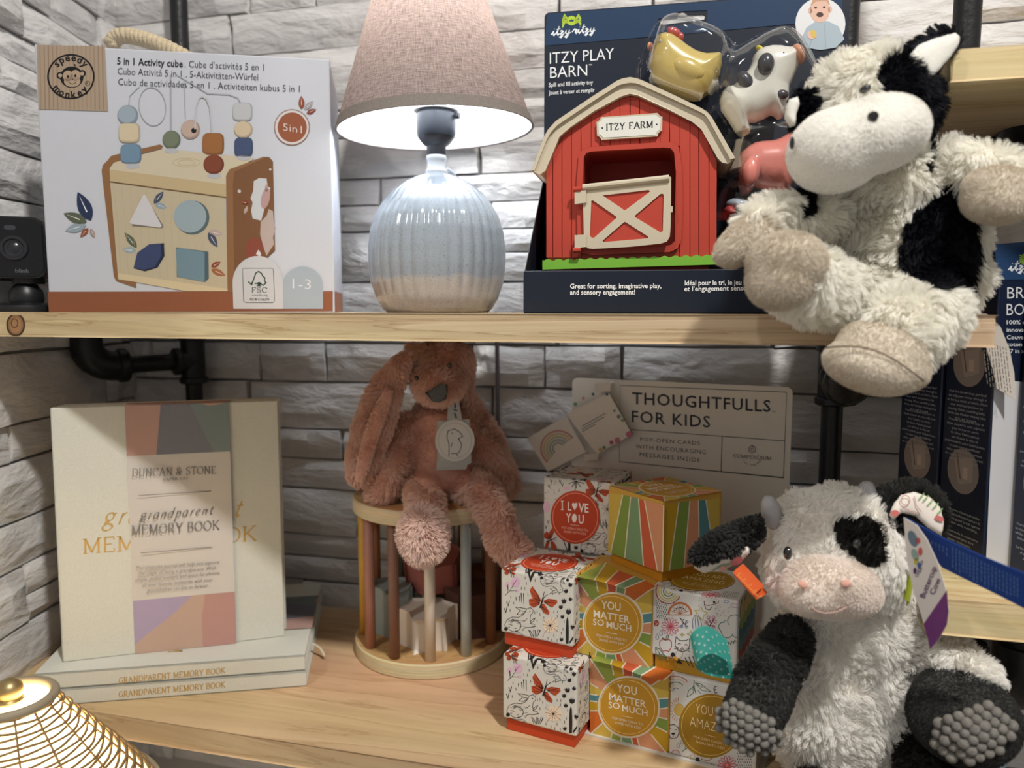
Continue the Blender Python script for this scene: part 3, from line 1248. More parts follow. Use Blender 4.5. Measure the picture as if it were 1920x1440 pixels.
g = G()
g.prism(rrect(bc - uY * 0.016, uX, Z, hw, 0.0255, 0.0085), uY * 0.032)
mk('housing', g, m_blk, scam, bevel=0.003, bseg=3, autos=50)
fc = bc - uY * 0.0162
g = G()
g.prism(rrect(fc, uX, Z, hw * 0.93, 0.0240, 0.008), -uY * 0.0008)
mk('face_plate', g, m_blk2, scam)
lc = at(36, 468, 0.667)
lc = fc + uX * (lc - fc).dot(uX) * 0 + Z * (lc.z - fc.z)
g = G()
g.lathe([(0.0105, 0), (0.0105, 0.0018), (0.0098, 0.0026), (0.0078, 0.0026), (0.0070, 0.0012), (0.0045, 0.0008), (0.0030, 0.0016), (0.0, 0.002)], lc - uY * 0.0008, 28, -uY)
mk('lens', g, mat('lens_ring', (34, 36, 42), 0.25, 0.6), scam, autos=35)
g = G()
g.prism(rrect(fc + Z * 0.0160 - uX * 0.002, uX, Z, 0.0042, 0.0019, 0.0018), -uY * 0.0014)
mk('sensor_window', g, mat('sensor_grey', (62, 64, 70), 0.3), scam)
cv = Cv()
cv.col(88, 90, 96).at(1).tx('blink', 28.5, 511, 55.5, 511.5, 7.5, 0.02)
PLC = Plane(fc - uY * 0.001, uX, Z)
cv.build('lettering', lambda x, y, h: PLC.px(x, y, h + 0.0001), scam)
g = G()
zb = ZU
fb = Vector((c0.x + 0.003, c0.y, zb))
g.lathe([(0.0265, 0), (0.0275, 0.002), (0.0265, 0.0065), (0.021, 0.0085), (0.0, 0.0085)], fb, 36)
mk('foot', g, m_blk, scam, autos=50)
g = G()
g.lathe([(0.0125, 0.008), (0.0135, 0.012), (0.0125, 0.019), (0.0085, 0.0245), (0.0, 0.026)], fb + uX * 0.003, 26)
g.tube([fb + uX * 0.003 + Z * 0.02, Vector((bc.x, bc.y, bc.z - 0.022)) + uX * 0.003], 0.0042, 14)
g.tube([Vector((bc.x, bc.y, bc.z - 0.030)) + uX * 0.006, Vector((bc.x, bc.y, bc.z - 0.024)) + uX * 0.006], 0.0125, 20)
mk('ball_joint', g, m_blk, scam, autos=40)

# ================================================================== TABLE LAMP
LY = 0.712
lp = at(821, 583, LY)
lamp = thing('table_lamp', 'ribbed pale blue ceramic table lamp with a beige linen shade', 'lamp', (lp.x, lp.y, ZU))
m_cer = bpy.data.materials.new('glazed_ceramic')
m_cer.use_nodes = True
nt = m_cer.node_tree
b = nt.nodes['Principled BSDF']
b.inputs['Roughness'].default_value = 0.16
b.inputs['Coat Weight'].default_value = 0.6
b.inputs['Coat Roughness'].default_value = 0.05
tc = nt.nodes.new('ShaderNodeTexCoord')
sx_ = nt.nodes.new('ShaderNodeSeparateXYZ')
nt.links.new(tc.outputs['Object'], sx_.inputs[0])
nz = nt.nodes.new('ShaderNodeTexNoise')
nz.inputs['Scale'].default_value = 40
nt.links.new(tc.outputs['Object'], nz.inputs['Vector'])
ad = nt.nodes.new('ShaderNodeMath')
ad.operation = 'MULTIPLY_ADD'
ad.inputs[1].default_value = 0.012
nt.links.new(nz.outputs['Fac'], ad.inputs[0])
nt.links.new(sx_.outputs['Z'], ad.inputs[2])
mr = nt.nodes.new('ShaderNodeMapRange')
mr.inputs['From Min'].default_value = 0.028
mr.inputs['From Max'].default_value = 0.052
nt.links.new(ad.outputs[0], mr.inputs['Value'])
rp = nt.nodes.new('ShaderNodeValToRGB')
rp.color_ramp.elements[0].color = lin((158, 158, 160))
rp.color_ramp.elements[1].color = lin((146, 157, 168))
e2 = rp.color_ramp.elements.new(0.35)
e2.color = lin((158, 158, 161))
e3 = rp.color_ramp.elements.new(0.48)
e3.color = lin((140, 149, 162))
nt.links.new(mr.outputs['Result'], rp.inputs['Fac'])
sp = nt.nodes.new('ShaderNodeTexNoise')
sp.inputs['Scale'].default_value = 900
nt.links.new(tc.outputs['Object'], sp.inputs['Vector'])
sr = nt.nodes.new('ShaderNodeValToRGB')
sr.color_ramp.elements[0].position = 0.30
sr.color_ramp.elements[0].color = (0.55, 0.5, 0.48, 1)
sr.color_ramp.elements[1].position = 0.42
sr.color_ramp.elements[1].color = (1, 1, 1, 1)
nt.links.new(sp.outputs['Fac'], sr.inputs['Fac'])
mx = nt.nodes.new('ShaderNodeMix')
mx.data_type = 'RGBA'
mx.blend_type = 'MULTIPLY'
mx.inputs['Factor'].default_value = 0.7
nt.links.new(rp.outputs['Color'], mx.inputs['A'])
nt.links.new(sr.outputs['Color'], mx.inputs['B'])
nt.links.new(mx.outputs['Result'], b.inputs['Base Color'])

k = LY / FPX * 1.005
prof_px = [(92, 583), (100, 580), (112, 560), (121, 530), (125, 495), (125, 465), (121, 435), (113, 408), (100, 384), (82, 361), (60, 343), (40, 333), (28, 329), (22, 326)]
rib_a = {}
prof = [(r * k, at(821, y, LY).z - ZU) for r, y in prof_px]
prof[0] = (prof[0][0], 0.0)
fine = []
for i in range(len(prof) - 1):
    for j in range(4):
        t_ = j / 4
        fine.append((prof[i][0] * (1 - t_) + prof[i + 1][0] * t_, prof[i][1] * (1 - t_) + prof[i + 1][1] * t_))
fine.append(prof[-1])


def ribs(q, h):
    f = max(0.0, min(1.0, (0.122 - h) / 0.02)) * max(0.3, min(1.0, h / 0.03))
    return 1 + 0.028 * f * (abs(math.sin(q * 17)) - 0.6)


g = G()
g.lathe(fine, (lp.x, lp.y, ZU), 272, rfun=ribs)
mk('ceramic_base', g, m_cer, lamp, smooth=True)
top = fine[-1][1] + ZU
g = G()
g.lathe([(0.0098, 0), (0.0102, 0.004), (0.0086, 0.006), (0.0086, 0.013), (0.0094, 0.014), (0.0094, 0.017), (0.0086, 0.018)], (lp.x, lp.y, top - 0.002), 24)
mk('neck', g, mat('clear_sleeve', (214, 220, 226), 0.15, 0.5), lamp, autos=40)
zs0 = at(822, 297, LY).z
m_sock = mat('socket_dark', (38, 40, 48), 0.3, 0.5)
g = G()
z1, z2, z3 = at(822, 275, LY).z, at(822, 245, LY).z, at(822, 205, LY).z
g.lathe([(0.0085, zs0 - 0.001), (0.0088, z1), (0.0118, z1 + 0.002), (0.0150, z1 + 0.006), (0.0158, z2 - 0.006)], (lp.x, lp.y, 0), 28)
mk('socket_cup', g, m_sock, lamp, autos=40)
g = G()
g.lathe([(0.0166, z2 - 0.006), (0.0176, z2 - 0.003), (0.0180, z3 - 0.006), (0.0170, z3 - 0.004), (0.0170, z3)], (lp.x, lp.y, 0), 28)
mk('socket_shell', g, mat('socket_blue_grey', (40, 47, 56), 0.3, 0.5), lamp, autos=40)
g = G()
g.tube([(lp.x + 0.018, lp.y - 0.004, z2 + 0.012), (lp.x + 0.0215, lp.y - 0.005, z2 + 0.012)], 0.003, 10)
mk('switch', g, m_sock, lamp)
g = G()
zb_ = z3 + 0.008
g.lathe([(0.011, z3), (0.012, zb_), (0.0215, zb_ + 0.022), (0.024, zb_ + 0.034), (0.020, zb_ + 0.048), (0.010, zb_ + 0.056), (0.0, zb_ + 0.057)], (lp.x, lp.y, 0), 24)
bulb = mk('bulb', g, mat('bulb_glow', (255, 250, 240), 0.4, emit=(255, 250, 244), estr=9.0), lamp, smooth=True)
pl = bpy.data.lights.new('bulb_light', 'POINT')
pl.energy = 3.7
pl.color = (0.88, 0.94, 1.0)
pl.shadow_soft_size = 0.024
po = bpy.data.objects.new('bulb_light', pl)
po.location = (lp.x, lp.y, zb_ + 0.078)
COL.objects.link(po)
# shade
m_lin = bpy.data.materials.new('linen_shade')
m_lin.use_nodes = True
nt = m_lin.node_tree
nt.nodes.remove(nt.nodes['Principled BSDF'])
out = nt.nodes['Material Output']
tc = nt.nodes.new('ShaderNodeTexCoord')


def weave(scale):
    mp = nt.nodes.new('ShaderNodeMapping')
    mp.inputs['Scale'].default_value = scale
    nt.links.new(tc.outputs['UV'], mp.inputs['Vector'])
    n_ = nt.nodes.new('ShaderNodeTexNoise')
    n_.inputs['Scale'].default_value = 1
    n_.inputs['Detail'].default_value = 4
    nt.links.new(mp.outputs['Vector'], n_.inputs['Vector'])
    return n_.outputs['Fac']


a1, a2 = weave((620, 26, 1)), weave((60, 190, 1))
mm = nt.nodes.new('ShaderNodeMath')
mm.operation = 'ADD'
nt.links.new(a1, mm.inputs[0])
nt.links.new(a2, mm.inputs[1])
rp = nt.nodes.new('ShaderNodeValToRGB')
rp.color_ramp.elements[0].position = 0.32
rp.color_ramp.elements[0].color = lin((102, 90, 88))
rp.color_ramp.elements[1].position = 0.72
rp.color_ramp.elements[1].color = lin((178, 163, 158))
hv = nt.nodes.new('ShaderNodeMath')
hv.operation = 'MULTIPLY'
hv.inputs[1].default_value = 0.5
nt.links.new(mm.outputs[0], hv.inputs[0])
nt.links.new(hv.outputs[0], rp.inputs['Fac'])
df = nt.nodes.new('ShaderNodeBsdfDiffuse')
tl = nt.nodes.new('ShaderNodeBsdfTranslucent')
nt.links.new(rp.outputs['Color'], df.inputs['Color'])
nt.links.new(rp.outputs['Color'], tl.inputs['Color'])
ms = nt.nodes.new('ShaderNodeMixShader')
ms.inputs[0].default_value = 0.26
nt.links.new(df.outputs[0], ms.inputs[1])
nt.links.new(tl.outputs[0], ms.inputs[2])
nt.links.new(ms.outputs[0], out.inputs['Surface'])
m_line = bpy.data.materials.new('shade_lining')
m_line.use_nodes = True
nt = m_line.node_tree
nt.nodes.remove(nt.nodes['Principled BSDF'])
out = nt.nodes['Material Output']
df = nt.nodes.new('ShaderNodeBsdfDiffuse')
df.inputs['Color'].default_value = (0.9, 0.92, 0.95, 1)
tl = nt.nodes.new('ShaderNodeBsdfTranslucent')
tl.inputs['Color'].default_value = (1.0, 0.88, 0.76, 1)
ms = nt.nodes.new('ShaderNodeMixShader')
ms.inputs[0].default_value = 0.35
nt.links.new(df.outputs[0], ms.inputs[1])
nt.links.new(tl.outputs[0], ms.inputs[2])
nt.links.new(ms.outputs[0], out.inputs['Surface'])

sc_ = at(816.5, 244, LY)
rb = 180.5 * k * 0.985
tilt = R(-2.2)
sax = Vector((math.sin(tilt), 0.0, math.cos(tilt)))
hS = 0.185
rt = rb - hS * (181 - 101) / 244 * 1.03
g = G()
SEG = 96
g.lathe([(rb, 0), (rt, hS)], sc_, SEG, sax)
g.F = g.F[:SEG]
sh = mk('lamp_shade', g, m_lin, lamp, smooth=True, label='beige linen cone shade')
uvl = sh.data.uv_layers.new(name='UVMap')
for p_ in sh.data.polygons:
    ks = [sh.data.loops[li].vertex_index for li in p_.loop_indices]
    for li, vi in zip(p_.loop_indices, ks):
        a_ = (vi % SEG) / SEG
        if vi % SEG == 0 and max(q % SEG for q in ks) > SEG // 2:
            a_ = 1.0
        uvl.data[li].uv = (a_, (vi // SEG))
g = G()
g.lathe([(rb - 0.0012, 0.0006), (rt - 0.0012, hS)], sc_, SEG, sax)
g.F = g.F[:SEG]
mk('shade_lining', g, m_line, lamp, smooth=True)
g = G()
sl = (rb - rt) / hS
g.lathe([(rb - 0.0014, -0.0004), (rb + 0.0006, -0.0004), (rb + 0.0006 - sl * 0.009, 0.009), (rb - 0.0001 - sl * 0.009, 0.009)], sc_, SEG, sax, caps=False)
mk('hem_tape', g, mat('hem_grey', (128, 120, 114), 0.9, 0.1, var=0.1, vscale=500), lamp, autos=40)
# spider that carries the shade on the socket, and the cable behind
g = G()
cz_ = Vector((lp.x, lp.y, z3 - 0.002))
g.lathe([(0.0150, 0), (0.0200, 0), (0.0200, 0.0015), (0.0150, 0.0015)], cz_, 24, caps=False)
for q in (30, 150, 270):
    v_ = Vector((math.cos(R(q)), math.sin(R(q)), 0))
    f_ = (cz_.z + 0.014 - sc_.z)
    g.tube([cz_ + v_ * 0.019, sc_ + sax * f_ + v_ * (rb - sl * f_ - 0.002)], 0.0009, 6)
mk('shade_carrier', g, mat('white_wire', (220, 222, 226), 0.4), lamp)
g = G()
q0 = at(838, 318, LY + 0.012)
g.tube(bez(q0, at(868, 330, LY + 0.03), at(862, 420, LY + 0.075), 8) + bez(at(862, 420, LY + 0.075), at(860, 560, LY + 0.08), at(880, 588, LY + 0.10), 8)[1:], 0.0022, 8)
mk('cable', g, mat('clear_cable', (206, 210, 216), 0.3), lamp, smooth=True)
g = G()
k0, k1 = at(880, 588, LY + 0.10), at(930, 588, 0.762)
k2 = at(932, 640, 0.775)
g.tube([k0] + bez(k1, Vector((k2.x, k2.y, k1.z)), k2, 6) + [at(934, 800, 0.79), at(936, 1120, 0.80)], 0.0022, 8)
mk('hanging_cable', g, mat('grey_cable', (120, 116, 126), 0.4), lamp, smooth=True)

# ================================================================== BOXED PLAY BARN (upper shelf, right of the lamp)
m_navy = mat('navy_carton', (17, 27, 44), 0.45, 0.35)
m_navy2 = mat('navy_inside', (14, 20, 34), 0.6, 0.2)
bu = Vector((math.cos(R(11)), -math.sin(R(11)), 0))
bn = Vector((math.sin(R(11)), math.cos(R(11)), 0))
T0 = at(981, 583, 0.580)
T0.z = ZU


def BP(d):
    return Plane(T0 + bn * d, bu, Z)


PT, PF, PC = BP(0), BP(0.036), BP(0.100)
barn = thing('play_barn_set', 'navy carded play barn set with a red toy barn and rubber farm animals', 'toy set', T0, -R(11))
tw = (PC.px(1581, 300) - PC.o).dot(bu)
# display tray: floor, front lip, side wings, card
g = G()
g.hexa(T0 + bu * tw / 2 + bn * 0.05 + Z * 0.001, bu * tw / 2, bn * 0.05, Z * 0.001)
zl = PT.px(981, 508).z
g.hexa(T0 + bu * tw / 2 + bn * 0.004 + Z * (zl - ZU) / 2, bu * tw / 2, bn * 0.004, Z * (zl - ZU) / 2)
mk('tray', g, m_navy, barn, bevel=0.0008)
zw = PC.px(1021, 322).z
for sgn in (0, 1):
    o_ = T0 + bu * (tw * sgn + (0.0007 if not sgn else -0.0007))
    g = G()
    P = [o_ + Z * 0.001, o_ + bn * 0.0995 + Z * 0.001, o_ + bn * 0.0995 + Z * (zw - ZU), o_ + bn * 0.0015 + Z * (zl - ZU)]
    g.prism(P, bu * (0.0006 if not sgn else -0.0006))
    mk('side_wing', g, m_navy2, barn)
card = [PC.px(1022, 420)]
card = []
cl = PC.px(1021, 330)
cl = PC.o + bu * ((cl - PC.o).dot(bu))
tl = PC.px(1021, 24)
tr = PC.px(1581, -17)
ztop = (tl.z + tr.z) / 2
x0 = (tl - PC.o).dot(bu)
x1 = tw
hgt = ztop - ZU
hole = [PC.px(x, y) for x, y in [(1243, 46.5), (1239, 44), (1238, 40), (1240, 37), (1270, 33.5)] + arc(1280, 31, 9, 9, 200, 335, 6) + [(1315, 27), (1321, 28), (1322, 32), (1320, 36.5)]]
outer = []
for (cx_, cy_, a0) in ((x1 - .004, hgt - .004, 0), (x0 + .004, hgt - .004, 90)):
    for i in range(6):
        a = R(a0 + 18 * i)
        outer.append(PC.uv(cx_ + .004 * math.cos(a), cy_ + .004 * math.sin(a)))
outer += [PC.uv(x0, 0.002), PC.uv(x1, 0.002)]
g = G()
g.prism(outer, bn * 0.0025, [hole])
mk('backing_card', g, m_navy, barn)
zc = lambda x, y, h: PC.px(x, y, h + 0.0003)
cv = Cv()
# lighter blue header band (kept clear of the hang hole)
cv.at(1).col(27, 54, 86)
cv.poly([(1026, 26), (1234, 10.5), (1234, 68), (1021, 86)]).poly([(1234, 10.5), (1326, 3.6), (1326, 20), (1290, 21), (1272, 22), (1262, 33), (1238, 35), (1234, 35)])
cv.poly([(1234, 52), (1326, 41), (1326, 60), (1234, 68)]).poly([(1326, 3.6), (1578, -15), (1580, 36), (1326, 60)])
# spider emblem
cv.at(2).col(176, 202, 62).disc(1072, 39, 9.2, 9)
for sg in (-1, 1):
    for (a, b2) in ((-6, 2), (-1, 6), (5, 11), (9, 15)):
        cv.line([(1072 + sg * 7, 39 + a * .5), (1072 + sg * 13, 36 + a * .9 - 3), (1072 + sg * 17.5, 38 + b2 * .95 - 2 + (2 if sg < 0 else -2))], 2.1)
cv.at(3).col(30, 58, 92).poly([(1068.5, 41), (1067.5, 37), (1070, 38.5), (1072, 36), (1074, 38.3), (1076.5, 36.5), (1075.8, 40.6)])
cv.at(2).col(236, 240, 244)
cv.sx(['i~', 't~', 'z~', 'y~', 'i~'][:4], 1035, 67, 1069, 64.5, 15, 0.13, (0.8, 0), 0.12, False, 0.03)
cv.sx(['r~', 'i~', 't~', 'z~', 'y~'], 1074, 63.5, 1115, 60.5, 15, 0.13, (0.8, 0), 0.12, False, 0.03)
# title
cv.tx('ITZY PLAY', 1031, 120, 1151, 111, 22.5, -0.006).tx('BARN', 1031.5, 147, 1101, 142, 22.5, -0.006).tx('TM', 1104, 123.5, 1110, 123, 3, 0)
cv.tx('Spill and fill activity toy', 1029, 163.5, 1112, 158, 8.2, 0.008).tx('Jouet \u00e0 verser et remplir', 1029, 178, 1115, 172.5, 8.2, 0.008)
# round picture of a baby biting a toy
cv.at(4).col(222, 224, 228).disc(1538, 45, 47, 49)
cv.at(5).col(168, 184, 196).poly([(1500, 78), (1512, 52), (1530, 40), (1552, 40), (1572, 50), (1583, 74), (1566, 90), (1538, 94), (1512, 90)])
cv.at(6).col(150, 166, 180).line([(1526, 60), (1518, 86)], 2).line([(1546, 44), (1548, 90)], 1.4)
cv.at(6).col(222, 184, 166).disc(1537, 20, 19, 23).disc(1519, 20, 4, 6).disc(1556, 18, 4, 6)
cv.at(7).col(196, 156, 128).poly([(1519, 12), (1524, -2), (1538, -6), (1552, -2), (1556, 10), (1548, 2), (1530, 3)])
cv.at(8).col(80, 58, 58).disc(1537, 28, 6.5, 4.5).disc(1529, 15, 2.6, 1.8).disc(1545, 14, 2.6, 1.8)
cv.at(8).col(226, 186, 168).disc(1522, 66, 9, 8)
cv.at(9).col(214, 186, 96).disc(1525, 64, 5, 8, -20)
cv.build('card_print', zc, barn)
cv = Cv()
cv.col(236, 238, 242).at(1)
cv.tx('Great for sorting, imaginative play,', 1069, 541, 1240, 540, 9.6, 0.016).tx('and sensory engagement!', 1069, 552.5, 1191, 552, 9.6, 0.016)
cv.tx('Id\u00e9al pour le tri, le jeu imaginatif', 1284, 535, 1440, 533, 9.6, 0.016).tx('et l\u2019engagement sensoriel !', 1283, 546, 1424, 544, 9.6, 0.016)
cv.build('tray_print', lambda x, y, h: PT.px(x, y, h + 0.0003), barn)

# ---- the barn itself
m_red = mat('barn_red', (184, 68, 53), 0.45, 0.35)
m_redd = mat('barn_red_dark', (168, 60, 46), 0.45, 0.35)
m_cream = mat('barn_cream', (203, 192, 170), 0.45, 0.35)


def zp(o, s_):
    return lambda x, y: (o[0] + x / s_, o[1] + y / s_)


zz = zp((1000, 140), 3.79)
P2 = lambda pl_, pts, h=0.0: [pl_.px(*zz(x, y), h) for x, y in pts]
roof_o = [(0, 688), (85, 460), (115, 405), (170, 345), (430, 170), (600, 62), (640, 46), (690, 40), (740, 46), (790, 66), (1010, 168), (1190, 255), (1230, 280), (1265, 320), (1425, 605)]
roof_i = [(1380, 637), (1340, 628), (1308, 605), (1195, 395), (1130, 342), (960, 262), (745, 162), (690, 150), (625, 170), (440, 270), (270, 385), (195, 450), (95, 690), (55, 712)]
wall_o = [(92, 690), (200, 445), (270, 380), (440, 268), (620, 172), (690, 150), (745, 160), (960, 258), (1130, 340), (1200, 395), (1305, 615), (1298, 1300), (100, 1318)]
door_h = [(355, 770), (362, 590), (385, 560), (420, 552), (930, 522), (975, 528), (1000, 560), (1013, 700), (1003, 1185), (975, 1215), (380, 1240), (355, 1225)]
g = G()
g.prism(P2(PF, wall_o), bn * 0.052, [P2(PF, door_h)])
b1 = mk('barn_wall', g, m_redd, barn)
# floor and back of the dark inside
g = G()
g.prism(P2(PF, [(110, 480), (1290, 480), (1290, 1300), (110, 1315)], -0.050), bn * 0.002)
mk('barn_back', g, m_redd, barn)
# upright siding boards on the front
xs = [92, 140, 205, 272, 340, 410, 475, 545, 615, 688, 757, 828, 900, 968, 1040, 1112, 1175, 1248, 1303]


def top_y(x):
    for (a, b_) in zip(wall_o[:11], wall_o[1:11]):
        if a[0] <= x <= b_[0]:
            return a[1] + (b_[1] - a[1]) * (x - a[0]) / (b_[0] - a[0])
    return 690


for i in range(len(xs) - 1):
    xa, xb = xs[i] + 3, xs[i + 1] - 3
    ya, yb = top_y(xa) + 8, top_y(xb) + 8
    mids = [(q[0], q[1] + 8) for q in wall_o[:11] if xa < q[0] < xb]
    bot = 1300
    if xa > 330 and xb < 1055:
        bot = 505 if xa > 420 else 535
    g = G()
    g.prism(P2(PF, [(xa, ya)] + mids + [(xb, yb), (xb, bot), (xa, bot)]), -bn * 0.0012)
    mk('siding_board', g, m_red, b1, bevel=0.0003, bseg=1)
# moulded red frame round the opening
fo = [(310, 780), (325, 580), (345, 545), (395, 520), (600, 505), (960, 485), (1005, 492), (1035, 525), (1052, 640), (1060, 900), (1050, 1180), (1025, 1235), (970, 1262), (420, 1282), (350, 1270), (318, 1240)]
fi = [(352, 780), (362, 592), (380, 562), (418, 552), (930, 524), (975, 530), (1000, 560), (1013, 700), (1008, 900), (1003, 1185), (978, 1212), (930, 1222), (385, 1240), (360, 1225)]
g = G()
g.prism(P2(PF, fo), -bn * 0.0035, [P2(PF, fi)])
mk('door_frame', g, m_red, b1, bevel=0.0006)
# roof
g = G()
g.prism(P2(PF, roof_o + roof_i, 0.0055), bn * 0.066)
rf = mk('roof', g, m_cream, barn, bevel=0.0006)
lip = roof_o
lip_i = [(1395, 615), (1240, 335), (1212, 300), (1180, 282), (1005, 200), (780, 98), (735, 82), (690, 78), (645, 84), (605, 98), (440, 202), (185, 372), (135, 425), (105, 480), (18, 694)]
g = G()
g.prism(P2(PF, lip + lip_i, 0.0057), -bn * 0.0022)
mk('roof_lip', g, m_cream, rf, bevel=0.0005)
# name board
sg_o = [(452, 345), (462, 340), (475, 328), (484, 310), (880, 282), (890, 292), (905, 305), (918, 308), (914, 405), (900, 412), (888, 425), (884, 445), (486, 470), (480, 458), (468, 445), (455, 440)]
g = G()
g.prism(P2(PF, sg_o, 0.0012), -bn * 0.0028)
s1 = mk('name_board', g, m_cream, barn, bevel=0.0004)
cx_, cy_ = 685, 378
cv = Cv((1000, 140, 3.79))
cv.at(1).col(226, 226, 218).poly([(cx_ + (x - cx_) * 0.945, cy_ + (y - cy_) * 0.86) for x, y in sg_o])
cv.at(2).col(44, 44, 50).sx('ITZY', 520, 405, 652, 396, 45, 0.2, (0.42, 15)).sx('FARM', 682, 394, 850, 384, 45, 0.2, (0.42, 15))
cv.disc(493, 389, 6).disc(877, 363, 6)
cv.build('lettering', lambda x, y, h: PF.px(x, y, h + 0.0042), s1)
# half door with hinges
dpl = Plane(PF.px(*zz(300, 1000), 0.007), (bu - bn * 0.06).normalized(), Z)
D2 = lambda pts, h=0.0: [dpl.px(*zz(x, y), h) for x, y in pts]
do = [(350, 800), (372, 790), (960, 715), (980, 730), (976, 1080), (970, 1150), (950, 1185), (905, 1200), (700, 1222), (420, 1238), (385, 1232), (360, 1205)]
win = [[(492, 858), (820, 820), (828, 832), (655, 962), (645, 962)], [(412, 895), (425, 895), (588, 1008), (590, 1018), (430, 1160), (412, 1158), (402, 1140)],
       [(905, 847), (922, 848), (926, 862), (920, 1110), (905, 1122), (722, 1012), (724, 1000)], [(655, 1048), (815, 1150), (816, 1163), (495, 1190), (492, 1180), (645, 1048)]]
g = G()
g.prism(D2(do), bn * 0.0030, [D2(w_) for w_ in win])
dr = mk('half_door', g, m_cream, barn, bevel=0.0004)
for w_ in win:
    g = G()
    g.prism(D2(w_, -0.0012), bn * 0.0014)
    mk('door_panel', g, m_red, dr)
g = G()
g.tube(D2([(352, 802), (965, 735)], 0.0005), 0.0024, 10)
g.hexa(dpl.px(*zz(982, 957), -0.001), bu * 0.0008, bn * 0.001, Z * 0.0022)
mk('door_rail', g, m_cream, dr)
for y_ in (875, 1188):
    g = G()
    g.prism(D2([(300, y_ - 42), (372, y_ - 46), (378, y_ + 36), (300, y_ + 40)], 0.0016), bn * 0.005)
    mk('hinge', g, m_cream, dr, bevel=0.0005)
for y_ in (818, 1250):
    g = G()
    g.tube(D2([(285, y_), (340, y_ - 4)], 0.001), 0.0021, 10)
    mk('hinge_pin', g, m_red, b1)
# scalloped grass strip
g = G()
gp = [(70, 1387), (70, 1318)]
n = 17
for i in range(n):
    xa = 70 + (1345 - 70) * i / n
    xb = 70 + (1345 - 70) * (i + 1) / n
    for t_ in (0.1, 0.3, 0.5, 0.7, 0.9):
        x_ = xa + (xb - xa) * t_
        gp.append((x_, 1330 - (x_ - 70) * 0.028 - 16 * math.sin(math.pi * t_)))
gp += [(1345, 1350)]
g.prism(P2(PF, gp, 0.004), bn * 0.004)
mk('grass_strip', g, mat('grass_green', (126, 186, 66), 0.45), barn)
# block under the grass (hidden by the lip, carries the barn)
g = G()
pa, pb_ = PF.px(1022, 500), PF.px(1345, 495)
g.hexa((pa + pb_) / 2 + bn * 0.022 + Z * ((ZU + 0.002 - pa.z) / 2 + 0.004), bu * 0.06, bn * 0.02, Z * ((pa.z - ZU) / 2 + 0.003))
mk('barn_plinth', g, m_redd, barn)


# ---- rubber animals behind the blister
def animal(name, parts, mats_, label):
    """parts: lists of (px, py, rx, ry, rot, depth semi-axis in metres, plane depth)"""
    first = None
    for i, (pn, els, m_, vx) in enumerate(parts):
        g = G()
        for (x, y, rx, ry, rot, dz, dd) in els:
            pl_ = BP(dd)
            c_ = pl_.px(x, y)
            ca, sa = math.cos(R(rot)), math.sin(R(rot))
            a_ = pl_.px(x + rx * ca, y + rx * sa) - c_
            b_ = pl_.px(x - ry * sa, y + ry * ca) - c_
            g.ell(c_, a_, b_, bn * dz, 24, 14)
        h = blob(g, 0.0013, 3) if vx else g
        o_ = mk(pn, h, m_, barn if first is None else first, smooth=True)
        if first is None:
            o_['label'] = label
            first = o_
    return first


m_ch = mat('rubber_yellow', (208, 182, 104), 0.3, 0.5, coat=0.4)
m_wh = mat('rubber_white', (226, 222, 210), 0.3, 0.5, coat=0.4)
m_dk = mat('rubber_charcoal', (62, 60, 64), 0.3, 0.5, coat=0.4)
m_pk = mat('rubber_pink', (222, 134, 122), 0.3, 0.5, coat=0.4)
m_or = mat('rubber_orange', (228, 158, 122), 0.3, 0.5, coat=0.4)
m_cb = mat('rubber_red', (196, 84, 82), 0.3, 0.5, coat=0.4)
m_gy = mat('rubber_grey_blue', (176, 186, 196), 0.3, 0.5, coat=0.4)
Z5 = lambda L: [(1190 + x / 5.538, 20 + y / 5.538) for x, y in L]
Z6 = lambda L: [(1340 + x / 6.857, 230 + y / 6.857) for x, y in L]


def puffed(name, outline, th, m_, label, extra):
    t_ = mk(name, relax(puff(outline, BP(.080), th, 2.2, 0.45), 3), m_, barn, smooth=True, label=label)
    for (pn, x, y, rx, ry, rot, dz, dd, mm_) in extra:
        g = G()
        pl_ = BP(dd)
        c_ = pl_.px(x, y)
        ca, sa = math.cos(R(rot)), math.sin(R(rot))
        g.ell(c_, pl_.px(x + rx * ca, y + rx * sa) - c_, pl_.px(x - ry * sa, y + ry * ca) - c_, bn * dz, 24, 14)
        mk(pn, g, mm_, t_, smooth=True)


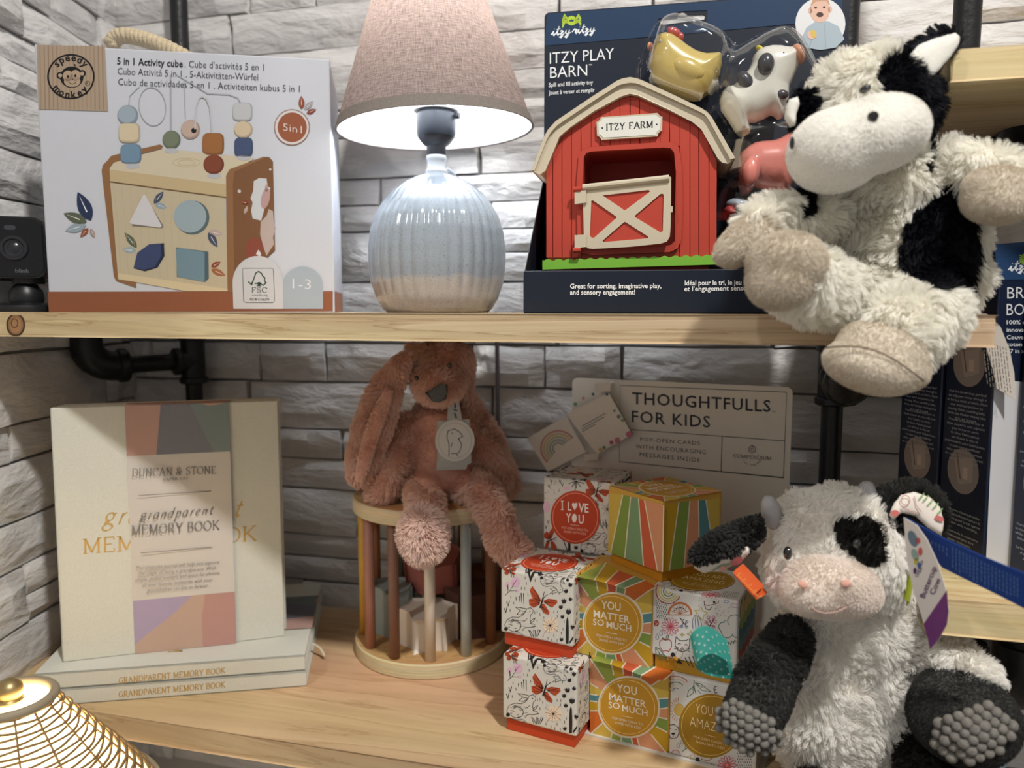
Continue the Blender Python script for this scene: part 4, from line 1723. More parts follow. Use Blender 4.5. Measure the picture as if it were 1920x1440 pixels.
m_hn = mat('rubber_horn', (224, 206, 84), 0.3)
puffed('toy_chicken', Z5([(195, 330), (215, 280), (260, 245), (330, 235), (400, 255), (470, 300), (560, 370), (650, 425), (740, 450), (820, 445), (890, 438), (912, 470), (908, 560), (890, 650), (850, 760), (780, 860), (700, 920), (620, 945), (540, 930), (430, 890), (330, 845), (250, 800), (200, 740), (165, 660), (152, 570), (165, 460), (180, 390)]), .034, m_ch, 'yellow toy chicken with a red comb',
       [('comb', 1264, 61, 15, 9, 25, .005, .080, m_cb), ('comb', 1276, 69, 7, 8, 0, .004, .080, m_cb), ('beak', 1219, 87, 6, 8, 0, .004, .079, m_or), ('eye', 1238.5, 78.5, 3.4, 4.2, 20, .0030, .0675, m_gy), ('wing', 1290, 128, 34, 20, 24, .006, .0645, m_ch)])
puffed('toy_cow', Z5([(1205, 560), (1225, 480), (1265, 420), (1330, 385), (1420, 365), (1520, 368), (1600, 385), (1680, 372), (1735, 410), (1745, 480), (1705, 570), (1640, 720), (1605, 800), (1600, 940), (1560, 1060), (1540, 1120), (1480, 1140), (1440, 1100), (1415, 1090), (1340, 1130), (1260, 1165), (1190, 1170), (1205, 1270), (1180, 1290), (1100, 1320), (1050, 1280), (960, 1140), (890, 1040), (875, 930), (900, 850), (950, 790), (1020, 780), (1110, 690), (1180, 610)]), .032, m_wh, 'white toy cow with charcoal patches',
       [('snout', 1496, 102, 12, 19, -22, .012, .076, m_or), ('ear', 1436, 120, 16, 21, 12, .007, .0625, m_dk), ('horn', 1424, 91, 8, 5, 25, .004, .078, m_hn), ('patch', 1398, 152, 14, 21, -35, .006, .0675, m_dk), ('patch', 1466, 177, 13, 9, 0, .004, .0665, m_dk), ('eye', 1468.5, 101, 3, 3, 0, .003, .0665, m_dk)])
puffed('toy_pig', Z6([(300, 560), (310, 450), (350, 370), (430, 300), (520, 250), (640, 235), (760, 225), (850, 190), (950, 130), (1010, 100), (1100, 100), (1150, 300), (1120, 600), (1000, 800), (960, 870), (830, 940), (800, 880), (700, 890), (560, 860), (510, 840), (480, 880), (440, 930), (330, 970), (300, 850), (295, 700)]), .036, m_pk, 'pink toy pig', [('haunch', 1408, 322, 17, 30, 8, .008, .062, m_pk)])
animal('toy_sheep', [
    ('toy_sheep', [(1425, 382, 20, 15, 10, .013, .078), (1412, 372, 10, 8, 0, .010, .078), (1450, 400, 40, 22, 10, .016, .082)], m_wh, 1),
    ('face', [(1386, 385, 26, 14, 3, .013, .076)], m_gy, 0),
    ('muzzle', [(1368, 398, 12, 12, 20, .012, .074)], m_cb, 0),
    ('eye', [(1395, 391, 2.8, 2.8, 0, .002, .0625)], m_dk, 0)], 0, 'white toy sheep with a grey face')
# clear blister over the animals
m_bl = bpy.data.materials.new('clear_blister')
m_bl.use_nodes = True
nt = m_bl.node_tree
nt.nodes.remove(nt.nodes['Principled BSDF'])
out = nt.nodes['Material Output']
tr_ = nt.nodes.new('ShaderNodeBsdfTransparent')
tr_.inputs['Color'].default_value = (0.94, 0.95, 0.96, 1)
gl = nt.nodes.new('ShaderNodeBsdfGlossy')
gl.inputs['Roughness'].default_value = 0.06
lw = nt.nodes.new('ShaderNodeLayerWeight')
lw.inputs['Blend'].default_value = 0.25
mn = nt.nodes.new('ShaderNodeMapRange')
mn.inputs['To Min'].default_value = 0.05
mn.inputs['To Max'].default_value = 0.5
nt.links.new(lw.outputs['Fresnel'], mn.inputs['Value'])
ms = nt.nodes.new('ShaderNodeMixShader')
nt.links.new(mn.outputs['Result'], ms.inputs[0])
nt.links.new(tr_.outputs[0], ms.inputs[1])
nt.links.new(gl.outputs[0], ms.inputs[2])
nt.links.new(ms.outputs[0], out.inputs['Surface'])
bumps = [(1286, 126, 76, 74, 20, .046), (1440, 168, 92, 88, -30, .046), (1472, 318, 110, 84, 0, .046), (1420, 395, 84, 46, 5, .042), (1345, 130, 60, 40, 0, .02)]
NX, NY = 90, 90
g = G()
hs = np.zeros((NY + 1, NX + 1))
for j in range(NY + 1):
    for i in range(NX + 1):
        x = 1150 + (1570 - 1150) * i / NX
        y = 40 + (450 - 40) * j / NY
        h = 0.0
        for (bx, by, brx, bry, rot, bh) in bumps:
            ca, sa = math.cos(R(rot)), math.sin(R(rot))
            p_, q_ = (x - bx) * ca + (y - by) * sa, -(x - bx) * sa + (y - by) * ca
            d2 = (p_ / brx) ** 4 + (q_ / bry) ** 4
            if d2 < 1:
                h = max(h, bh * (1 - d2) ** 0.35)
        hs[j, i] = h
for _ in range(2):
    hs[1:-1, 1:-1] = (hs[1:-1, 1:-1] * 2 + hs[:-2, 1:-1] + hs[2:, 1:-1] + hs[1:-1, :-2] + hs[1:-1, 2:]) / 6
rr_ = np.random.default_rng(2)
for j in range(NY + 1):
    for i in range(NX + 1):
        x = 1150 + (1570 - 1150) * i / NX
        y = 40 + (450 - 40) * j / NY
        # rays hit the card plane; the bump rises along the card's normal
        w_ = 0.0004 * math.sin(x * .13) * math.sin(y * .17) if hs[j, i] > .005 else 0
        g.V.append(PC.px(x, y) - bn * (0.0012 + hs[j, i] + w_) + (PC.px(x, y).normalized() * 0))
for j in range(NY):
    for i in range(NX):
        if max(hs[j, i], hs[j + 1, i], hs[j, i + 1], hs[j + 1, i + 1]) > 0.0004:
            a = j * (NX + 1) + i
            g.F.append((a, a + 1, a + NX + 2, a + NX + 1))
mk('clear_blister', g, m_bl, barn, smooth=True)

# ================================================================== GIFT BOXES ON THEIR DISPLAY STAND (lower shelf)
GY = R(-27)
gu = Vector((math.cos(GY), math.sin(GY), 0))
gn = Vector((-math.sin(GY), math.cos(GY), 0))
BS, BH = 0.064, 0.064


def local_mesh(name, build, m, bevel=0.0):
    g = G()
    build(g)
    me = bpy.data.meshes.new(name)
    me.from_pydata([tuple(v) for v in g.V], [], g.F)
    me.materials.append(m)
    return me, bevel


def lid_shape(g):
    h = BS / 2
    g.box(-h, h, -h, h, 0.0105, BH)


def base_shape(g):
    h = BS / 2 - 0.0024
    g.box(-h, h, -h, h, 0.0, 0.05)


def gift(kind, label, loc, rot, group):
    t = thing('gift_box', label, 'box', loc, rot=rot, group=group)
    for (nm, key, bv) in (('lid', kind + 'lid', 0.0016), ('base', kind + 'base', 0.0006)):
        o = bpy.data.objects.new(nm, GM[key])
        link(o, t)
        b_ = o.modifiers.new('bevel', 'BEVEL')
        b_.width = bv
        b_.segments = 2
        TM[o.name] = TM[t.name]
    return t


def share(src, dst, rotz=0.0):
    o = bpy.data.objects.new(src.name.split('.')[0], src.data)
    link(o, dst)
    o.rotation_euler = (0, 0, rotz)
    return o


m_cream_p = mat('cream_paper', (214, 210, 201), 0.5, 0.3)
m_white_p = mat('white_paper', (216, 214, 210), 0.4, 0.35)
m_redbase = mat('orange_red_paper', (190, 70, 38), 0.5, 0.3)
m_goldbase = mat('mustard_paper', (198, 134, 34), 0.42, 0.35)
m_goldfoil = mat('gold_paper', (186, 140, 40), 0.35, 0.4, metal=0.25)
m_mus = mat('mustard_lid', (206, 160, 72), 0.5, 0.3)
GM = {}
for kd, ml, mb in (('love', m_cream_p, m_redbase), ('matter', m_mus, m_goldbase), ('amaze', m_white_p, m_goldfoil)):
    GM[kd + 'lid'] = local_mesh(kd + '_lid', lid_shape, ml)[0]
    GM[kd + 'base'] = local_mesh(kd + '_base', base_shape, mb)[0]


def up(kind, label, bl, z0, yaw, group):
    """upright box from the ground position of its base's left front corner"""
    u = Vector((math.cos(yaw), math.sin(yaw), 0))
    n = Vector((-u.y, u.x, 0))
    c = Vector((bl[0], bl[1], 0)) + (u + n) * (BS / 2 - 0.0024)
    t = gift(kind, label, (c.x, c.y, z0), (0, 0, yaw), group)
    pl_ = Plane(c - n * (BS / 2) + Z * z0, u, Z)
    return t, pl_, c, u, n


def lying(kind, label, bl, z0, yaw, group):
    """box on its back, lid top towards the viewer"""
    u = Vector((math.cos(yaw), math.sin(yaw), 0))
    n = Vector((-u.y, u.x, 0))
    f = Vector((bl[0], bl[1], 0))
    c = f + u * (BS / 2) + n * BH
    t = gift(kind, label, (c.x, c.y, z0 + BS / 2), (R(90), 0, yaw), group)
    return t, Plane(f + Z * z0, u, Z), f, u, n


ZB = ZL + 0.0016
L1, pL1, cL1, uL, nL = up('love', 'cream butterfly gift box with red base, bottom one of the left stack on the shelf', (-0.0043, 0.5905), ZL, GY, 'butterfly gift boxes')
L2, pL2, cL2, _, _ = up('love', 'cream butterfly gift box with a red round top, stacked on another butterfly box', (-0.0060, 0.6075), ZL + BH, R(-27.5), 'butterfly gift boxes')
LV, pLV, fLV, _, _ = lying('love', 'cream gift box lying on its back with the red I LOVE YOU disc facing front', (0.0275, 0.6600), ZL + 2 * BH, R(-24), 'butterfly gift boxes')
Y1, pY1, fY1, uY1, nY1 = lying('matter', 'sunburst gift box with a YOU MATTER disc, in the bottom row on the shelf', (0.0618, 0.5830), ZB, GY, 'sunburst gift boxes')
Y2, pY2, fY2, uY2, nY2 = lying('matter', 'sunburst gift box with a YOU MATTER disc, in the middle row', (0.0500, 0.5912), ZB + BH, R(-28.5), 'sunburst gift boxes')
SY = R(32.5)
su = Vector((math.cos(SY), math.sin(SY), 0))
YS, pSf, cS, suS, snS = up('matter', 'striped sunburst gift box turned cornerwise on top of the stack', (0.1141, 0.5696), ZB + 2 * BH, SY, 'sunburst gift boxes')
A1, pA1, fA1, uA1, nA1 = lying('amaze', 'white doodle gift box with a gold disc facing front, half behind the cow paw', (0.1190, 0.5540), ZB, GY, 'doodle gift boxes')
A2, pA2, cA2, uA2, nA2 = up('amaze', 'white doodle gift box with a gold base and gold round top', (0.1088, 0.5632), ZB + BH, R(-28), 'doodle gift boxes')

INK = (40, 37, 38)
ORB = (186, 78, 44)


def butterfly(cv, x, y, s, rot=0, c=ORB):
    ca, sa = math.cos(R(rot)), math.sin(R(rot))
    T = lambda p: (x + s * (p[0] * ca - p[1] * sa), y + s * (p[0] * sa + p[1] * ca))
    wings = [[(-.02, .0), (-.18, -.24), (-.42, -.52), (-.50, -.36), (-.40, -.12), (-.1, .05)], [(-.05, .04), (-.3, -.08), (-.5, -.02), (-.46, .18), (-.3, .28), (-.08, .16)],
             [(.04, .02), (.24, -.08), (.56, -.06), (.6, .05), (.42, .24), (.18, .12)], [(.0, .14), (.1, .12), (.34, .42), (.32, .52), (.12, .46), (-.02, .26)]]
    cv.at(2).col(*c)
    for w_ in wings:
        cv.poly([T(p) for p in w_])
    cv.at(3).col(*INK)
    for w_ in wings:
        m_ = [(w_[0][0] * .5 + w_[-1][0] * .5, w_[0][1] * .5 + w_[-1][1] * .5)]
        for q in w_[1:-1]:
            cv.line([T(m_[0]), T((m_[0][0] * .15 + q[0] * .85, m_[0][1] * .15 + q[1] * .85))], s * .016)
    cv.line([T((.04, -.1)), T((.0, .1)), T((-.04, .28))], s * .06)
    cv.line([T((.03, -.1)), T((.06, -.34))], s * .02).line([T((.04, -.1)), T((.2, -.24))], s * .02)


def tulip(cv, x, y, s, rot=0):
    ca, sa = math.cos(R(rot)), math.sin(R(rot))
    T = lambda p: (x + s * (p[0] * ca - p[1] * sa), y + s * (p[0] * sa + p[1] * ca))
    cv.at(2).col(*INK).poly([T(p) for p in [(-.5, -.3), (-.3, -.1), (-.15, -.5), (0, -.1), (.2, -.5), (.25, -.1), (.5, -.3), (.45, .3), (.1, .55), (-.3, .4)]])


def rabbit(cv, x, y, s, fx=1, fy=1):
    T = lambda p: (x + s * fx * p[0], y + s * fy * p[1])
    cv.at(2).col(*INK)
    w_ = s * .028
    cv.line([T(p) for p in [(-.95, .55), (-1, .2), (-.85, -.1), (-.5, -.25), (-.1, -.2), (.15, -.3), (.3, -.45), (.45, -.72), (.68, -.8), (.86, -.65), (.86, -.45), (.7, -.3), (.66, -.05), (.7, .25), (.95, .3), (1.05, .42), (.7, .5), (.3, .48)]], w_)
    cv.line([T(p) for p in [(.4, -.55), (.05, -.62), (-.3, -.88), (-.1, -.85), (.25, -.78), (.45, -.72)]], w_)
    cv.line([T(p) for p in [(.35, -.5), (.05, -.36), (-.2, -.4), (.0, -.62)]], w_)
    cv.line([T(p) for p in arc(-.35, .35, .42, .36, -120, 150, 14)], w_)
    cv.line([T(p) for p in [(-.85, .72), (-.4, .82), (0, .8), (.25, .95), (-.1, .98)]], w_)
    cv.line([T(p) for p in [(.7, .1), (.88, -.05), (1.0, -.1), (.9, .1), (.7, .22)]], w_)
    cv.disc(*T((.66, -.55)), s * .035, n=10)
    r_ = random.Random(4)
    for _ in range(30):
        a, b_ = r_.uniform(-.85, .5), r_.uniform(-.12, .72)
        if a > .2 and b_ > .4:
            continue
        cv.line([T((a, b_)), T((a + r_.uniform(.12, .2), b_ + r_.uniform(-.08, .06)))], w_ * .8)
    cv.disc(*T((-.92, .5)), s * .13, n=9)


def burst(cv, x, y, r, n, c, c2):
    for i in range(n):
        q = 2 * math.pi * (i + .3) / n
        f = (.75 + .25 * math.sin(i * 2.1))
        cv.at(2).col(*c).line([(x, y), (x + r * f * math.cos(q), y + r * f * math.sin(q))], r * .03)
    cv.at(3).col(*c2).disc(x, y, r * .1, n=10)


# ---- cream butterfly pattern, side of the lid
cv = Cv((920, 1200, 6.545))
cv.at(1).col(222, 182, 206).disc(335, 345, 58, 62).disc(235, 370, 26, 36).disc(355, 450, 24, 18)
cv.at(2).col(*INK).line([(205, 500), (260, 450), (330, 345), (352, 318)], 5).line([(262, 448), (350, 452)], 4).line([(240, 468), (236, 370)], 4).line([(300, 395), (308, 340)], 4)
cv.poly([(228, 380), (240, 372), (244, 440), (236, 440)])
butterfly(cv, 262, 195, 150, -20)
butterfly(cv, 665, 590, 330, 6)
rabbit(cv, 390, 820, 190)
rabbit(cv, 800, 385, 150, 1, -1)
cv.at(2).col(*INK)
for (x, y) in ((285, 265), (310, 268), (455, 300), (472, 370), (408, 425), (450, 430), (275, 525), (310, 600), (580, 338), (798, 510), (880, 512), (490, 505), (265, 690), (605, 725), (640, 760), (690, 800), (605, 840), (575, 735), (815, 738), (862, 742), (860, 795), (945, 865), (930, 960), (908, 1005), (680, 1030), (740, 1060), (788, 1085), (815, 1030), (460, 215), (855, 1095)):
    cv.line([(x, y - 17), (x + 2, y + 17)], 5)
for (x, y, s_) in ((345, 555, 24), (385, 555, 40), (410, 545, 62), (440, 560, 72)):
    cv.line([(x - 4, y - s_), (x, y + s_ * .9)], lambda t: 11 * (1 - .6 * t))
for (x, y) in ((240, 600), (210, 680)):
    cv.line([(x - 16, y - 22), (x + 2, y + 36), (x + 18, y - 30)], 9)
cv.poly([(490, 170), (515, 200), (520, 290), (545, 235), (590, 215), (560, 280), (520, 360), (495, 260), (484, 220)])
for p_ in ((640, 250, 60, 0), (1022, 412, 56, 10), (965, 490, 54, -30), (940, 610, 66, -5), (1025, 590, 50, 40), (900, 680, 56, -10), (998, 740, 76, 5), (922, 800, 52, 5), (910, 1082, 50, 0), (1050, 935, 56, 0), (990, 350, 44, 50)):
    tulip(cv, *p_)
cv.at(2).col(*INK).poly([(985, 810), (998, 850), (1004, 1000), (1000, 1140), (966, 1140), (964, 980), (972, 850)])
cv.poly([(1060, 1050), (1064, 1075), (1030, 1125), (1008, 1148), (1015, 1110)])
for i in range(3):
    cv.line([(555 + 30 * i - 20, 1030), (500 + 60 * i, 945), (520 + 62 * i, 955), (560 + 25 * i, 1030)], 6)
cv.at(1).col(236, 214, 190).disc(775, 900, 95, 95)
burst(cv, 770, 905, 130, 12, (120, 84, 60), INK)
love_side = cv.build('side_print', lambda x, y, h: pL1.px(x, y, h + 0.0001), L1)

# ---- cream butterfly pattern with the red disc, top of the lid
cv = Cv((1000, 860, 7.2))
cv.at(1).col(222, 182, 206).disc(455, 400, 40, 26).disc(180, 650, 46, 80)
butterfly(cv, 855, 430, 300, 4)
butterfly(cv, 240, 1090, 250, 60)
rabbit(cv, 830, 1150, 190)
cv.at(2).col(*INK)
for i in range(5):
    a_ = R(20 + i * 35)
    cv.line([(580, 305), (580 + 110 * math.cos(a_), 305 + 95 * math.sin(a_))], 9)
cv.line([(566, 310), (566, 430)], 6).line([(384, 1050), (430, 1160), (470, 1260)], 12).poly([(470, 1120), (500, 1125), (505, 1240), (468, 1240)])
for (x, y) in ((200, 850), (170, 920), (240, 300), (210, 370), (360, 310), (390, 350), (850, 580), (870, 620)):
    cv.line([(x - 12, y - 22), (x + 4, y + 24), (x + 16, y - 20)], 7)
for i in range(9):
    cv.line([(905 + i * 12, 820 + (i % 3) * 40), (900 + i * 14, 900 + (i % 4) * 20)], 7)
burst(cv, 1000, 680, 110, 12, (96, 70, 56), INK)
r_ = random.Random(3)
for _ in range(26):
    x, y = r_.uniform(150, 360), r_.uniform(290, 560)
    cv.at(2).col(*(INK if r_.random() < .7 else (120, 160, 120))).line([(x, y), (x + r_.uniform(-20, 20), y + r_.uniform(8, 28))], 4)
tulip(cv, 575, 1195, 60)
tulip(cv, 940, 1290, 50)
cv.at(4).col(186, 66, 36).disc(568, 790, 335, 358, 0, 48)
cv.at(5).col(238, 150, 122).ring(568, 790, 303, 9, 326, 0, 60)
WHT = (242, 236, 230)
cv.at(6).col(*WHT).line([(392, 570), (394, 686)], 15).line([(372, 572), (412, 570)], 10).line([(374, 686), (414, 686)], 10).tx('L', 468, 695, 516, 700, 125, 0.01)
cv.poly([(560, 696), (528, 640), (524, 610), (540, 590), (560, 606), (582, 590), (598, 612), (592, 645)])
cv.tx('VE', 612, 712, 748, 728, 125, 0.02)
cv.tx('Y', 445, 855, 510, 858, 125, 0.02).disc(556, 800, 32, 58).tx('U', 612, 870, 684, 874, 120, 0.025)
cv.line([(505, 890), (625, 905)], 5)
cv.at(6).col(238, 196, 176).tx('POP-OPEN CARDS TO', 385, 942, 740, 985, 34, 0.0).tx('SHARE WITH KIDS', 415, 995, 716, 1032, 34, 0.0)
love_top = cv.build('top_print', lambda x, y, h: pLV.px(x, y, h + 0.0001), LV)
for t_ in (L1, L2):
    share(love_top, t_)
share(love_side, L2)
for t_ in (L1, L2, LV):
    share(love_side, t_, R(90))
share(love_side, LV, R(180))

# ---- sunburst pattern, top of the lid
SB = {'pe': (214, 150, 112), 'g': (150, 164, 74), 'm': (196, 156, 36), 'r': (204, 96, 62), 't': (122, 156, 116), 'o': (208, 112, 50), 'y': (206, 178, 78), 'b': (86, 138, 144), 'gr': (128, 154, 70)}
cv = Cv((1080, 1220, 6.545))
CX, CY = 650, 690
edge = [((175, 95), (345, 345), 'g'), ((440, 175), (465, 300), 'm'), ((575, 200), (585, 290), 'r'), ((700, 225), (690, 320), 't'), ((820, 250), (790, 350), 'o'), ((1135, 290), (890, 450), 'y'), ((1135, 580), (985, 590), 'b'), ((1130, 700), (1010, 715), 'pe'), ((1125, 840), (1010, 815), 'gr'), ((1120, 1000), (985, 930), 'm'),
        ((1120, 1268), (920, 1025), 'pe'), ((785, 1185), (750, 1070), 'r'), ((700, 1160), (680, 1075), 't'), ((555, 1120), (560, 1040), 'g'), ((425, 1085), (455, 975), 'y'), ((178, 1020), (345, 870), 'o'), ((172, 735), (285, 735), 'm'), ((172, 615), (260, 625), 'b'), ((172, 530), (265, 545), 'y'), ((175, 400), (275, 460), 'pe')]
n = len(edge)
corners = {5: (1140, 285), 10: (1125, 1280), 15: (170, 1025), 0: (170, 90)}
for i in range(n):
    (p0, q0, c0_), (p1, q1, _) = edge[i], edge[(i + 1) % n]
    P = [p0]
    P += [p1, q1, (CX, CY), q0]
    cv.at(1).col(*SB[c0_]).poly(P)
for (p0, q0, _) in edge:
    cv.at(2).col(226, 216, 196).line([p0, q0], 17)
cv.at(3).col(226, 216, 196).disc(650, 690, 388, 378, 42, 48)
cv.at(4).col(196, 146, 44).disc(650, 690, 366, 352, 42, 48)
cv.at(5).col(248, 208, 130).ring(635, 690, 342, 7, 322, 42, 56)
cv.at(6).col(240, 230, 214).tx('YOU', 505, 500, 750, 545, 104, 0.015).tx('MATTER', 408, 600, 862, 700, 92, 0.012).tx('SO', 400, 697, 540, 717, 82, 0.012).tx('MUCH', 570, 737, 880, 802, 84, 0.012)
cv.line([(568, 795), (705, 825)], 6)
cv.tx('POP-OPEN CARDS TO', 447, 835, 822, 920, 32, 0.0).tx('SHARE WITH KIDS', 475, 890, 795, 965, 32, 0.0)
mat_top = cv.build('top_print', lambda x, y, h: pY1.px(x, y, h + 0.0001), Y1)
share(mat_top, Y2)
share(mat_top, YS)
# side that shows on top of the middle box
TOPY2 = Plane(fY2 + Z * (ZB + 2 * BH), uY2, nY2)
cv = Cv((1060, 1040, 6.545))
cv.at(1).col(*SB['g']).poly([(125, 270), (500, 100), (355, 315)]).col(*SB['m']).poly([(355, 315), (500, 100), (650, 195), (490, 350)])
cv.col(*SB['r']).poly([(490, 350), (650, 195), (850, 270), (610, 385)]).col(*SB['t']).poly([(610, 385), (850, 270), (975, 315), (715, 420)])
cv.col(*SB['o']).poly([(715, 420), (975, 315), (1120, 395), (985, 470)])
cv.at(2).col(228, 218, 198)
for p0, p1 in (((355, 315), (500, 100)), ((490, 350), (650, 195)), ((610, 385), (850, 270)), ((715, 420), (975, 315)), ((985, 470), (1120, 395))):
    cv.line([p0, p1], 15)
ms_ = cv.build('side_print', lambda x, y, h: TOPY2.px(x, y, h + 0.0001), Y2)
share(ms_, Y1)
# striped sides of the cornerwise box
pSl = Plane(Vector((0.1141, 0.5696, ZB + 2 * BH)) - snS * 0.0024 - suS * 0.0024, -snS, Z)


def stripes(pl_, items, lines, host):
    cv = Cv((1130, 900, 6.858))
    for (c_, P) in items:
        cv.at(1).col(*SB[c_]).poly(P)
    for (p0, p1) in lines:
        cv.at(2).col(226, 216, 190).line([p0, p1], 15)
    return cv.build('side_print', lambda x, y, h: pl_.px(x, y, h + 0.0001), host)


stripes(pSl, [('y', [(88, 160), (260, 190), (105, 940), (70, 930)]), ('gr', [(260, 190), (362, 215), (285, 1005), (105, 940)]), ('t', [(362, 215), (468, 240), (525, 1100), (285, 1005)]), ('r', [(468, 240), (545, 262), (705, 1165), (525, 1100)]), ('pe', [(545, 262), (785, 320), (770, 1185), (705, 1165)])],
        [((260, 190), (105, 940)), ((362, 215), (285, 1005)), ((463, 240), (527, 1100)), ((540, 262), (708, 1165)), ((788, 325), (772, 1180))], YS)
stripes(pSf, [('m', [(795, 320), (975, 285), (855, 1165), (782, 1180)]), ('gr', [(975, 285), (1118, 270), (1040, 1130), (855, 1165)]), ('pe', [(1118, 270), (1228, 265), (1245, 1090), (1040, 1130)]), ('b', [(1228, 265), (1325, 255), (1440, 1030), (1245, 1090)]), ('y', [(1325, 255), (1500, 235), (1490, 1010), (1440, 1030)])],
        [((978, 285), (855, 1165)), ((1118, 270), (1042, 1130)), ((1228, 265), (1243, 1090)), ((1325, 255), (1440, 1030))], YS)

# ---- white doodle pattern, side of the lid
cv = Cv((1220, 1060, 6.0))


def flower(cv, x, y, r, n, c, ci):
    for i in range(n):
        q = 2 * math.pi * i / n
        cv.at(2).col(*c).ring(x + r * .58 * math.cos(q), y + r * .58 * math.sin(q), r * .42, r * .06, r * .13, math.degrees(q), 14)
    cv.at(3).col(*ci).disc(x, y, r * .16, n=12)


def rainbow(cv, x, y, r, cols, w_, a0=180, a1=360, rot=0):
    for i, c_ in enumerate(cols):
        cv.at(2).col(*c_).line([(x + (r - i * r * .2) * math.cos(R(a)), y + (r - i * r * .2) * math.sin(R(a))) for a in np.linspace(a0, a1, 18)], w_)


DRED, DGRN, DYEL, DBLU, DPNK, DORG = (176, 70, 66), (70, 112, 76), (196, 180, 84), (104, 122, 160), (208, 110, 128), (196, 112, 60)
rainbow(cv, 200, 290, 140, [DRED, DYEL, DYEL, DGRN, DYEL], 10, 25, 215)
r_ = random.Random(8)
for i in range(8):
    for j in range(5):
        x, y = 62 + j * 26 + (i % 2) * 10, 390 + i * 26 + j * 6
        cv.at(2).col(52, 66, 80).line([(x, y), (x + 4, y + 16)], 7)
cv.at(2).col(*DORG).line(arc(330, 552, 128, 130, 180, 360, 22), 22).col(*DORG).line([(202, 555), (462, 555)], 7)
for a_ in (200, 225, 250, 270, 290, 315, 340):
    cv.at(2).col(*DORG).line([(330, 548), (330 + 108 * math.cos(R(a_)), 548 + 108 * math.sin(R(a_)))], 5)
for a_ in (212, 238, 262, 280, 302, 328):
    cv.at(3).col(50, 44, 42).disc(330 + 74 * math.cos(R(a_)), 548 + 74 * math.sin(R(a_)), 6, 9, a_ - 270, 8)
flower(cv, 222, 688, 102, 14, DPNK, DRED)
cv.at(2).col(*DYEL).line([(565, 460), (585, 510), (640, 530), (595, 570), (590, 615), (550, 580), (500, 560), (530, 535), (495, 505), (545, 505)], 7, True)
for i in range(4):
    cv.at(2).col(*DBLU).line([(500 + i * 14 - 5, 560), (470 + i * 32, 620), (475 + i * 34, 710)], 7)
cv.at(2).col(*INK).line([(330, 585), (370, 645), (410, 690)], 8).line([(370, 645), (345, 690)], 7).line([(385, 660), (405, 630)], 7).line([(350, 620), (380, 605)], 7)
for (x, y) in ((350, 685), (405, 690), (408, 632)):
    cv.at(3).col(120, 130, 170).ring(x, y, 15, 7, n=16)
cv.at(2).col(60, 50, 54).line([(650, 700), (690, 645), (712, 590)], 9).line([(660, 685), (625, 640)], 7).line([(668, 672), (712, 690)], 7).line([(680, 650), (650, 595)], 7)
for (x, y) in ((650, 585), (708, 585), (722, 632), (625, 640), (706, 690), (678, 630)):
    cv.at(3).col(208, 110, 140).ring(x, y, 17, 7, n=16)
cv.at(2).col(90, 128, 130).line(arc(940, 625, 75, 70, 140, 330, 14) + arc(960, 770, 40, 40, 60, 150, 4) + arc(860, 760, 60, 55, 10, 170, 10) + arc(810, 690, 45, 50, 120, 290, 10) + arc(850, 640, 30, 20, 200, 260, 3), 7)
for (x, y, s_) in ((355, 778, 26), (450, 770, 40)):
    cv.at(2).col(176, 164, 84).line([(x, y - s_), (x + s_ * .25, y - s_ * .25), (x + s_, y), (x + s_ * .25, y + s_ * .25), (x, y + s_), (x - s_ * .25, y + s_ * .25), (x - s_, y), (x - s_ * .25, y - s_ * .25)], 7, True)
cv.at(2).col(*DRED).line([(170, 840), (130, 830), (100, 860), (105, 920), (140, 965), (172, 955), (205, 968), (236, 915), (236, 860), (210, 832), (170, 840)], 7)
cv.col(*INK).line([(172, 845), (150, 822), (128, 815)], 8).col(*DGRN).line([(172, 835), (180, 790), (205, 785), (195, 825), (172, 835)], 6)
cv.at(2).col(60, 58, 62).line([(285, 800), (275, 900), (310, 955), (360, 970), (420, 950), (440, 895), (438, 820), (400, 845), (330, 845), (285, 800)], 7)
for sg in (0, 1):
    cv.line(arc(322 + sg * 76, 890 + sg * 12, 16, 14, 190, 350, 6), 6)
cv.line([(272, 905), (315, 925)], 5).line([(265, 935), (318, 940)], 5).line([(400, 945), (440, 970)], 5).line([(400, 930), (446, 942)], 5).line([(335, 935), (350, 945), (365, 938), (380, 950)], 6).col(208, 110, 128).disc(356, 918, 10, 8)
cv.at(2).col(*DGRN).line([(55, 920), (62, 1010), (120, 1060), (165, 1062), (150, 1000), (100, 940), (55, 920)], 7).line([(58, 925), (150, 1055)], 5).line([(95, 975), (95, 1030)], 5).line([(115, 1000), (160, 1010)], 5)
cv.at(2).col(*INK).disc(250, 1005, 24, 26).poly([(300, 1060), (320, 1050), (360, 1110), (290, 1095)]).col(190, 150, 100).ring(320, 1000, 38, 6, 52, 20).ring(225, 1040, 34, 6, 22, -10).at(3).col(222, 160, 60).disc(282, 1045, 34, 14, 40)
for i in range(4):
    cv.at(2).col(44, 44, 54).line([(385 + i * 45, 1035 - i * 6), (430 + i * 42, 1120 + i * 12), (445 + i * 40, 1135 + i * 12)], 9)
for i in range(40):
    x, y = r_.uniform(725, 890), r_.uniform(450, 575)
    cv.at(2).col(150, 110, 90).disc(x, y, 3.5, n=6)
cv.at(2).col(120, 88, 70).line([(600, 395), (605, 440), (650, 450), (700, 440), (760, 420), (765, 395)], 7).line([(605, 435), (620, 490), (665, 500), (690, 465)], 7).col(*INK).disc(715, 412, 14, 10)
cv.at(2).col(150, 160, 190).ring(850, 405, 26, 6, 16).col(190, 150, 170).ring(950, 450, 48, 6, 24)
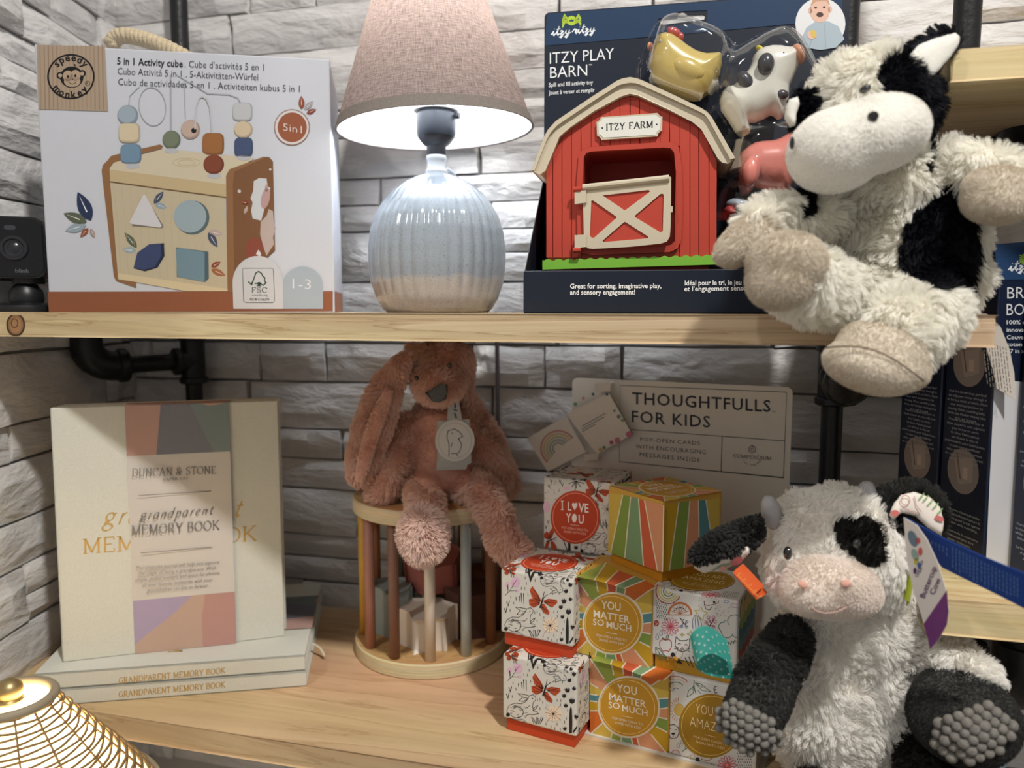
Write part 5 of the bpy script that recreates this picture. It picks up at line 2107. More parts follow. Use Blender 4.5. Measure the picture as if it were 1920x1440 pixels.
cv.at(2).col(56, 90, 76).line([(870, 900), (880, 860), (900, 890), (910, 850), (930, 880), (945, 840), (965, 860)], 7)
for (x, y) in ((75, 800), (118, 755)):
    cv.at(2).col(110, 130, 160).line([(x, y - 34)] + arc(x, y + 10, 17, 22, -40, 220, 10), 6, True)
cv.at(2).col(170, 60, 60).disc(65, 650, 28, 34).at(3).col(226, 220, 216).disc(60, 640, 7).disc(74, 655, 6).disc(62, 668, 6)
am_side = cv.build('side_print', lambda x, y, h: pA2.px(x, y, h + 0.0001), A2)
# scalloped rainbow on the lid's right side
pAr = Plane(cA2 + uA2 * (BS / 2) + Z * (ZB + BH), nA2, Z)
cv = Cv()
for i, c_ in enumerate([(178, 80, 72), (90, 142, 152), (66, 110, 132), (150, 174, 82), (214, 190, 110)]):
    for j in range(4):
        cv.at(1 + i).col(*c_).disc(0.010 + j * 0.014, 0.018 + i * 0.0075, 0.0098 - i * 0.0006, n=20)
cv.build('side_print', lambda x, y, h: pAr.uv(x - 0.0 - BS / 2 + 0.004, y + 0.006, h + 0.0001), A2)

# ---- white doodle pattern with the gold disc, top of the lid
cv = Cv((1230, 1240, 7.2))
rainbow(cv, 270, 400, 200, [DRED, (216, 190, 170), DGRN, (216, 214, 170), DBLU], 9, 195, 320)
cv.at(2).col(62, 104, 74).line([(515, 255), (510, 330), (540, 440)], 9).line([(515, 330), (440, 390), (420, 480), (500, 430), (520, 330)], 7).line([(530, 290), (600, 300), (740, 410), (620, 390), (530, 290)], 7).line([(490, 390), (515, 330)], 6).line([(535, 300), (640, 355)], 6).line([(560, 380), (610, 440)], 6)
cv.at(2).col(208, 174, 92).disc(310, 650, 70, 85)
for i in range(12):
    a_ = R(95 + i * 16)
    cv.at(2).col(204, 140, 96).line([(310 + 90 * math.cos(a_), 650 - 110 * math.sin(a_)), (310 + 130 * math.cos(a_), 650 - 165 * math.sin(a_))], 8)
cv.at(2).col(90, 60, 56).line([(180, 860), (240, 850), (300, 890), (310, 960), (290, 1020), (240, 1045), (190, 1030), (178, 980)], 8).line([(300, 890), (350, 930), (352, 990), (310, 980)], 8).col(*INK).disc(232, 975, 24, 14).line([(232, 985), (235, 1020)], 6).line(arc(190, 915, 16, 12, 190, 350, 6), 6).line(arc(268, 930, 16, 12, 190, 350, 6), 6)
for (x, y) in ((300, 1130), (352, 1080)):
    cv.at(2).col(150, 156, 166).line([(x + 8, y - 40)] + arc(x, y + 12, 20, 26, -40, 220, 10), 7, True)
cv.at(2).col(70, 118, 80).line([(355, 1215), (470, 1135)], 8).line([(395, 1180), (395, 1100), (440, 1080)], 7).line([(420, 1170), (480, 1190), (520, 1180), (470, 1135)], 7)
cv.at(2).col(190, 110, 116).line(arc(265, 1270, 65, 72, 170, 380, 14), 8)
for i in range(20):
    cv.at(2).col(190, 120, 120).disc(r_.uniform(215, 315), r_.uniform(1215, 1290), 4, n=6)
cv.at(2).col(190, 156, 104).ring(490, 1290, 28, 6, 44, 20).ring(450, 1310, 24, 6, 36, -20).col(*INK).disc(560, 1325, 28, 34)
cv.at(2).col(176, 66, 66).line([(600, 1250), (615, 1320), (660, 1330), (690, 1345), (720, 1335), (760, 1300)], 8)
flower(cv, 960, 1400, 130, 14, (206, 96, 110), (236, 160, 120))
for i in range(6):
    for j in range(7):
        cv.at(2).col(56, 56, 66).line([(1100 + j * 30 + (i % 2) * 12, 1230 + i * 40), (1104 + j * 30 + (i % 2) * 12, 1252 + i * 40)], 8)
for i in range(5):
    cv.at(2).col(70, 70, 80).line([(690 + i * 30, 1370 + (i % 2) * 16), (694 + i * 30, 1392 + (i % 2) * 16)], 7)
cv.at(2).col(90, 66, 84).line([(820, 340), (790, 345), (780, 370), (805, 380), (785, 400), (800, 425), (830, 420)], 9)
cv.at(4).col(164, 124, 34).disc(735, 868, 425, 432, 18, 56)
cv.at(5).col(224, 196, 120).ring(745, 866, 398, 8, 398, 18, 64)
cv.at(6).col(240, 216, 172).tx('YOU ARE', 536, 690, 1010, 790, 138, -0.012).tx('AMAZING', 458, 865, 1040, 1000, 135, -0.012)
cv.line([(660, 985), (818, 1022)], 6)
cv.tx('POP-OPEN CARDS TO', 510, 1028, 965, 1140, 36, 0.0).tx('SHARE WITH KIDS', 540, 1095, 928, 1190, 36, 0.0)
am_top = cv.build('top_print', lambda x, y, h: pA1.px(x, y, h + 0.0001), A1)
share(am_top, A2)
share(am_side, A1, R(90))

# ---- display stand: white tray, riser behind the front row, tall header card with two sample cards
hA = R(-26.6)
hu = Vector((math.cos(hA), math.sin(hA), 0))
hn = Vector((-hu.y, hu.x, 0))
Hc = Plane((0.0605, 0.7505, 0), hu, Z)
stand = thing('display_stand', 'cream cardboard display stand with a tall lettered header card behind the gift boxes', 'display stand', (0.12, 0.62, ZL), hA)
g = G()
o_ = Vector((fY1.x, fY1.y, ZL)) - gu * 0.004 - gn * 0.0025
g.hexa(o_ + gu * 0.068 + gn * 0.070 + Z * 0.00075, gu * 0.068, gn * 0.070, Z * 0.00075)
mk('tray', g, m_cream_p, stand)
g = G()
r0 = fLV + gu * 0.032 + gn * 0.035
g.hexa(Vector((r0.x, r0.y, ZL + 0.0640)) + gu * 0.002, gu * 0.028, gn * 0.030, Z * 0.0638)
mk('riser', g, m_cream_p, stand)
zt = (Hc.px(1075, 708).z + Hc.px(1484, 727).z) / 2
ul = (Hc.px(1073, 708) - Hc.o).dot(hu)
ur = (Hc.px(1486, 740) - Hc.o).dot(hu)
P = [Hc.uv(ul, ZL + 0.0002), Hc.uv(ur, ZL + 0.0002)]
for i in range(6):
    a = R(18 * i)
    P.append(Hc.uv(ur - .005 + .005 * math.cos(a), zt - .005 + .005 * math.sin(a)))
for i in range(6):
    a = R(90 + 18 * i)
    P.append(Hc.uv(ul + .005 + .005 * math.cos(a), zt - .005 + .005 * math.sin(a)))
g = G()
g.prism(P, hn * 0.0014)
head = mk('header_card', g, mat('header_cream', (228, 224, 216), 0.6, 0.25), stand)
HI = (52, 52, 62)
cv = Cv((970, 690, 3.6226))
cv.at(1).col(*HI)
cv.line([(700, 118), (1830, 165), (1808, 745), (694, 636)], 4, True).line([(698, 412), (1818, 495)], 4).line([(1392, 463), (1384, 705)], 4)
cv.tx('THOUGHTFULLS', 780, 243, 1720, 298, 84, 0.012, sp=1.1).tx('FOR KIDS', 778, 366, 1310, 404, 82, 0.008, sp=1.1).tx('TM', 1730, 298, 1752, 299, 8)
cv.tx('POP-OPEN CARDS', 836, 496, 1240, 524, 28, -0.012, sp=1.15).tx('WITH ENCOURAGING', 806, 545, 1280, 586, 30, -0.012, sp=1.15).tx('MESSAGES INSIDE', 832, 600, 1242, 640, 30, -0.012, sp=1.15)
cv.ring(1596, 552, 24, 3.6).ring(1596, 553, 11, 3.4).line([(1596, 536), (1600, 528)], 4)
cv.sx('COMPENDIUM', 1468, 607, 1726, 626, 23, 0.13, (0.6, 10))
cv.txarc('live inspired', 1592, 590, 74, 150, 32, 15, -0.004, inside=True, ry=1.0)
cv.build('lettering', lambda x, y, h: Hc.px(x, y, h + 0.0003), head)
# two sample cards clipped to the header
C1 = Plane(Hc.o - hn * 0.010, hu, Z)
m_sc = mat('sample_card', (234, 228, 218), 0.6, 0.25)
zz = lambda x, y: (970 + x / 3.6226, 690 + y / 3.6226)
CA = [(65, 478), (330, 325), (465, 570), (205, 705)]
CB = [(330, 310), (625, 165), (785, 450), (540, 585)]
for (P, pic) in ((CA, 0), (CB, 1)):
    g = G()
    g.prism([C1.px(*zz(*p)) for p in P], hn * 0.0012)
    sc_o = mk('sample_card', g, m_sc, stand)
    cv = Cv((970, 690, 3.6226))
    if pic == 0:
        for i, c_ in enumerate([(206, 150, 140), (214, 190, 150), (190, 194, 150), (150, 178, 172), (176, 170, 160)]):
            rr_ = 118 - i * 20
            cv.at(1).col(*c_).line([(280 + rr_ * math.cos(R(a)), 545 + rr_ * math.sin(R(a))) for a in np.linspace(128, 325, 22)], 12)
    else:
        cv.at(1).col(110, 110, 110)
        for (y, l_) in ((395, 160), (415, 150), (432, 90)):
            cv.line([(440, y), (440 + l_, y - l_ * .55)], 5)
        for (x, y, c_, r__) in ((515, 178, (70, 110, 120), 10), (610, 178, (70, 86, 130), 10), (760, 450, (206, 120, 150), 22), (680, 490, (206, 130, 150), 20), (640, 505, (190, 90, 110), 14), (690, 330, (120, 150, 120), 14), (715, 355, (150, 170, 130), 12), (450, 205, (200, 140, 130), 10), (395, 245, (120, 160, 120), 13), (565, 555, (214, 180, 110), 14), (590, 540, (120, 150, 110), 12), (660, 290, (130, 170, 150), 10)):
            cv.col(*c_).disc(x, y, r__, n=12)
        cv.col(90, 90, 84).line([CB[1], CB[2]], 6)
    cv.build('card_picture', lambda x, y, h: C1.px(x, y, h + 0.0003), sc_o)
for P in ([(530, 110), (632, 104), (634, 158), (536, 160)], [(455, 590), (550, 580), (552, 622), (460, 628)]):
    g = G()
    g.prism([C1.px(*zz(*p), 0.0005) for p in P], hn * 0.0105)
    mk('clip', g, mat('clear_clip', (222, 216, 206), 0.25, 0.5), stand, bevel=0.0006)

# ================================================================== MEMORY BOOKS (lower shelf, left)
m_cloth = mat('cream_book_cloth', (212, 212, 202), 0.8, 0.2, var=0.05, vscale=900, bump=0.25, bscale=1800)
m_pages = mat('book_pages', (214, 196, 172), 0.8, 0.1)
GOLD = mat('gold_stamp', (196, 160, 92), 0.4, 0.5, metal=0.15)
BW, BHH, BT = 0.187, 0.224, 0.0143


def book(label, o, u, v, w, group):
    """u: width away from the spine, v: height along the spine, w: from front cover to back cover"""
    t = thing('memory_book', label, 'book', o, math.atan2(u.y, u.x), group)
    o = Vector(o)
    c = 0.0022
    g = G()
    for k_ in (0, BT - c):
        g.hexa(o + u * BW / 2 + v * BHH / 2 + w * (k_ + c / 2), u * BW / 2, v * BHH / 2, w * c / 2)
    g.hexa(o + u * c / 2 + v * BHH / 2 + w * BT / 2, u * c / 2, v * BHH / 2, w * (BT / 2))
    mk('cover', g, m_cloth, t, bevel=0.0009)
    g = G()
    g.hexa(o + u * (BW / 2) + v * BHH / 2 + w * BT / 2, u * (BW / 2 - 0.003), v * (BHH / 2 - 0.003), w * (BT / 2 - c))
    mk('page_block', g, m_pages, t)
    return t


fu = Vector((math.cos(R(9.5)), math.sin(R(9.5)), 0))
fn = Vector((-fu.y, fu.x, 0))
E_ = Vector((-0.1845, 0.6611, ZL))
S_ = E_ - fu * BHH
# flat books: spine to the front, front cover up
bk1 = book('cream memory book lying flat, bottom of the stack on the pine shelf', S_ + Z * BT, fn, fu, -Z, 'cream memory books')
bk2 = book('cream memory book lying flat on another one under the upright book', S_ + Z * (2 * BT + 0.0002) - fu * 0.0008 + fn * 0.001, fn, fu, -Z, 'cream memory books')
ST = ZL + 2 * BT + 0.0004
Ab, Bb = onz(116.7, 1242, ST), onz(534, 1193, ST)
uu = (Bb - Ab).normalized()
un = Vector((-uu.y, uu.x, 0))
vv = (Z * math.cos(R(2)) + un * math.sin(R(2))).normalized()
ww = uu.cross(vv) * -1
if ww.dot(un) < 0:
    ww.negate()
bk3 = book('cream memory book standing upright with a pastel paper band round its cover', Ab, uu, vv, ww, 'cream memory books')
o4 = Ab + ww * (BT + 0.002) + uu * 0.002 + Z * 0.0
bk4 = book('cream memory book standing directly behind the banded upright book', Vector((o4.x, o4.y, ST)), uu, vv, ww, 'cream memory books')
# spine stamping of the flat books
for bk_, y0, y1, dz in ((bk2, 1281, 1262, 1), (bk1, 1307, 1288.5, 0)):
    ps = Plane(S_ + Z * 0.005 + fn * (0.001 if dz else 0), fu, Z)
    cv = Cv()
    cv.at(1).sx('GRANDPARENT MEMORY BOOK', 223, y0, 422, y1 - 0.3, 10.5, 0.17, (0.5, 15))
    yy = 1281 + (0 if dz else 24)
    for x in (96, 101.5):
        cv.line([(x, yy - 4), (x + 0.5, yy + 13)], 1.6)
    cv.build('spine_stamp', lambda x, y, h: ps.px(x, y, h + 0.0002), bk_, GOLD)
# cover stamping
pc = Plane(Ab, uu, vv)
cv = Cv()
cv.at(1).sx('MEMORY BOOK', 156, 1038, 480, 1013, 27, 0.15, (0.4, 18))
cv.sx('grandparent', 192, 985, 450, 968, 36, 0.12, (0.4, 30), 0.3)
cv.build('cover_stamp', lambda x, y, h: pc.px(x, y, h + 0.0002), bk3, GOLD)
pt = Plane(S_ + Z * (2 * BT + 0.0004), fn, fu)
if pt.n.z < 0:
    pt.n.negate()
cv = Cv()
cv.at(1).sx('MEMORY BOOK', 0.026, -0.0995, 0.160, -0.0995, 0.012, 0.15, (0.4, 18))
cv.build('cover_stamp', lambda x, y, h: S_ + Z * (2 * BT + 0.0004 + h) + fn * x + fu * (-y + 0.001), bk2, GOLD)


def band(t, F, wrap):
    """pastel paper band; F(a, b, h) maps fraction of width and height to space"""
    cv = Cv()
    a0, a1 = 0.312, 0.772
    X = lambda f: a0 + (a1 - a0) * f
    cv.at(1).col(206, 200, 194).poly([(a0, 0), (a1, 0), (a1, 1), (a0, 1)])
    cv.at(2).col(184, 150, 142).poly([(X(0), 0), (X(.34), 0), (X(.28), .2), (X(0), .2)])
    cv.col(118, 120, 132).poly([(X(.34), 0), (X(.62), 0), (X(.84), .2), (X(.28), .2)])
    cv.col(122, 134, 138).poly([(X(.62), 0), (X(1), 0), (X(1), .2), (X(.84), .2)])
    cv.at(3).col(196, 158, 140).poly([(X(.72), 0), (X(.98), 0), (X(.86), .009), (X(.8), .009)])
    cv.at(2).col(168, 154, 182).poly([(X(0), .782), (X(.57), .782), (X(.42), .84), (X(.1), .93), (X(0), .965)])
    cv.col(186, 160, 146).poly([(X(.57), .782), (X(.70), .782), (X(.66), .88), (X(.66), 1), (X(0), 1), (X(0), .965), (X(.1), .93), (X(.42), .84)])
    cv.col(182, 142, 135).poly([(X(.70), .782), (X(1), .782), (X(1), 1), (X(.66), 1), (X(.66), .88)])
    return cv.build('paper_band', F, t, mat('band_paper', None, 0.6, 0.2))


def Fup(a, b, h):
    # the band bulges a little off the cover in its middle
    bul = 0.0006 + 0.0026 * max(0.0, (a - 0.31) / 0.46)
    return Ab + uu * (a * BW) + vv * ((1 - b) * BHH) - ww * (bul + h)


bd = band(bk3, Fup, True)
bd['label'] = 'pastel and white paper band with printed title'
g = G()
for (a, s) in ((0.312, 0), (0.772, 1)):
    pass
g.hexa(Ab + uu * (0.542 * BW) + vv * (BHH + 0.0006) + ww * BT / 2, uu * (0.23 * BW), vv * 0.0003, ww * (BT / 2 + 0.0005))
mk('band_top_fold', g, mat('band_rose', (190, 150, 138), 0.6), bk3)
pbnd = Plane(Ab - ww * 0.0035, uu, vv)
GR = (118, 114, 112)
cv = Cv()
cv.at(1).col(*GR)
cv.sx('DUNCAN & STONE', 248, 893, 405, 888, 14, 0.13, (0.35, 18))
cv.tx('PAPER CO.', 306, 901.5, 354, 898.5, 4.6, 0.02)
cv.line([(260, 929), (396, 921)], 1.3).line([(264, 1037), (398, 1026)], 1.3)
cv.sx('grandparent', 262, 974, 398, 964, 18, 0.14, (0.4, 30), 0.25)
cv.sx('MEMORY BOOK', 247, 1003, 411, 992.5, 17, 0.14, (0.35, 18))
for tx_, x0, y0, x1, y1 in (('This keepsake journal will help you capture', 255, 1069, 411, 1057), ('the magic of being a grandparent. With', 260, 1079, 405, 1068), ('simple, guided prompts and space for photos,', 253, 1091, 412, 1077), ('all your favorite memories with your', 267, 1101, 399, 1090), ('grandchildren can live on forever.', 275, 1111, 391, 1101)):
    cv.tx(tx_, x0, y0, x1, y1, 7.2, -0.004, 0.3)
cv.build('band_lettering', lambda x, y, h: pbnd.px(x, y, h), bk3)


def Fflat(a, b, h):
    return S_ + Z * (2 * BT + 0.0012 + h) + fn * (a * BW) + fu * ((1 - b) * BHH)


band(bk2, Fflat, False)
g = G()
e0 = S_ + fu * (BHH - 0.004) + fn * 0.06 + Z * BT
g.tube(bez(e0, e0 + fu * 0.012 - Z * 0.002, e0 + fu * 0.016 - fn * 0.010 - Z * 0.010, 8), 0.0016, 8, flat=0.4)
mk('ribbon_marker', g, mat('ivory_ribbon', (222, 212, 190), 0.5), bk2, smooth=True)

# ================================================================== CAGE TOY WITH SOFT BLOCKS
m_ply = wood('birch_ply', (222, 206, 170), (198, 176, 136), (8, 8, 500), 0.5)
m_top = wood('birch_top', (204, 160, 104), (176, 128, 78), (12, 60, 60), 0.5)
cc = Vector((-0.081, 0.7475, 0))
CR = 0.0755
cage = thing('wooden_cage_toy', 'round wooden cage toy with coloured bars that the rabbit sits on', 'toy', (cc.x, cc.y, ZL))
ct = -0.181
for nm, z0, z1 in (('bottom_disc', ZL, ZL + 0.0145), ('top_disc', ct - 0.0145, ct)):
    g = G()
    n_ = 64
    prof = [(CR - 0.0012, 0), (CR, 0.0012), (CR, 0.0133), (CR - 0.0012, 0.0145)]
    g.lathe(prof, (cc.x, cc.y, z0), n_)
    o_ = mk(nm, g, [m_ply, m_top], cage, autos=30)
    o_.data.polygons[len(g.F) - 1].material_index = 1
BC = [(222, 210, 194), (190, 204, 210), (150, 104, 76), (96, 66, 52), (140, 92, 66), (126, 84, 64), (206, 186, 160), (128, 138, 128), (146, 98, 66), (206, 160, 66), (172, 122, 108), (134, 98, 82)]
for i in range(12):
    a = R(-90 + 5 + 30 * i)
    x, y = cc.x + 0.0665 * math.cos(a), cc.y + 0.0665 * math.sin(a)
    g = G()
    g.tube([(x, y, ZL + 0.0135), (x, y, ct - 0.0135)], 0.0050, 16)
    mk('bar', g, mat('bar_%d_%d_%d' % BC[i], BC[i], 0.45, 0.35), cage, smooth=True)


def softblock(name, label, px, Y, z, rad, inner, n, hgt, tilt, c, grp='soft blocks in the cage'):
    ce = at(px[0], px[1], Y)
    t = thing(name, label, 'soft block', (ce.x, ce.y, z), rot=tilt, group=grp)
    M = Matrix.LocRotScale(Vector((ce.x, ce.y, z)), t.rotation_euler, None)
    g = G()
    ring = []
    for i in range(n * 2):
        a = math.pi * i / n
        rr_ = rad if i % 2 == 0 else inner
        ring.append((rr_ * math.cos(a), rr_ * math.sin(a)))
    g.prism([M @ Vector((p[0], p[1], 0)) for p in ring], (M.to_3x3() @ Vector((0, 0, hgt))))
    mk('foam_body', g, mat('soft_%d_%d_%d' % c, c, 0.7, 0.2), t, bevel=0.003, bseg=3)
    return t


zf = ZL + 0.0146
softblock('star_block', 'white star shaped soft block at the front of the cage toy', (802, 1200), 0.722, zf, 0.0275, 0.0215, 6, 0.033, (0, 0, 0.2), (226, 216, 204))
softblock('hexagon_block', 'dark brown rounded soft block at the right inside the cage toy', (884, 1190), 0.752, zf, 0.0270, 0.0245, 6, 0.044, (0, 0, 0.1), (92, 62, 54))
softblock('hexagon_block', 'grey blue soft block at the left inside the cage toy', (738, 1190), 0.752, zf, 0.0215, 0.0190, 6, 0.045, (0, 0, 0.5), (150, 160, 158))
softblock('hexagon_block', 'rose hexagon soft block lying on the other blocks in the cage', (816, 1112), 0.772, zf + 0.046, 0.0290, 0.0255, 6, 0.026, (R(14), R(-6), 0.3), (170, 106, 98))
softblock('hexagon_block', 'rust brown soft block at the back of the cage toy', (902, 1150), 0.790, zf, 0.0165, 0.0150, 6, 0.050, (0, 0, 0.3), (118, 70, 48))

# ================================================================== RATTAN LAMP (bottom left)
RY = 0.48
rc = at(18, 1314, RY)
rl = thing('rattan_lamp', 'woven rattan lamp with a brass ball finial glowing at the lower left', 'lamp', (rc.x, rc.y, -1.2))
m_ratt = mat('rattan_cane', (136, 112, 80), 0.6, 0.3, var=0.2, vscale=200)
r0, sl, HH = 0.0245, 0.76, 0.082
NS = 14
g = G()
for j in range(27):
    f = (j + 0.6) / 27
    rr_ = r0 + sl * HH * f
    zz_ = rc.z - HH * f
    pts = []
    for i in range(NS * 4 + 1):
        a = 2 * math.pi * i / (NS * 4)
        w_ = 0.0011 * math.cos(a * NS / 2 + math.pi * j)
        pts.append((rc.x + (rr_ + w_) * math.cos(a), rc.y + (rr_ + w_) * math.sin(a), zz_ + 0.0004 * math.sin(5 * a + j)))
    g.tube(pts, 0.00098, 6, caps=False, flat=1.1)
mk('woven_canes', g, m_ratt, rl, smooth=True)
for i in range(NS):
    a = 2 * math.pi * i / NS
    d = Vector((math.cos(a), math.sin(a), 0))
    g = G()
    g.tube([rc + d * r0, rc + d * (r0 + sl * HH) - Z * HH], 0.0008, 6)
    mk('stake', g, m_ratt, rl, smooth=True)
g = G()
for i in range(3):
    pass
pts = [(rc.x + (r0 + 0.001) * math.cos(2 * math.pi * i / 60), rc.y + (r0 + 0.001) * math.sin(2 * math.pi * i / 60), rc.z + 0.001) for i in range(61)]
g.tube(pts, 0.0033, 10, caps=False)
pts = [(rc.x + (r0 + sl * HH) * math.cos(2 * math.pi * i / 60), rc.y + (r0 + sl * HH) * math.sin(2 * math.pi * i / 60), rc.z - HH) for i in range(61)]
g.tube(pts, 0.0024, 10, caps=False)
mk('rim', g, mat('grey_cane_rim', (150, 138, 116), 0.6), rl, smooth=True)
m_rl = bpy.data.materials.new('warm_lining')
m_rl.use_nodes = True
nt = m_rl.node_tree
nt.nodes.remove(nt.nodes['Principled BSDF'])
df = nt.nodes.new('ShaderNodeBsdfDiffuse')
df.inputs['Color'].default_value = lin((250, 240, 214))
tl = nt.nodes.new('ShaderNodeBsdfTranslucent')
tl.inputs['Color'].default_value = lin((255, 240, 205))
ms = nt.nodes.new('ShaderNodeMixShader')
ms.inputs[0].default_value = 0.6
nt.links.new(df.outputs[0], ms.inputs[1])
nt.links.new(tl.outputs[0], ms.inputs[2])
nt.links.new(ms.outputs[0], nt.nodes['Material Output'].inputs['Surface'])
g = G()
g.lathe([(r0 - 0.002, 0), (r0 - 0.002 + sl * HH, -HH)], rc, 60, caps=False)
mk('shade_lining', g, m_rl, rl, smooth=True)
g = G()
g.lathe([(0.0225, -0.0010), (0.0225, -0.0003), (0.008, -0.0003), (0.008, -0.001)], rc, 40, caps=False)
mk('top_diffuser', g, m_rl, rl)
m_brass = mat('brass', (172, 152, 108), 0.4, 0.5, metal=0.8)
fz = at(18, 1294, RY)
g = G()
g.ball(fz, 0.0080, 28, 18)
g.lathe([(0.0085, 0), (0.0085, 0.0012), (0.004, 0.003), (0.004, 0.008)], (rc.x, rc.y, rc.z), 20)
mk('finial', g, m_brass, rl, smooth=True)
g = G()
g.tube([(rc.x, rc.y, rc.z), (rc.x, rc.y, -1.19)], 0.0045, 14)
mk('stem', g, m_brass, rl, smooth=True)
g = G()
g.lathe([(0.09, 0), (0.09, 0.008), (0.02, 0.016), (0.0045, 0.03)], (rc.x, rc.y, -1.2), 40)
mk('foot', g, m_brass, rl, autos=40)
d_ = bpy.data.lights.new('rattan_bulb', 'POINT')
d_.energy = 1.5
d_.color = (1.0, 0.84, 0.58)
d_.shadow_soft_size = 0.012
o_ = bpy.data.objects.new('rattan_bulb', d_)
o_.location = (rc.x + 0.012, rc.y + 0.012, rc.z - 0.035)
COL.objects.link(o_)

# ================================================================== NAVY BLANKET BOXES (lower right shelf)
m_nv = mat('navy_box', (24, 34, 58), 0.4, 0.4)
ny = R(6)
nu = Vector((math.cos(ny), math.sin(ny), 0))
nnn = Vector((-nu.y, nu.x, 0))
Cb = at(1863, 700, 0.505)
NWD, NDP = 0.15, 0.047
pz = at(1868, 457, 0.505).z
NH = pz - ZR


def navy(label, c):
    c = Vector((c.x, c.y, ZR))
    t = thing('navy_box', label, 'box', c, ny, 'navy blanket boxes')
    g = G()
    g.hexa(c + nu * NWD / 2 + nnn * NDP / 2 + Z * NH / 2, nu * NWD / 2, nnn * NDP / 2, Z * NH / 2)
    mk('carton', g, m_nv, t, bevel=0.0009)
    return t, Plane(c, nu, Z), Plane(c, -nnn, Z)


nA, fA_, sA_ = navy('navy box behind the other navy boxes, only its side panel showing', Cb + nnn * (NDP + 0.0025) - nu * 0.001)
nB, fB_, sB_ = navy('navy box with a BR BO title and white lower front panel', Cb)
nD, fD_, sD_ = navy('navy box nearest the right picture edge, in front of the titled one', Cb - nnn * (NDP + 0.002) + nu * 0.0185)
SIDE = ['Find the corner loop and feed', 'the adjacent corner through it', 'to form a circle of fabric. Place', 'over head and position for', 'nursing. When swaddling baby,', 'fasten the blanket making sure', 'it is not looped.']
SIDE2 = ['Trouvez la boucle du coin et', 'faites passer le coin adjacent', 'pour former un cercle', 'de tissu. Faites passer', 'par-dessus la t\u00eate et', 'positionnez-le pour l\u2019allaitement.', 'Lorsque vous emmaillotez', 'b\u00e9b\u00e9, attachez la couverture', 'en vous assurant qu\u2019elle n\u2019est', 'pas formant une boucle.']
SIDE3 = ['Nursing cover closure provides', 'an easy, adjustable and secure fit', 'while nursing and is soft against', 'baby\u2019s skin while swaddling.', '', 'La fermeture de la couverture', 'd\u2019allaitement peut \u00eatre', 'ajust\u00e9e facilement.']


def navy_side(t, pl_, c):
    c = Vector((c.x, c.y, ZR))
    # u runs from the back edge to the front corner
    F = lambda x, y, h: c + nnn * (NDP * (1 - x)) + Z * (NH - y * 0.001) - nu * (h + 0.0002)
    cv = Cv()
    H = NH * 1000
    cv.at(1).col(40, 66, 102).poly([(0, 0), (1, 0), (1, H * .145), (0, H * .145)])
    for (yc, cs) in ((H * .36, 0), (H * .70, 1)):
        cv.at(1).col(146, 138, 136).disc(.5, yc, .34, .34 * NDP * 1000)
        cv.at(2).col(166, 156, 152).poly([(.3, yc - 8), (.7, yc - 11), (.72, yc + 6), (.42, yc + 10)])
        cv.at(3).col(120, 104, 98).line([(.36, yc - 12), (.46, yc + 6), (.8, yc + 7)], .03)
        cv.at(3).col(196, 180, 170).line([(.55, yc - 3), (.56, yc + 5)], .1)
    cv.at(1).col(176, 182, 194)
    def para(L, y, st):
        for i, s_ in enumerate(L):
            if s_:
                w_ = min(.86, .027 * len(s_))
                cv.tx(s_, .5 - w_ / 2, y + i * st, .5 + w_ / 2, y + i * st, 1.75, 0.01)
    para(SIDE, H * .455, 3.1)
    para(SIDE2, H * .545, 3.1)
    para(SIDE3, H * .835, 3.1)
    return cv.build('side_print', F, t)


src = navy_side(nA, sA_, Cb + nnn * (NDP + 0.0025) - nu * 0.001)
for t_ in (nB, nD):
    share(src, t_)
cv = Cv()
cv.at(1).col(38, 66, 104).poly([(1865, 458), (2075, 440), (2075, 520), (1868, 525)])
cv.at(1).col(214, 214, 218).poly([(1864, 711), (2060, 730), (2040, 1180), (1846, 1100)])
cv.at(2).col(150, 190, 70).ring(1925, 486, 9, 7)
for k_ in range(4):
    cv.line([(1918, 484), (1911, 478 + k_ * 5)], 2)
cv.at(2).col(232, 236, 240)
cv.sx(['i~', 't~', 'z~', 'y~'], 1892, 508, 1932, 506, 17, 0.14, (0.8, 0), 0.12, False, 0.03)
cv.tx('BREATHABLE', 1888, 560, 2060, 556, 23, -0.008).tx('BOUNDARY', 1887, 591, 2030, 590, 23, -0.008)
for s_, y, w_ in (('100% cotton muslin, an', 608, 120), ('innovative 4-in-1 cover', 622, 118), ('Couverture en mousseline', 636, 130), ('coton 4 en 1', 649, 62), ('47 in x 47 in', 662, 60)):
    cv.tx(s_, 1887, y, 1887 + w_, y, 8, 0.01)
cv.build('front_print', lambda x, y, h: fB_.px(x, y, h + 0.0002), nB)


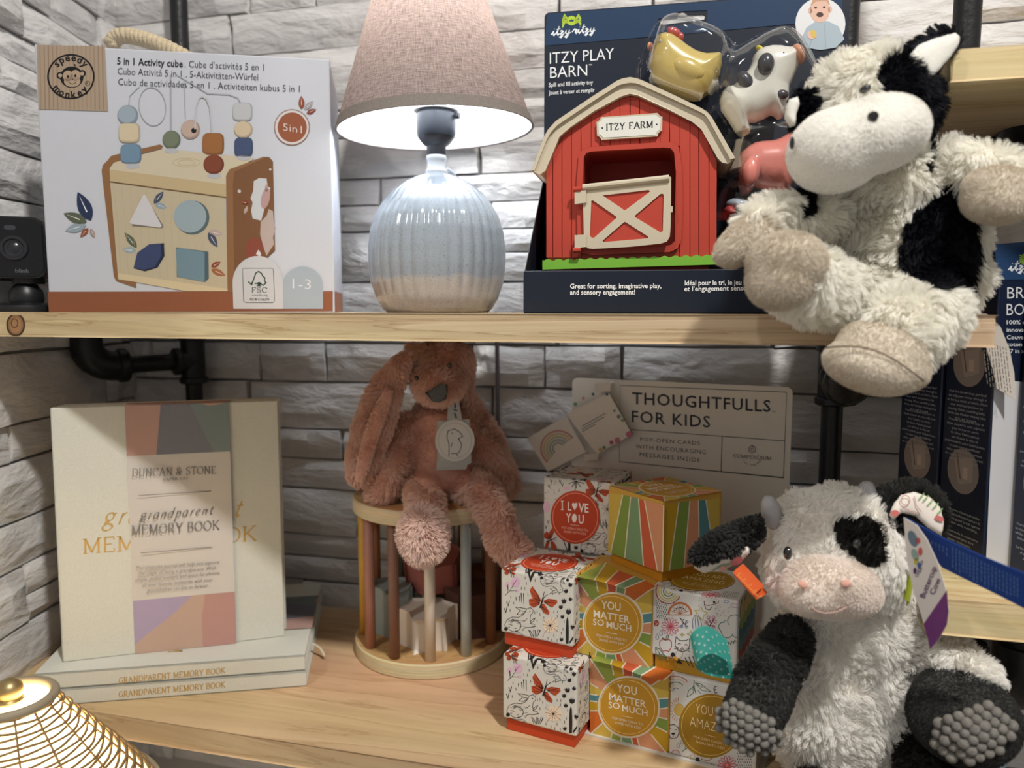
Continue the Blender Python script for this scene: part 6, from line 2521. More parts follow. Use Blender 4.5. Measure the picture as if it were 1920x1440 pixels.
# ================================================================== PLUSH: fur and shaping helpers
def furmat(name, c, var=0.18, rough=0.75, tr=0.22):
    m = bpy.data.materials.new(name)
    m.use_nodes = True
    nt = m.node_tree
    b = nt.nodes['Principled BSDF']
    b.inputs['Roughness'].default_value = rough
    b.inputs['Specular IOR Level'].default_value = 0.15
    hi = nt.nodes.new('ShaderNodeHairInfo')
    r = nt.nodes.new('ShaderNodeValToRGB')
    l = lin(c)
    r.color_ramp.elements[0].color = tuple(x * (1 - var) for x in l[:3]) + (1,)
    r.color_ramp.elements[1].color = tuple(min(1, x * (1 + var)) for x in l[:3]) + (1,)
    nt.links.new(hi.outputs['Random'], r.inputs['Fac'])
    nt.links.new(r.outputs['Color'], b.inputs['Base Color'])
    tl = nt.nodes.new('ShaderNodeBsdfTranslucent')
    nt.links.new(r.outputs['Color'], tl.inputs['Color'])
    ms = nt.nodes.new('ShaderNodeMixShader')
    ms.inputs[0].default_value = tr
    nt.links.new(b.outputs[0], ms.inputs[1])
    nt.links.new(tl.outputs[0], ms.inputs[2])
    nt.links.new(ms.outputs[0], nt.nodes['Material Output'].inputs['Surface'])
    return m


def fur(name, g, parent, m, n, length, rad=0.00022, clump=0.0035, comb=(0, 0, -0.5), keep=None, k=5, wild=0.35, seed=1, lfun=None, curl=0.0):
    """strands rooted on the skin g (world coordinates)"""
    r = np.random.default_rng(seed)
    V = np.array([tuple(v) for v in g.V])
    T = []
    for f in g.F:
        for i in range(1, len(f) - 1):
            T.append((f[0], f[i], f[i + 1]))
    T = np.array(T)
    A, B, C = V[T[:, 0]], V[T[:, 1]], V[T[:, 2]]
    N = np.cross(B - A, C - A)
    ar = np.linalg.norm(N, axis=1)
    # smooth vertex normals
    VN = np.zeros_like(V)
    for j in range(3):
        np.add.at(VN, T[:, j], N)
    VN /= np.maximum(np.linalg.norm(VN, axis=1, keepdims=True), 1e-12)
    if ((A - V.mean(0)) * N).sum() < 0:      # skin wound inside out
        VN = -VN
    idx = r.choice(len(T), n, p=ar / ar.sum())
    u, v = r.random(n), r.random(n)
    sw = u + v > 1
    u[sw], v[sw] = 1 - u[sw], 1 - v[sw]
    w = (1 - u - v)[:, None]
    P = A[idx] * w + B[idx] * u[:, None] + C[idx] * v[:, None]
    NN = VN[T[idx, 0]] * w + VN[T[idx, 1]] * u[:, None] + VN[T[idx, 2]] * v[:, None]
    NN /= np.maximum(np.linalg.norm(NN, axis=1, keepdims=True), 1e-9)
    if keep is not None:
        q = keep(P)
        P, NN = P[q], NN[q]
        n = len(P)
    if n == 0:
        return None
    F = P * 90.0
    noise = np.stack([np.sin(F[:, 1] * 2.1 + 1.3 * np.sin(F[:, 2] * 1.7)), np.sin(F[:, 2] * 2.3 + 1.1 * np.sin(F[:, 0] * 1.9)), np.sin(F[:, 0] * 2.0 + 1.2 * np.sin(F[:, 1] * 1.6))], 1)
    D = NN + np.array(comb)[None, :] + wild * noise + r.normal(0, 0.16, (n, 3))
    dn = (D * NN).sum(1, keepdims=True)
    D = D + NN * np.maximum(0, 0.25 - dn)
    D /= np.linalg.norm(D, axis=1, keepdims=True)
    L = length * r.uniform(0.65, 1.15, n)
    if lfun is not None:
        L = L * lfun(P)
    tip = P + D * L[:, None]
    # gather the tips into tufts
    if clump:
        nc = max(8, int(n / 28))
        ci = r.choice(n, min(nc, n), replace=False)
        kd = KDTree(len(ci))
        for a, i in enumerate(ci):
            kd.insert(P[i], a)
        kd.balance()
        near = np.array([kd.find(p)[1] for p in P])
        ct_ = tip[ci][near]
        d = np.linalg.norm(P - P[ci][near], axis=1)
        pull = np.clip(1 - d / (clump * 2.2), 0, 1)[:, None] * 0.72
        tip = tip * (1 - pull) + ct_ * pull
    t = np.linspace(0, 1, k)[None, :, None]
    base = P[:, None, :] + (NN * (L * 0.5)[:, None])[:, None, :] * t
    pts = base * (1 - t) + (P[:, None, :] * (1 - t) + tip[:, None, :] * t) * t
    if curl:
        ph = r.uniform(0, 6.28, n)[:, None, None]
        pts = pts + curl * t * np.concatenate([np.sin(ph + 7 * t), np.cos(ph + 6 * t), np.sin(ph + 2 + 5 * t)], 2)
    inv = np.array(TM[parent.name].inverted())
    pl_ = pts.reshape(-1, 3) @ inv[:3, :3].T + inv[:3, 3]
    h = bpy.data.hair_curves.new(name)
    h.add_curves([k] * n)
    h.attributes['position'].data.foreach_set('vector', pl_.astype(np.float32).ravel())
    ra = h.attributes.get('radius') or h.attributes.new('radius', 'FLOAT', 'POINT')
    rr_ = (rad * np.linspace(1.0, 0.35, k))[None, :] * np.ones((n, 1))
    ra.data.foreach_set('value', rr_.astype(np.float32).ravel())
    h.materials.append(m)
    o = bpy.data.objects.new(name, h)
    link(o, parent)
    TM[o.name] = TM[parent.name]
    return o


def PXR(Y):
    return Y / FPX * 1.0


def pell(g, x, y, Y, rx, ry, dz, rot=0, nu=24, nv=14):
    """ellipsoid given by its picture outline at depth Y"""
    c = at(x, y, Y)
    r_ = ray(x, y)
    f = r_.normalized()
    rt = Vector((f.y, -f.x, 0)).normalized()
    up_ = rt.cross(f)
    s = c.length / FPX * (r_.length ** -1) * 1.0
    s = c.length / FPX / r_.length * r_.length / math.sqrt(1 + ((x - 960) / FPX) ** 2 + ((720 - y) / FPX) ** 2)
    ca, sa = math.cos(R(-rot)), math.sin(R(-rot))
    a = (rt * ca + up_ * sa) * (rx * s)
    b = (-rt * sa + up_ * ca) * (ry * s)
    g.ell(c, a, b, f * dz, nu, nv)
    return c


def plimb(g, pts):
    """limb through (x, y, Y, radius px)"""
    P = [at(p[0], p[1], p[2]) for p in pts]
    Rr = [p[3] * p[2] / FPX for p in pts]
    g.limb(P, Rr)


def facecols(g, base, rules):
    """per-face colour of a skin: rules = [(polygon px, ymax, colour)]"""
    cen = np.array([tuple(sum((g.V[i] for i in f), Vector()) / len(f)) for f in g.F])
    q = topx(cen)
    C = [lin(base)] * len(g.F)
    for poly, ymax, c in rules:
        ins = inpoly(q, poly) & (cen[:, 1] < ymax)
        l = lin(c)
        for i in np.nonzero(ins)[0]:
            C[i] = l
    return C


m_skin = mat('plush_backing', None, 0.9, 0.1)
m_f_white = furmat('white_fur', (253, 251, 244), 0.02, 0.8, 0.4)
m_f_cream = furmat('cream_white_fur', (253, 251, 247), 0.02, 0.8, 0.4)
m_f_black = furmat('black_fur', (22, 23, 30), 0.4, 0.5)
m_f_grey = furmat('charcoal_fur', (62, 62, 60), 0.25)
m_f_pink = furmat('dusty_pink_fur', (238, 206, 190), 0.1)
m_f_rose = furmat('pale_rose_yarn', (248, 224, 213), 0.08)
m_short_w = mat('short_white_plush', (232, 229, 220), 0.95, 0.05, sheen=0.4, bump=0.35, bscale=1500, var=0.03, vscale=120)
m_beige = mat('beige_plush', (216, 205, 188), 0.95, 0.05, sheen=0.4, bump=0.5, bscale=1300, var=0.06, vscale=150)
m_eye = mat('black_eye', (10, 10, 12), 0.06, 0.7, coat=1.0)
m_knob = mat('grey_chenille', (132, 128, 122), 0.95, 0.05, bump=0.6, bscale=1800, var=0.18, vscale=500)

# ================================================================== LARGE SITTING COW (right end of the upper shelf)
cowa = thing('plush_cow', 'large shaggy white plush cow with black patches sitting on the upper shelf edge', 'plush toy', (at(1665, 560, .487).x, 0.487, ZU))
g = G()
pell(g, 1672, 455, .490, 150, 112, .036)
pell(g, 1690, 520, .488, 140, 66, .036)
pell(g, 1660, 350, .484, 100, 70, .030)
pell(g, 1640, 205, .472, 106, 104, .034)
pell(g, 1634, 160, .472, 98, 62, .030)
plimb(g, [(1540, 400, .478, 42), (1470, 410, .455, 40), (1425, 425, .448, 38)])
plimb(g, [(1740, 330, .480, 52), (1820, 318, .458, 44), (1885, 335, .445, 42)])
plimb(g, [(1610, 540, .482, 58), (1540, 545, .455, 58), (1500, 525, .437, 60)])
plimb(g, [(1745, 560, .476, 70), (1722, 590, .450, 72), (1680, 630, .438, 70)])
sk = blob(g, 0.0032, 4)
HP = [(1652, 122), (1700, 92), (1745, 100), (1764, 170), (1758, 240), (1748, 325), (1735, 320), (1742, 260), (1722, 205), (1690, 184), (1656, 180), (1646, 150)]
HL = [(1486, 175), (1528, 168), (1534, 230), (1500, 246), (1484, 240)]
BP_ = [(1785, 342), (1812, 375), (1832, 425), (1836, 470), (1826, 545), (1790, 545), (1735, 540), (1684, 500), (1690, 430), (1712, 398), (1756, 352)]
AP = [(1500, 360), (1530, 360), (1530, 400), (1500, 410)]
BLK = (24, 25, 32)
sk.C = facecols(sk, (226, 220, 206), [(HP, .50, BLK), (HL, .50, BLK), (BP_, .52, BLK), (AP, .52, BLK)])
mk('body', sk, m_skin, cowa, smooth=True)


def a_black(P):
    q = topx(P)
    return (inpoly(q, HP) & (P[:, 1] < .50)) | (inpoly(q, HL) & (P[:, 1] < .5)) | (inpoly(q, BP_) & (P[:, 1] < .52)) | (inpoly(q, AP) & (P[:, 1] < .52))


fur('white_fur', sk, cowa, m_f_white, 62000, 0.0088, 0.00026, 0.0042, (-0.1, -0.1, -0.55), lambda P: ~a_black(P), seed=3, wild=0.45)
fur('black_fur', sk, cowa, m_f_black, 62000, 0.0072, 0.00026, 0.0036, (0, -0.1, -0.5), a_black, seed=4, wild=0.4)
# muzzle
g = G()
pell(g, 1642, 252, .440, 94, 72, .026, -12)
pell(g, 1568, 282, .436, 90, 78, .026, -12)
pell(g, 1606, 262, .434, 90, 70, .026, -15)
mz = blob(g, 0.0026, 10)
mk('muzzle', mz, m_short_w, cowa, smooth=True)
fur('muzzle_pile', mz, cowa, m_f_cream, 24000, 0.0011, 0.00016, 0, (0, 0, -0.3), seed=9, k=3)


def on_skin(sk_, x, y):
    """nearest point of a skin along the picture ray (front side)"""
    P = np.array([tuple(v) for v in sk_.V])
    q = topx(P)
    d = np.hypot(q[:, 0] - x, q[:, 1] - y)
    c = np.nonzero(d < 14)[0]
    if len(c) == 0:
        c = np.argsort(d)[:5]
    i = c[np.argmin(P[c, 1])]
    return P[i, 1]


for (x, y, rx, ry) in ((1637, 218, 10, 10), (1485, 268, 5, 12)):
    Yq = on_skin(mz, x, y)
    g = G()
    pell(g, x, y, Yq - 0.0003, rx, ry, .0014)
    mk('nostril', g, m_eye, cowa, smooth=True)
g = G()
pell(g, 1622, 167, on_skin(sk, 1622, 167) - 0.0065, 11, 8, .003, -25)
mk('eye', g, m_eye, cowa, smooth=True)
# ears
pe = Plane(at(1745, 115, .458), Vector((1, 0.1, 0)), Vector((0, 0.12, 1)))
ef = puff([(1684, 118), (1696, 92), (1735, 70), (1784, 58), (1796, 68), (1788, 95), (1765, 132), (1745, 158), (1712, 158)], pe, .010, 4, 0.6)
ef = relax(ef, 2)
o_ = mk('ear', ef, mat('black_backing', BLK, 0.9, 0.1), cowa, smooth=True)
fur('ear_fur', ef, cowa, m_f_black, 9000, 0.0070, 0.00024, 0.003, (-0.3, 0.6, 0.3), lambda P: P[:, 1] > .459, seed=5)
pe2 = Plane(at(1745, 115, .4470), Vector((1, 0.1, 0)), Vector((0, 0.12, 1)))
ei = relax(puff([(1703, 106), (1722, 84), (1752, 72), (1792, 61), (1801, 70), (1797, 88), (1780, 112), (1762, 132), (1742, 152), (1728, 138), (1712, 124)], pe2, .006, 3, 0.5), 2)
mk('ear_lining', ei, m_short_w, cowa, smooth=True)
pe3 = Plane(at(1500, 205, .462), Vector((1, -0.2, 0)), Z)
el = relax(puff([(1496, 178), (1520, 172), (1526, 215), (1512, 240), (1494, 238)], pe3, .009, 3, 0.6), 2)
mk('ear', el, mat('black_backing', BLK, 0.9, 0.1), cowa, smooth=True)
fur('ear_fur', el, cowa, m_f_black, 3500, 0.006, 0.00024, 0.003, (0, 0.2, -0.1), seed=6)
el = relax(puff([(1480, 186), (1497, 180), (1500, 195), (1494, 215), (1492, 236), (1480, 240), (1470, 222), (1472, 203)], Plane(at(1485, 210, .455), Vector((1, -0.2, 0)), Z), .008, 3, 0.5), 2)
mk('ear_lining', el, m_short_w, cowa, smooth=True)
# hooves and soles
g = G()
plimb(g, [(1440, 432, .446, 38), (1402, 450, .444, 42), (1372, 470, .442, 32), (1356, 480, .441, 20)])
hv_ = blob(g, 0.0026, 8)
mk('hoof', hv_, m_beige, cowa, smooth=True)
fur('hoof_pile', hv_, cowa, furmat('beige_pile', (220, 210, 194), 0.07), 9000, 0.0016, 0.00018, 0, (0, 0, -0.3), seed=21, k=3)
g = G()
pell(g, 1872, 352, .436, 62, 40, .018, 8)
pell(g, 1868, 380, .434, 60, 40, .018, 8)
hv_ = blob(g, 0.0026, 8)
mk('hoof', hv_, m_beige, cowa, smooth=True)
fur('hoof_pile', hv_, cowa, MATS.get('x') or bpy.data.materials['beige_pile'], 9000, 0.0016, 0.00018, 0, (0, 0, -0.3), seed=22, k=3)
g = G()
pell(g, 1475, 492, .424, 74, 58, .014, 0)
pell(g, 1462, 530, .424, 62, 52, .014, 0)
sl_ = blob(g, 0.0026, 8)
mk('sole', sl_, m_beige, cowa, smooth=True)
fur('sole_pile', sl_, cowa, bpy.data.materials['beige_pile'], 12000, 0.0018, 0.00018, 0, (0, 0, -0.2), seed=23, k=3)
g = G()
pell(g, 1655, 655, .430, 82, 50, .022, 18)
pell(g, 1630, 690, .426, 86, 46, .026, 16)
pell(g, 1680, 690, .428, 60, 42, .022, 16)
sl_ = blob(g, 0.0026, 8)
mk('hoof', sl_, m_beige, cowa, smooth=True)
fur('hoof_pile', sl_, cowa, bpy.data.materials['beige_pile'], 14000, 0.0014, 0.00018, 0, (0, 0, -0.2), seed=24, k=3)
# seam round the hanging hoof
g = G()
sp_ = []
for i in range(13):
    t_ = i / 12
    x = 1548 + (1732 - 1548) * t_
    y = 652 + 62 * t_ - 26 * math.sin(math.pi * t_)
    sp_.append(at(x, y, on_skin(sl_, x, y) - 0.0006))
g.tube(sp_, 0.0005, 6)
mk('seam', g, mat('seam_brown', (120, 104, 88), 0.9), cowa, smooth=True)
# care label hanging at its side
pc_ = [(1850, 588, .50), (1876, 612, .50), (1893, 655, .499), (1902, 700, .498), (1904, 750, .497)]
g = G()
row = []
for (x, y, Yd) in pc_:
    p = at(x, y, Yd)
    l_ = at(x - 50 + (y - 588) * .09, y - 6 if y < 740 else y - 22, Yd + 0.004)
    row.append((p, l_))
n = len(row)
for (a, b_) in row:
    g.V += [a, b_, a + Vector((0, 0.0006, 0)), b_ + Vector((0, 0.0006, 0))]
for i in range(n - 1):
    a = i * 4
    g.F += [(a, a + 1, a + 5, a + 4), (a + 2, a + 6, a + 7, a + 3), (a, a + 4, a + 6, a + 2), (a + 1, a + 3, a + 7, a + 5)]
g.F += [(0, 2, 3, 1), ((n - 1) * 4, (n - 1) * 4 + 1, (n - 1) * 4 + 3, (n - 1) * 4 + 2)]
tg = mk('care_label', g, mat('satin_label', (214, 206, 196), 0.5), cowa, smooth=False)
cv = Cv()
r_ = random.Random(2)
for i in range(9):
    x = 1842 + i * 5.2
    y = 640 + i * 1.5
    cv.at(1).col(120, 112, 106)
    while y < 720 + i * 2:
        l_ = r_.uniform(4, 12)
        cv.line([(x + (y - 640) * .11, y), (x + (y + l_ - 640) * .11, y + l_)], 1.6)
        y += l_ + r_.uniform(2, 4)
pq = Plane(at(1870, 680, .498), (row[3][0] - row[3][1]).normalized(), (row[1][0] - row[4][0]).normalized())
cv.build('label_text', lambda x, y, h: pq.px(x, y, h + 0.0012), tg)

# ================================================================== COW WITH RIBBON TAGS (front of the lower shelf)
cb = at(1590, 1320, .512)
cowb = thing('plush_cow', 'soft white plush cow with charcoal arms, ribbon tags and an open blue card', 'plush toy', (cb.x - 0.004, 0.512, ZL))
GRY = (58, 58, 56)
g = G()
zc_ = -0.252
tx0 = cb.x - 0.004
g.ell((tx0, .512, -0.268), (.054, 0, 0), (0, .040, 0), (0, 0, .070), 30, 18)
g.ell((tx0 + .002, .508, -0.215), (.047, 0, 0), (0, .036, 0), (0, 0, .058), 30, 18)
# head
pell(g, 1562, 1030, .487, 126, 104, .036)
pell(g, 1562, 980, .487, 104, 64, .032)
pell(g, 1500, 1070, .482, 62, 70, .028)
pell(g, 1640, 1070, .482, 58, 70, .028)
# white upper arm at the right, sleeve at the left, thighs
plimb(g, [(1730, 1225, .492, 44), (1790, 1245, .470, 46), (1835, 1275, .455, 42)])
sk = blob(g, 0.0032, 5)
EYP = [(1562, 978), (1580, 968), (1602, 972), (1622, 966), (1650, 985), (1662, 1020), (1660, 1052), (1640, 1066), (1618, 1060), (1600, 1044), (1578, 1030), (1566, 1006)]
ARM = [(1440, 1165), (1490, 1160), (1512, 1190), (1524, 1240), (1500, 1300), (1475, 1305), (1440, 1250)]
EK = (40, 39, 37)
sk.C = facecols(sk, (232, 226, 216), [(EYP, .487, EK), (ARM, .51, EK)])
mk('body', sk, m_skin, cowb, smooth=True)


def b_dark(P):
    q = topx(P)
    return (inpoly(q, EYP) & (P[:, 1] < .487)) | (inpoly(q, ARM) & (P[:, 1] < .51))


def b_len(P):
    # shorter pile on the face round the muzzle
    q = topx(P)
    return np.where((q[:, 1] > 1020) & (q[:, 1] < 1150) & (np.abs(q[:, 0] - 1555) < 90), 0.6, 1.0)


fur('white_fur', sk, cowb, m_f_cream, 85000, 0.0062, 0.00022, 0.0052, (0.05, -0.1, -0.35), lambda P: ~b_dark(P), seed=13, wild=0.75, lfun=b_len, curl=0.0005)
fur('dark_fur', sk, cowb, furmat('dark_brown_fur', (34, 32, 30), 0.3), 60000, 0.0062, 0.00022, 0.0036, (0.1, -0.05, 0.35), b_dark, seed=14, wild=0.3)
# muzzle
m_mz = mat('blush_plush', (240, 228, 217), 0.95, 0.05, sheen=0.4, bump=0.4, bscale=1600)
g = G()
pell(g, 1556, 1092, .452, 86, 48, .022)
pell(g, 1525, 1112, .450, 60, 44, .020)
pell(g, 1590, 1112, .450, 60, 44, .020)
pell(g, 1556, 1128, .452, 60, 32, .018)
mz = blob(g, 0.0026, 10)
mk('muzzle', mz, m_mz, cowb, smooth=True)
fur('muzzle_pile', mz, cowb, furmat('blush_pile', (243, 233, 224), 0.04), 26000, 0.0018, 0.00016, 0.001, (0, 0, -0.25), seed=15, k=3)
m_ns = mat('nostril_pink', (218, 166, 150), 0.8)
for (x, y, rot) in ((1505, 1096, 20), (1586, 1094, -20)):
    g = G()
    pell(g, x, y, on_skin(mz, x, y) - 0.0012, 9, 7, .0012, rot)
    mk('nostril', g, m_ns, cowb, smooth=True)
g = G()
g.tube([at(x, y, on_skin(mz, x, y) - 0.0012) for x, y in ((1520, 1136), (1530, 1146), (1546, 1150), (1562, 1149), (1576, 1145), (1588, 1138))], 0.0005, 6)
mk('mouth', g, mat('mouth_thread', (190, 158, 148), 0.9), cowb, smooth=True)
for (x, y, rx, ry) in ((1477, 1037, 8, 13), (1606, 1018, 8, 10)):
    g = G()
    pell(g, x, y, on_skin(sk, x, y) - 0.0045, rx, ry, .003)
    mk('eye', g, m_eye, cowb, smooth=True)
m_horn = mat('grey_plush', (176, 174, 176), 0.95, 0.05, bump=0.4, bscale=1500)
for P in ([(1450, 978, .486, 18), (1445, 954, .482, 20), (1442, 942, .480, 16)], [(1618, 955, .486, 24), (1622, 932, .482, 23), (1626, 916, .480, 17)]):
    g = G()
    plimb(g, P)
    mk('horn', blob(g, 0.0022, 5), m_horn, cowb, smooth=True)
# ears
pe = Plane(at(1365, 1020, .470), Vector((1, 0.15, 0)), Vector((0, 0.35, 1)))
e1 = relax(puff([(1425, 968), (1432, 1010), (1400, 1036), (1350, 1046), (1310, 1058), (1294, 1050), (1300, 1030), (1330, 1004), (1365, 985)], pe, .010, 4, 0.5), 2)
mk('ear', e1, mat('charcoal_backing', GRY, 0.9, 0.1), cowb, smooth=True)
fur('ear_fur', e1, cowb, m_f_grey, 14000, 0.0034, 0.0002, 0.0025, (-0.5, -0.05, -0.2), seed=16)
pe = Plane(at(1345, 1056, .468), Vector((1, 0.15, 0)), Vector((0, -0.5, 1)))
m_flo = mat('floral_lining', (232, 222, 212), 0.8, 0.1)
e2 = relax(puff([(1300, 1052), (1330, 1048), (1372, 1040), (1402, 1024), (1410, 1034), (1386, 1056), (1350, 1072), (1316, 1074), (1302, 1066)], pe, .004, 3, 0.5), 1)
o_ = mk('ear_lining', e2, m_flo, cowb, smooth=True, label='white floral ear lining')
cv = Cv()
cv.at(1).col(206, 120, 120).disc(1378, 1046, 12, 7, -30).col(214, 160, 150).disc(1352, 1060, 8, 5).col(120, 160, 110).line([(1330, 1066), (1350, 1054), (1366, 1052)], 2)
cv.build('lining_print', lambda x, y, h: pe.px(x, y, 0.0030 + h), o_)
pe = Plane(at(1715, 955, .470), Vector((1, 0.05, 0)), Vector((0, 0.25, 1)))
e3 = relax(puff([(1652, 950), (1660, 920), (1690, 906), (1730, 908), (1762, 926), (1774, 955), (1770, 1000), (1745, 990), (1715, 985), (1690, 1000), (1665, 985)], pe, .012, 4, 0.7), 2)
mk('ear', e3, mat('charcoal_backing', GRY, 0.9, 0.1), cowb, smooth=True)
fur('ear_fur', e3, cowb, m_f_grey, 12000, 0.0052, 0.0002, 0.0025, (0, 0.3, 0.3), lambda P: ~(inpoly(topx(P), [(1672, 955), (1686, 930), (1720, 922), (1752, 938), (1766, 965), (1764, 1005), (1720, 985)]) & (P[:, 1] < .476)), seed=17)
pf = Plane(at(1720, 960, .4615), Vector((1, 0.05, 0)), Vector((0, 0.25, 1)))
e4 = relax(puff([(1667, 966), (1676, 944), (1690, 928), (1714, 922), (1744, 932), (1764, 952), (1771, 980), (1766, 1006), (1740, 990), (1716, 968), (1690, 962), (1676, 976)], pf, .005, 3, 0.5), 1)
o_ = mk('ear_lining', e4, m_flo, cowb, smooth=True, label='white floral ear lining')
cv = Cv()
cv.at(1).col(200, 110, 106).disc(1672, 962, 8, 6).disc(1755, 972, 9, 5, 20)
cv.col(134, 176, 116)
for (x, y) in ((1730, 934), (1738, 942), (1748, 948), (1756, 958), (1722, 930)):
    cv.line([(x - 5, y + 6), (x + 5, y - 5)], 2.6)
cv.col(190, 140, 136).ring(1692, 938, 8, 1.6, 9).line([(1684, 950), (1700, 958), (1716, 962)], 1.6).line([(1708, 930), (1712, 948), (1722, 960)], 1.4)
cv.build('lining_print', lambda x, y, h: pf.px(x, y, 0.0034 + h), o_)
# arms
m_gpl = mat('charcoal_plush', (64, 64, 62), 0.95, 0.05, sheen=0.3, bump=0.6, bscale=1400)
g = G()
plimb(g, [(1480, 1200, .478, 40), (1455, 1250, .462, 50), (1425, 1310, .450, 60), (1408, 1345, .442, 56)])
ar = blob(g, 0.003, 6)
mk('arm', ar, m_gpl, cowb, smooth=True)
arL = ar
fur('arm_fur', ar, cowb, m_f_grey, 26000, 0.0032, 0.00018, 0.002, (-0.1, -0.05, -0.5), seed=18, k=4, lfun=lambda P: np.where(topx(P)[:, 1] < 1265, 1.5, 0.6))
g = G()
plimb(g, [(1775, 1310, .462, 60), (1800, 1340, .448, 80), (1818, 1362, .438, 78)])
pell(g, 1806, 1345, .446, 96, 84, .022)
ar = blob(g, 0.003, 6)
mk('arm', ar, m_gpl, cowb, smooth=True)
arR = ar
fur('arm_fur', ar, cowb, m_f_grey, 22000, 0.0020, 0.00018, 0.001, (0, -0.05, -0.5), seed=19, k=3)


def knobs(skin, c, rx, ry, rot, r_px):
    """knobbly chenille sole pressed onto the paw"""
    ca, sa = math.cos(R(rot)), math.sin(R(rot))
    g = G()
    rg = random.Random(int(c[0]))
    j, y = 0, -ry
    while y <= ry:
        x = -rx + (r_px * 0.9 if j % 2 else 0)
        while x <= rx:
            if (x / rx) ** 2 + (y / ry) ** 2 <= 1.0:
                X, Yp = c[0] + x * ca - y * sa, c[1] + x * sa + y * ca
                Yd = on_skin(skin, X, Yp) - 0.0012
                rr_ = r_px * Yd / FPX * rg.uniform(0.98, 1.2)
                g.ell(at(X, Yp, Yd), (rr_, 0, 0), (0, rr_, 0), (0, 0, rr_ * 0.95), 12, 8)
            x += r_px * 1.85
        y += r_px * 1.6
        j += 1
    return g


mk('knobbly_sole', knobs(arL, (1400, 1364), 68, 44, 28, 8.6), m_knob, cowb, smooth=True, kind='stuff')
mk('knobbly_sole', knobs(arR, (1822, 1374), 80, 54, -20, 10.5), m_knob, cowb, smooth=True, kind='stuff')
# dark legs hanging over the edge
for (P, s_) in (([(1735, 1405, .478, 50), (1740, 1450, .455, 56), (1745, 1520, .440, 58)], 31), ([(1525, 1500, .476, 56), (1505, 1540, .452, 58), (1500, 1590, .440, 60)], 32)):
    g = G()
    plimb(g, P)
    lg = blob(g, 0.003, 6)
    mk('leg', lg, mat('dark_backing', (34, 33, 32), 0.95), cowb, smooth=True)
    fur('leg_fur', lg, cowb, bpy.data.materials['dark_brown_fur'], 9000, 0.005, 0.00022, 0.003, (0, -0.05, -0.5), seed=s_)


def ribbon(name, pts, wdir, m, prnt=None, label=None, th=0.0004):
    g = G()
    w_ = Vector(wdir)
    n = len(pts)
    for i, p in enumerate(pts):
        t_ = (pts[min(i + 1, n - 1)] - pts[max(i - 1, 0)]).normalized()
        q = t_.cross(w_).normalized() * th
        g.V += [p - w_, p + w_, p - w_ + q, p + w_ + q]
    for i in range(n - 1):
        a = i * 4
        g.F += [(a, a + 1, a + 5, a + 4), (a + 2, a + 6, a + 7, a + 3), (a, a + 4, a + 6, a + 2), (a + 1, a + 3, a + 7, a + 5)]
    return mk(name, g, m, cowb, autos=60, label=label)


# orange gingham ribbon by the left ear
o0, o1 = at(1408, 1060, .468), at(1392, 1098, .456)
d_ = (at(1424, 1118, .458) - at(1384, 1075, .458)) * 0.5
m_orr = mat('orange_ribbon', (222, 96, 46), 0.4, 0.4)
c0_ = at(1400, 1096, .458)
lp_ = [at(1412, 1078, .470), at(1400, 1088, .460), at(1394, 1096, .456), at(1398, 1102, .458), at(1410, 1098, .466), at(1420, 1090, .474)]
rb_ = ribbon('ribbon_tag', lp_, d_, m_orr, label='orange checked ribbon loop')
pr_ = Plane(at(1400, 1096, .4552), d_.normalized(), Vector((0.5, 0, 0.5)))
cv = Cv()
for i in range(5):
    f = i / 4
    cv.at(1).col(238, 160, 84)
    a_, b_ = at(1384, 1075, .458), 0
    cv.line([(1381 + 40 * f, 1080 + 42 * f), (1389 + 40 * f, 1074 + 42 * f)], 1.6)
cv.line([(1384, 1079), (1424, 1121)], 1.4)
cv.build('ribbon_check', lambda x, y, h: at(x, y, .4530 - h), rb_)
# teal dotted ribbon loop on the left arm
m_teal = mat('teal_ribbon', (74, 178, 164), 0.35, 0.5)
wv = (at(1338, 1262, .448) - at(1316, 1196, .448)) * 0.5
loop = []
c_ = at(1352, 1222, .456)
ctrl = [(1368, 1226, .456), (1345, 1206, .448), (1322, 1200, .440), (1304, 1212, .438), (1302, 1228, .444), (1320, 1240, .452), (1345, 1246, .458), (1372, 1250, .460)]
cs = [at(*p) for p in ctrl]
sm = []
for i in range(len(cs) - 1):
    p0, p1, p2, p3 = cs[max(i - 1, 0)], cs[i], cs[i + 1], cs[min(i + 2, len(cs) - 1)]
    for k_ in range(5):
        t_ = k_ / 5
        sm.append(0.5 * ((2 * p1) + (p2 - p0) * t_ + (2 * p0 - 5 * p1 + 4 * p2 - p3) * t_ * t_ + (3 * p1 - p0 - 3 * p2 + p3) * t_ ** 3))
sm.append(cs[-1])
wv = Vector((0.0025, 0.002, -0.0095))
tr_ = ribbon('ribbon_tag', sm, wv, m_teal, label='teal ribbon loop with white dots')
gd = Cv()
gd.col(206, 232, 226)
k0 = 0
cvp = []
dv = G()
dv.C = []
for i in range(1, 34, 2):
    for j in range(-1, 2):
        p = sm[i] + wv * ((j + (0.5 if (i // 2) % 2 else 0)) * 0.6)
        if abs((j + (0.5 if (i // 2) % 2 else 0)) * 0.6) > 0.92:
            continue
        t_ = (sm[i + 1] - sm[i - 1]).normalized()
        q = t_.cross(wv).normalized()
        for sg in (1, -1):
            o_ = p + q * (0.0007 if sg > 0 else -0.0003)
            b0 = len(dv.V)
            wn = wv.normalized()
            for a in range(8):
                dv.V.append(o_ + (t_ * math.cos(a * math.pi / 4) + wn * math.sin(a * math.pi / 4)) * 0.00085)
            dv.F.append(tuple(range(b0, b0 + 8)))
            dv.C.append(lin((206, 232, 226)))
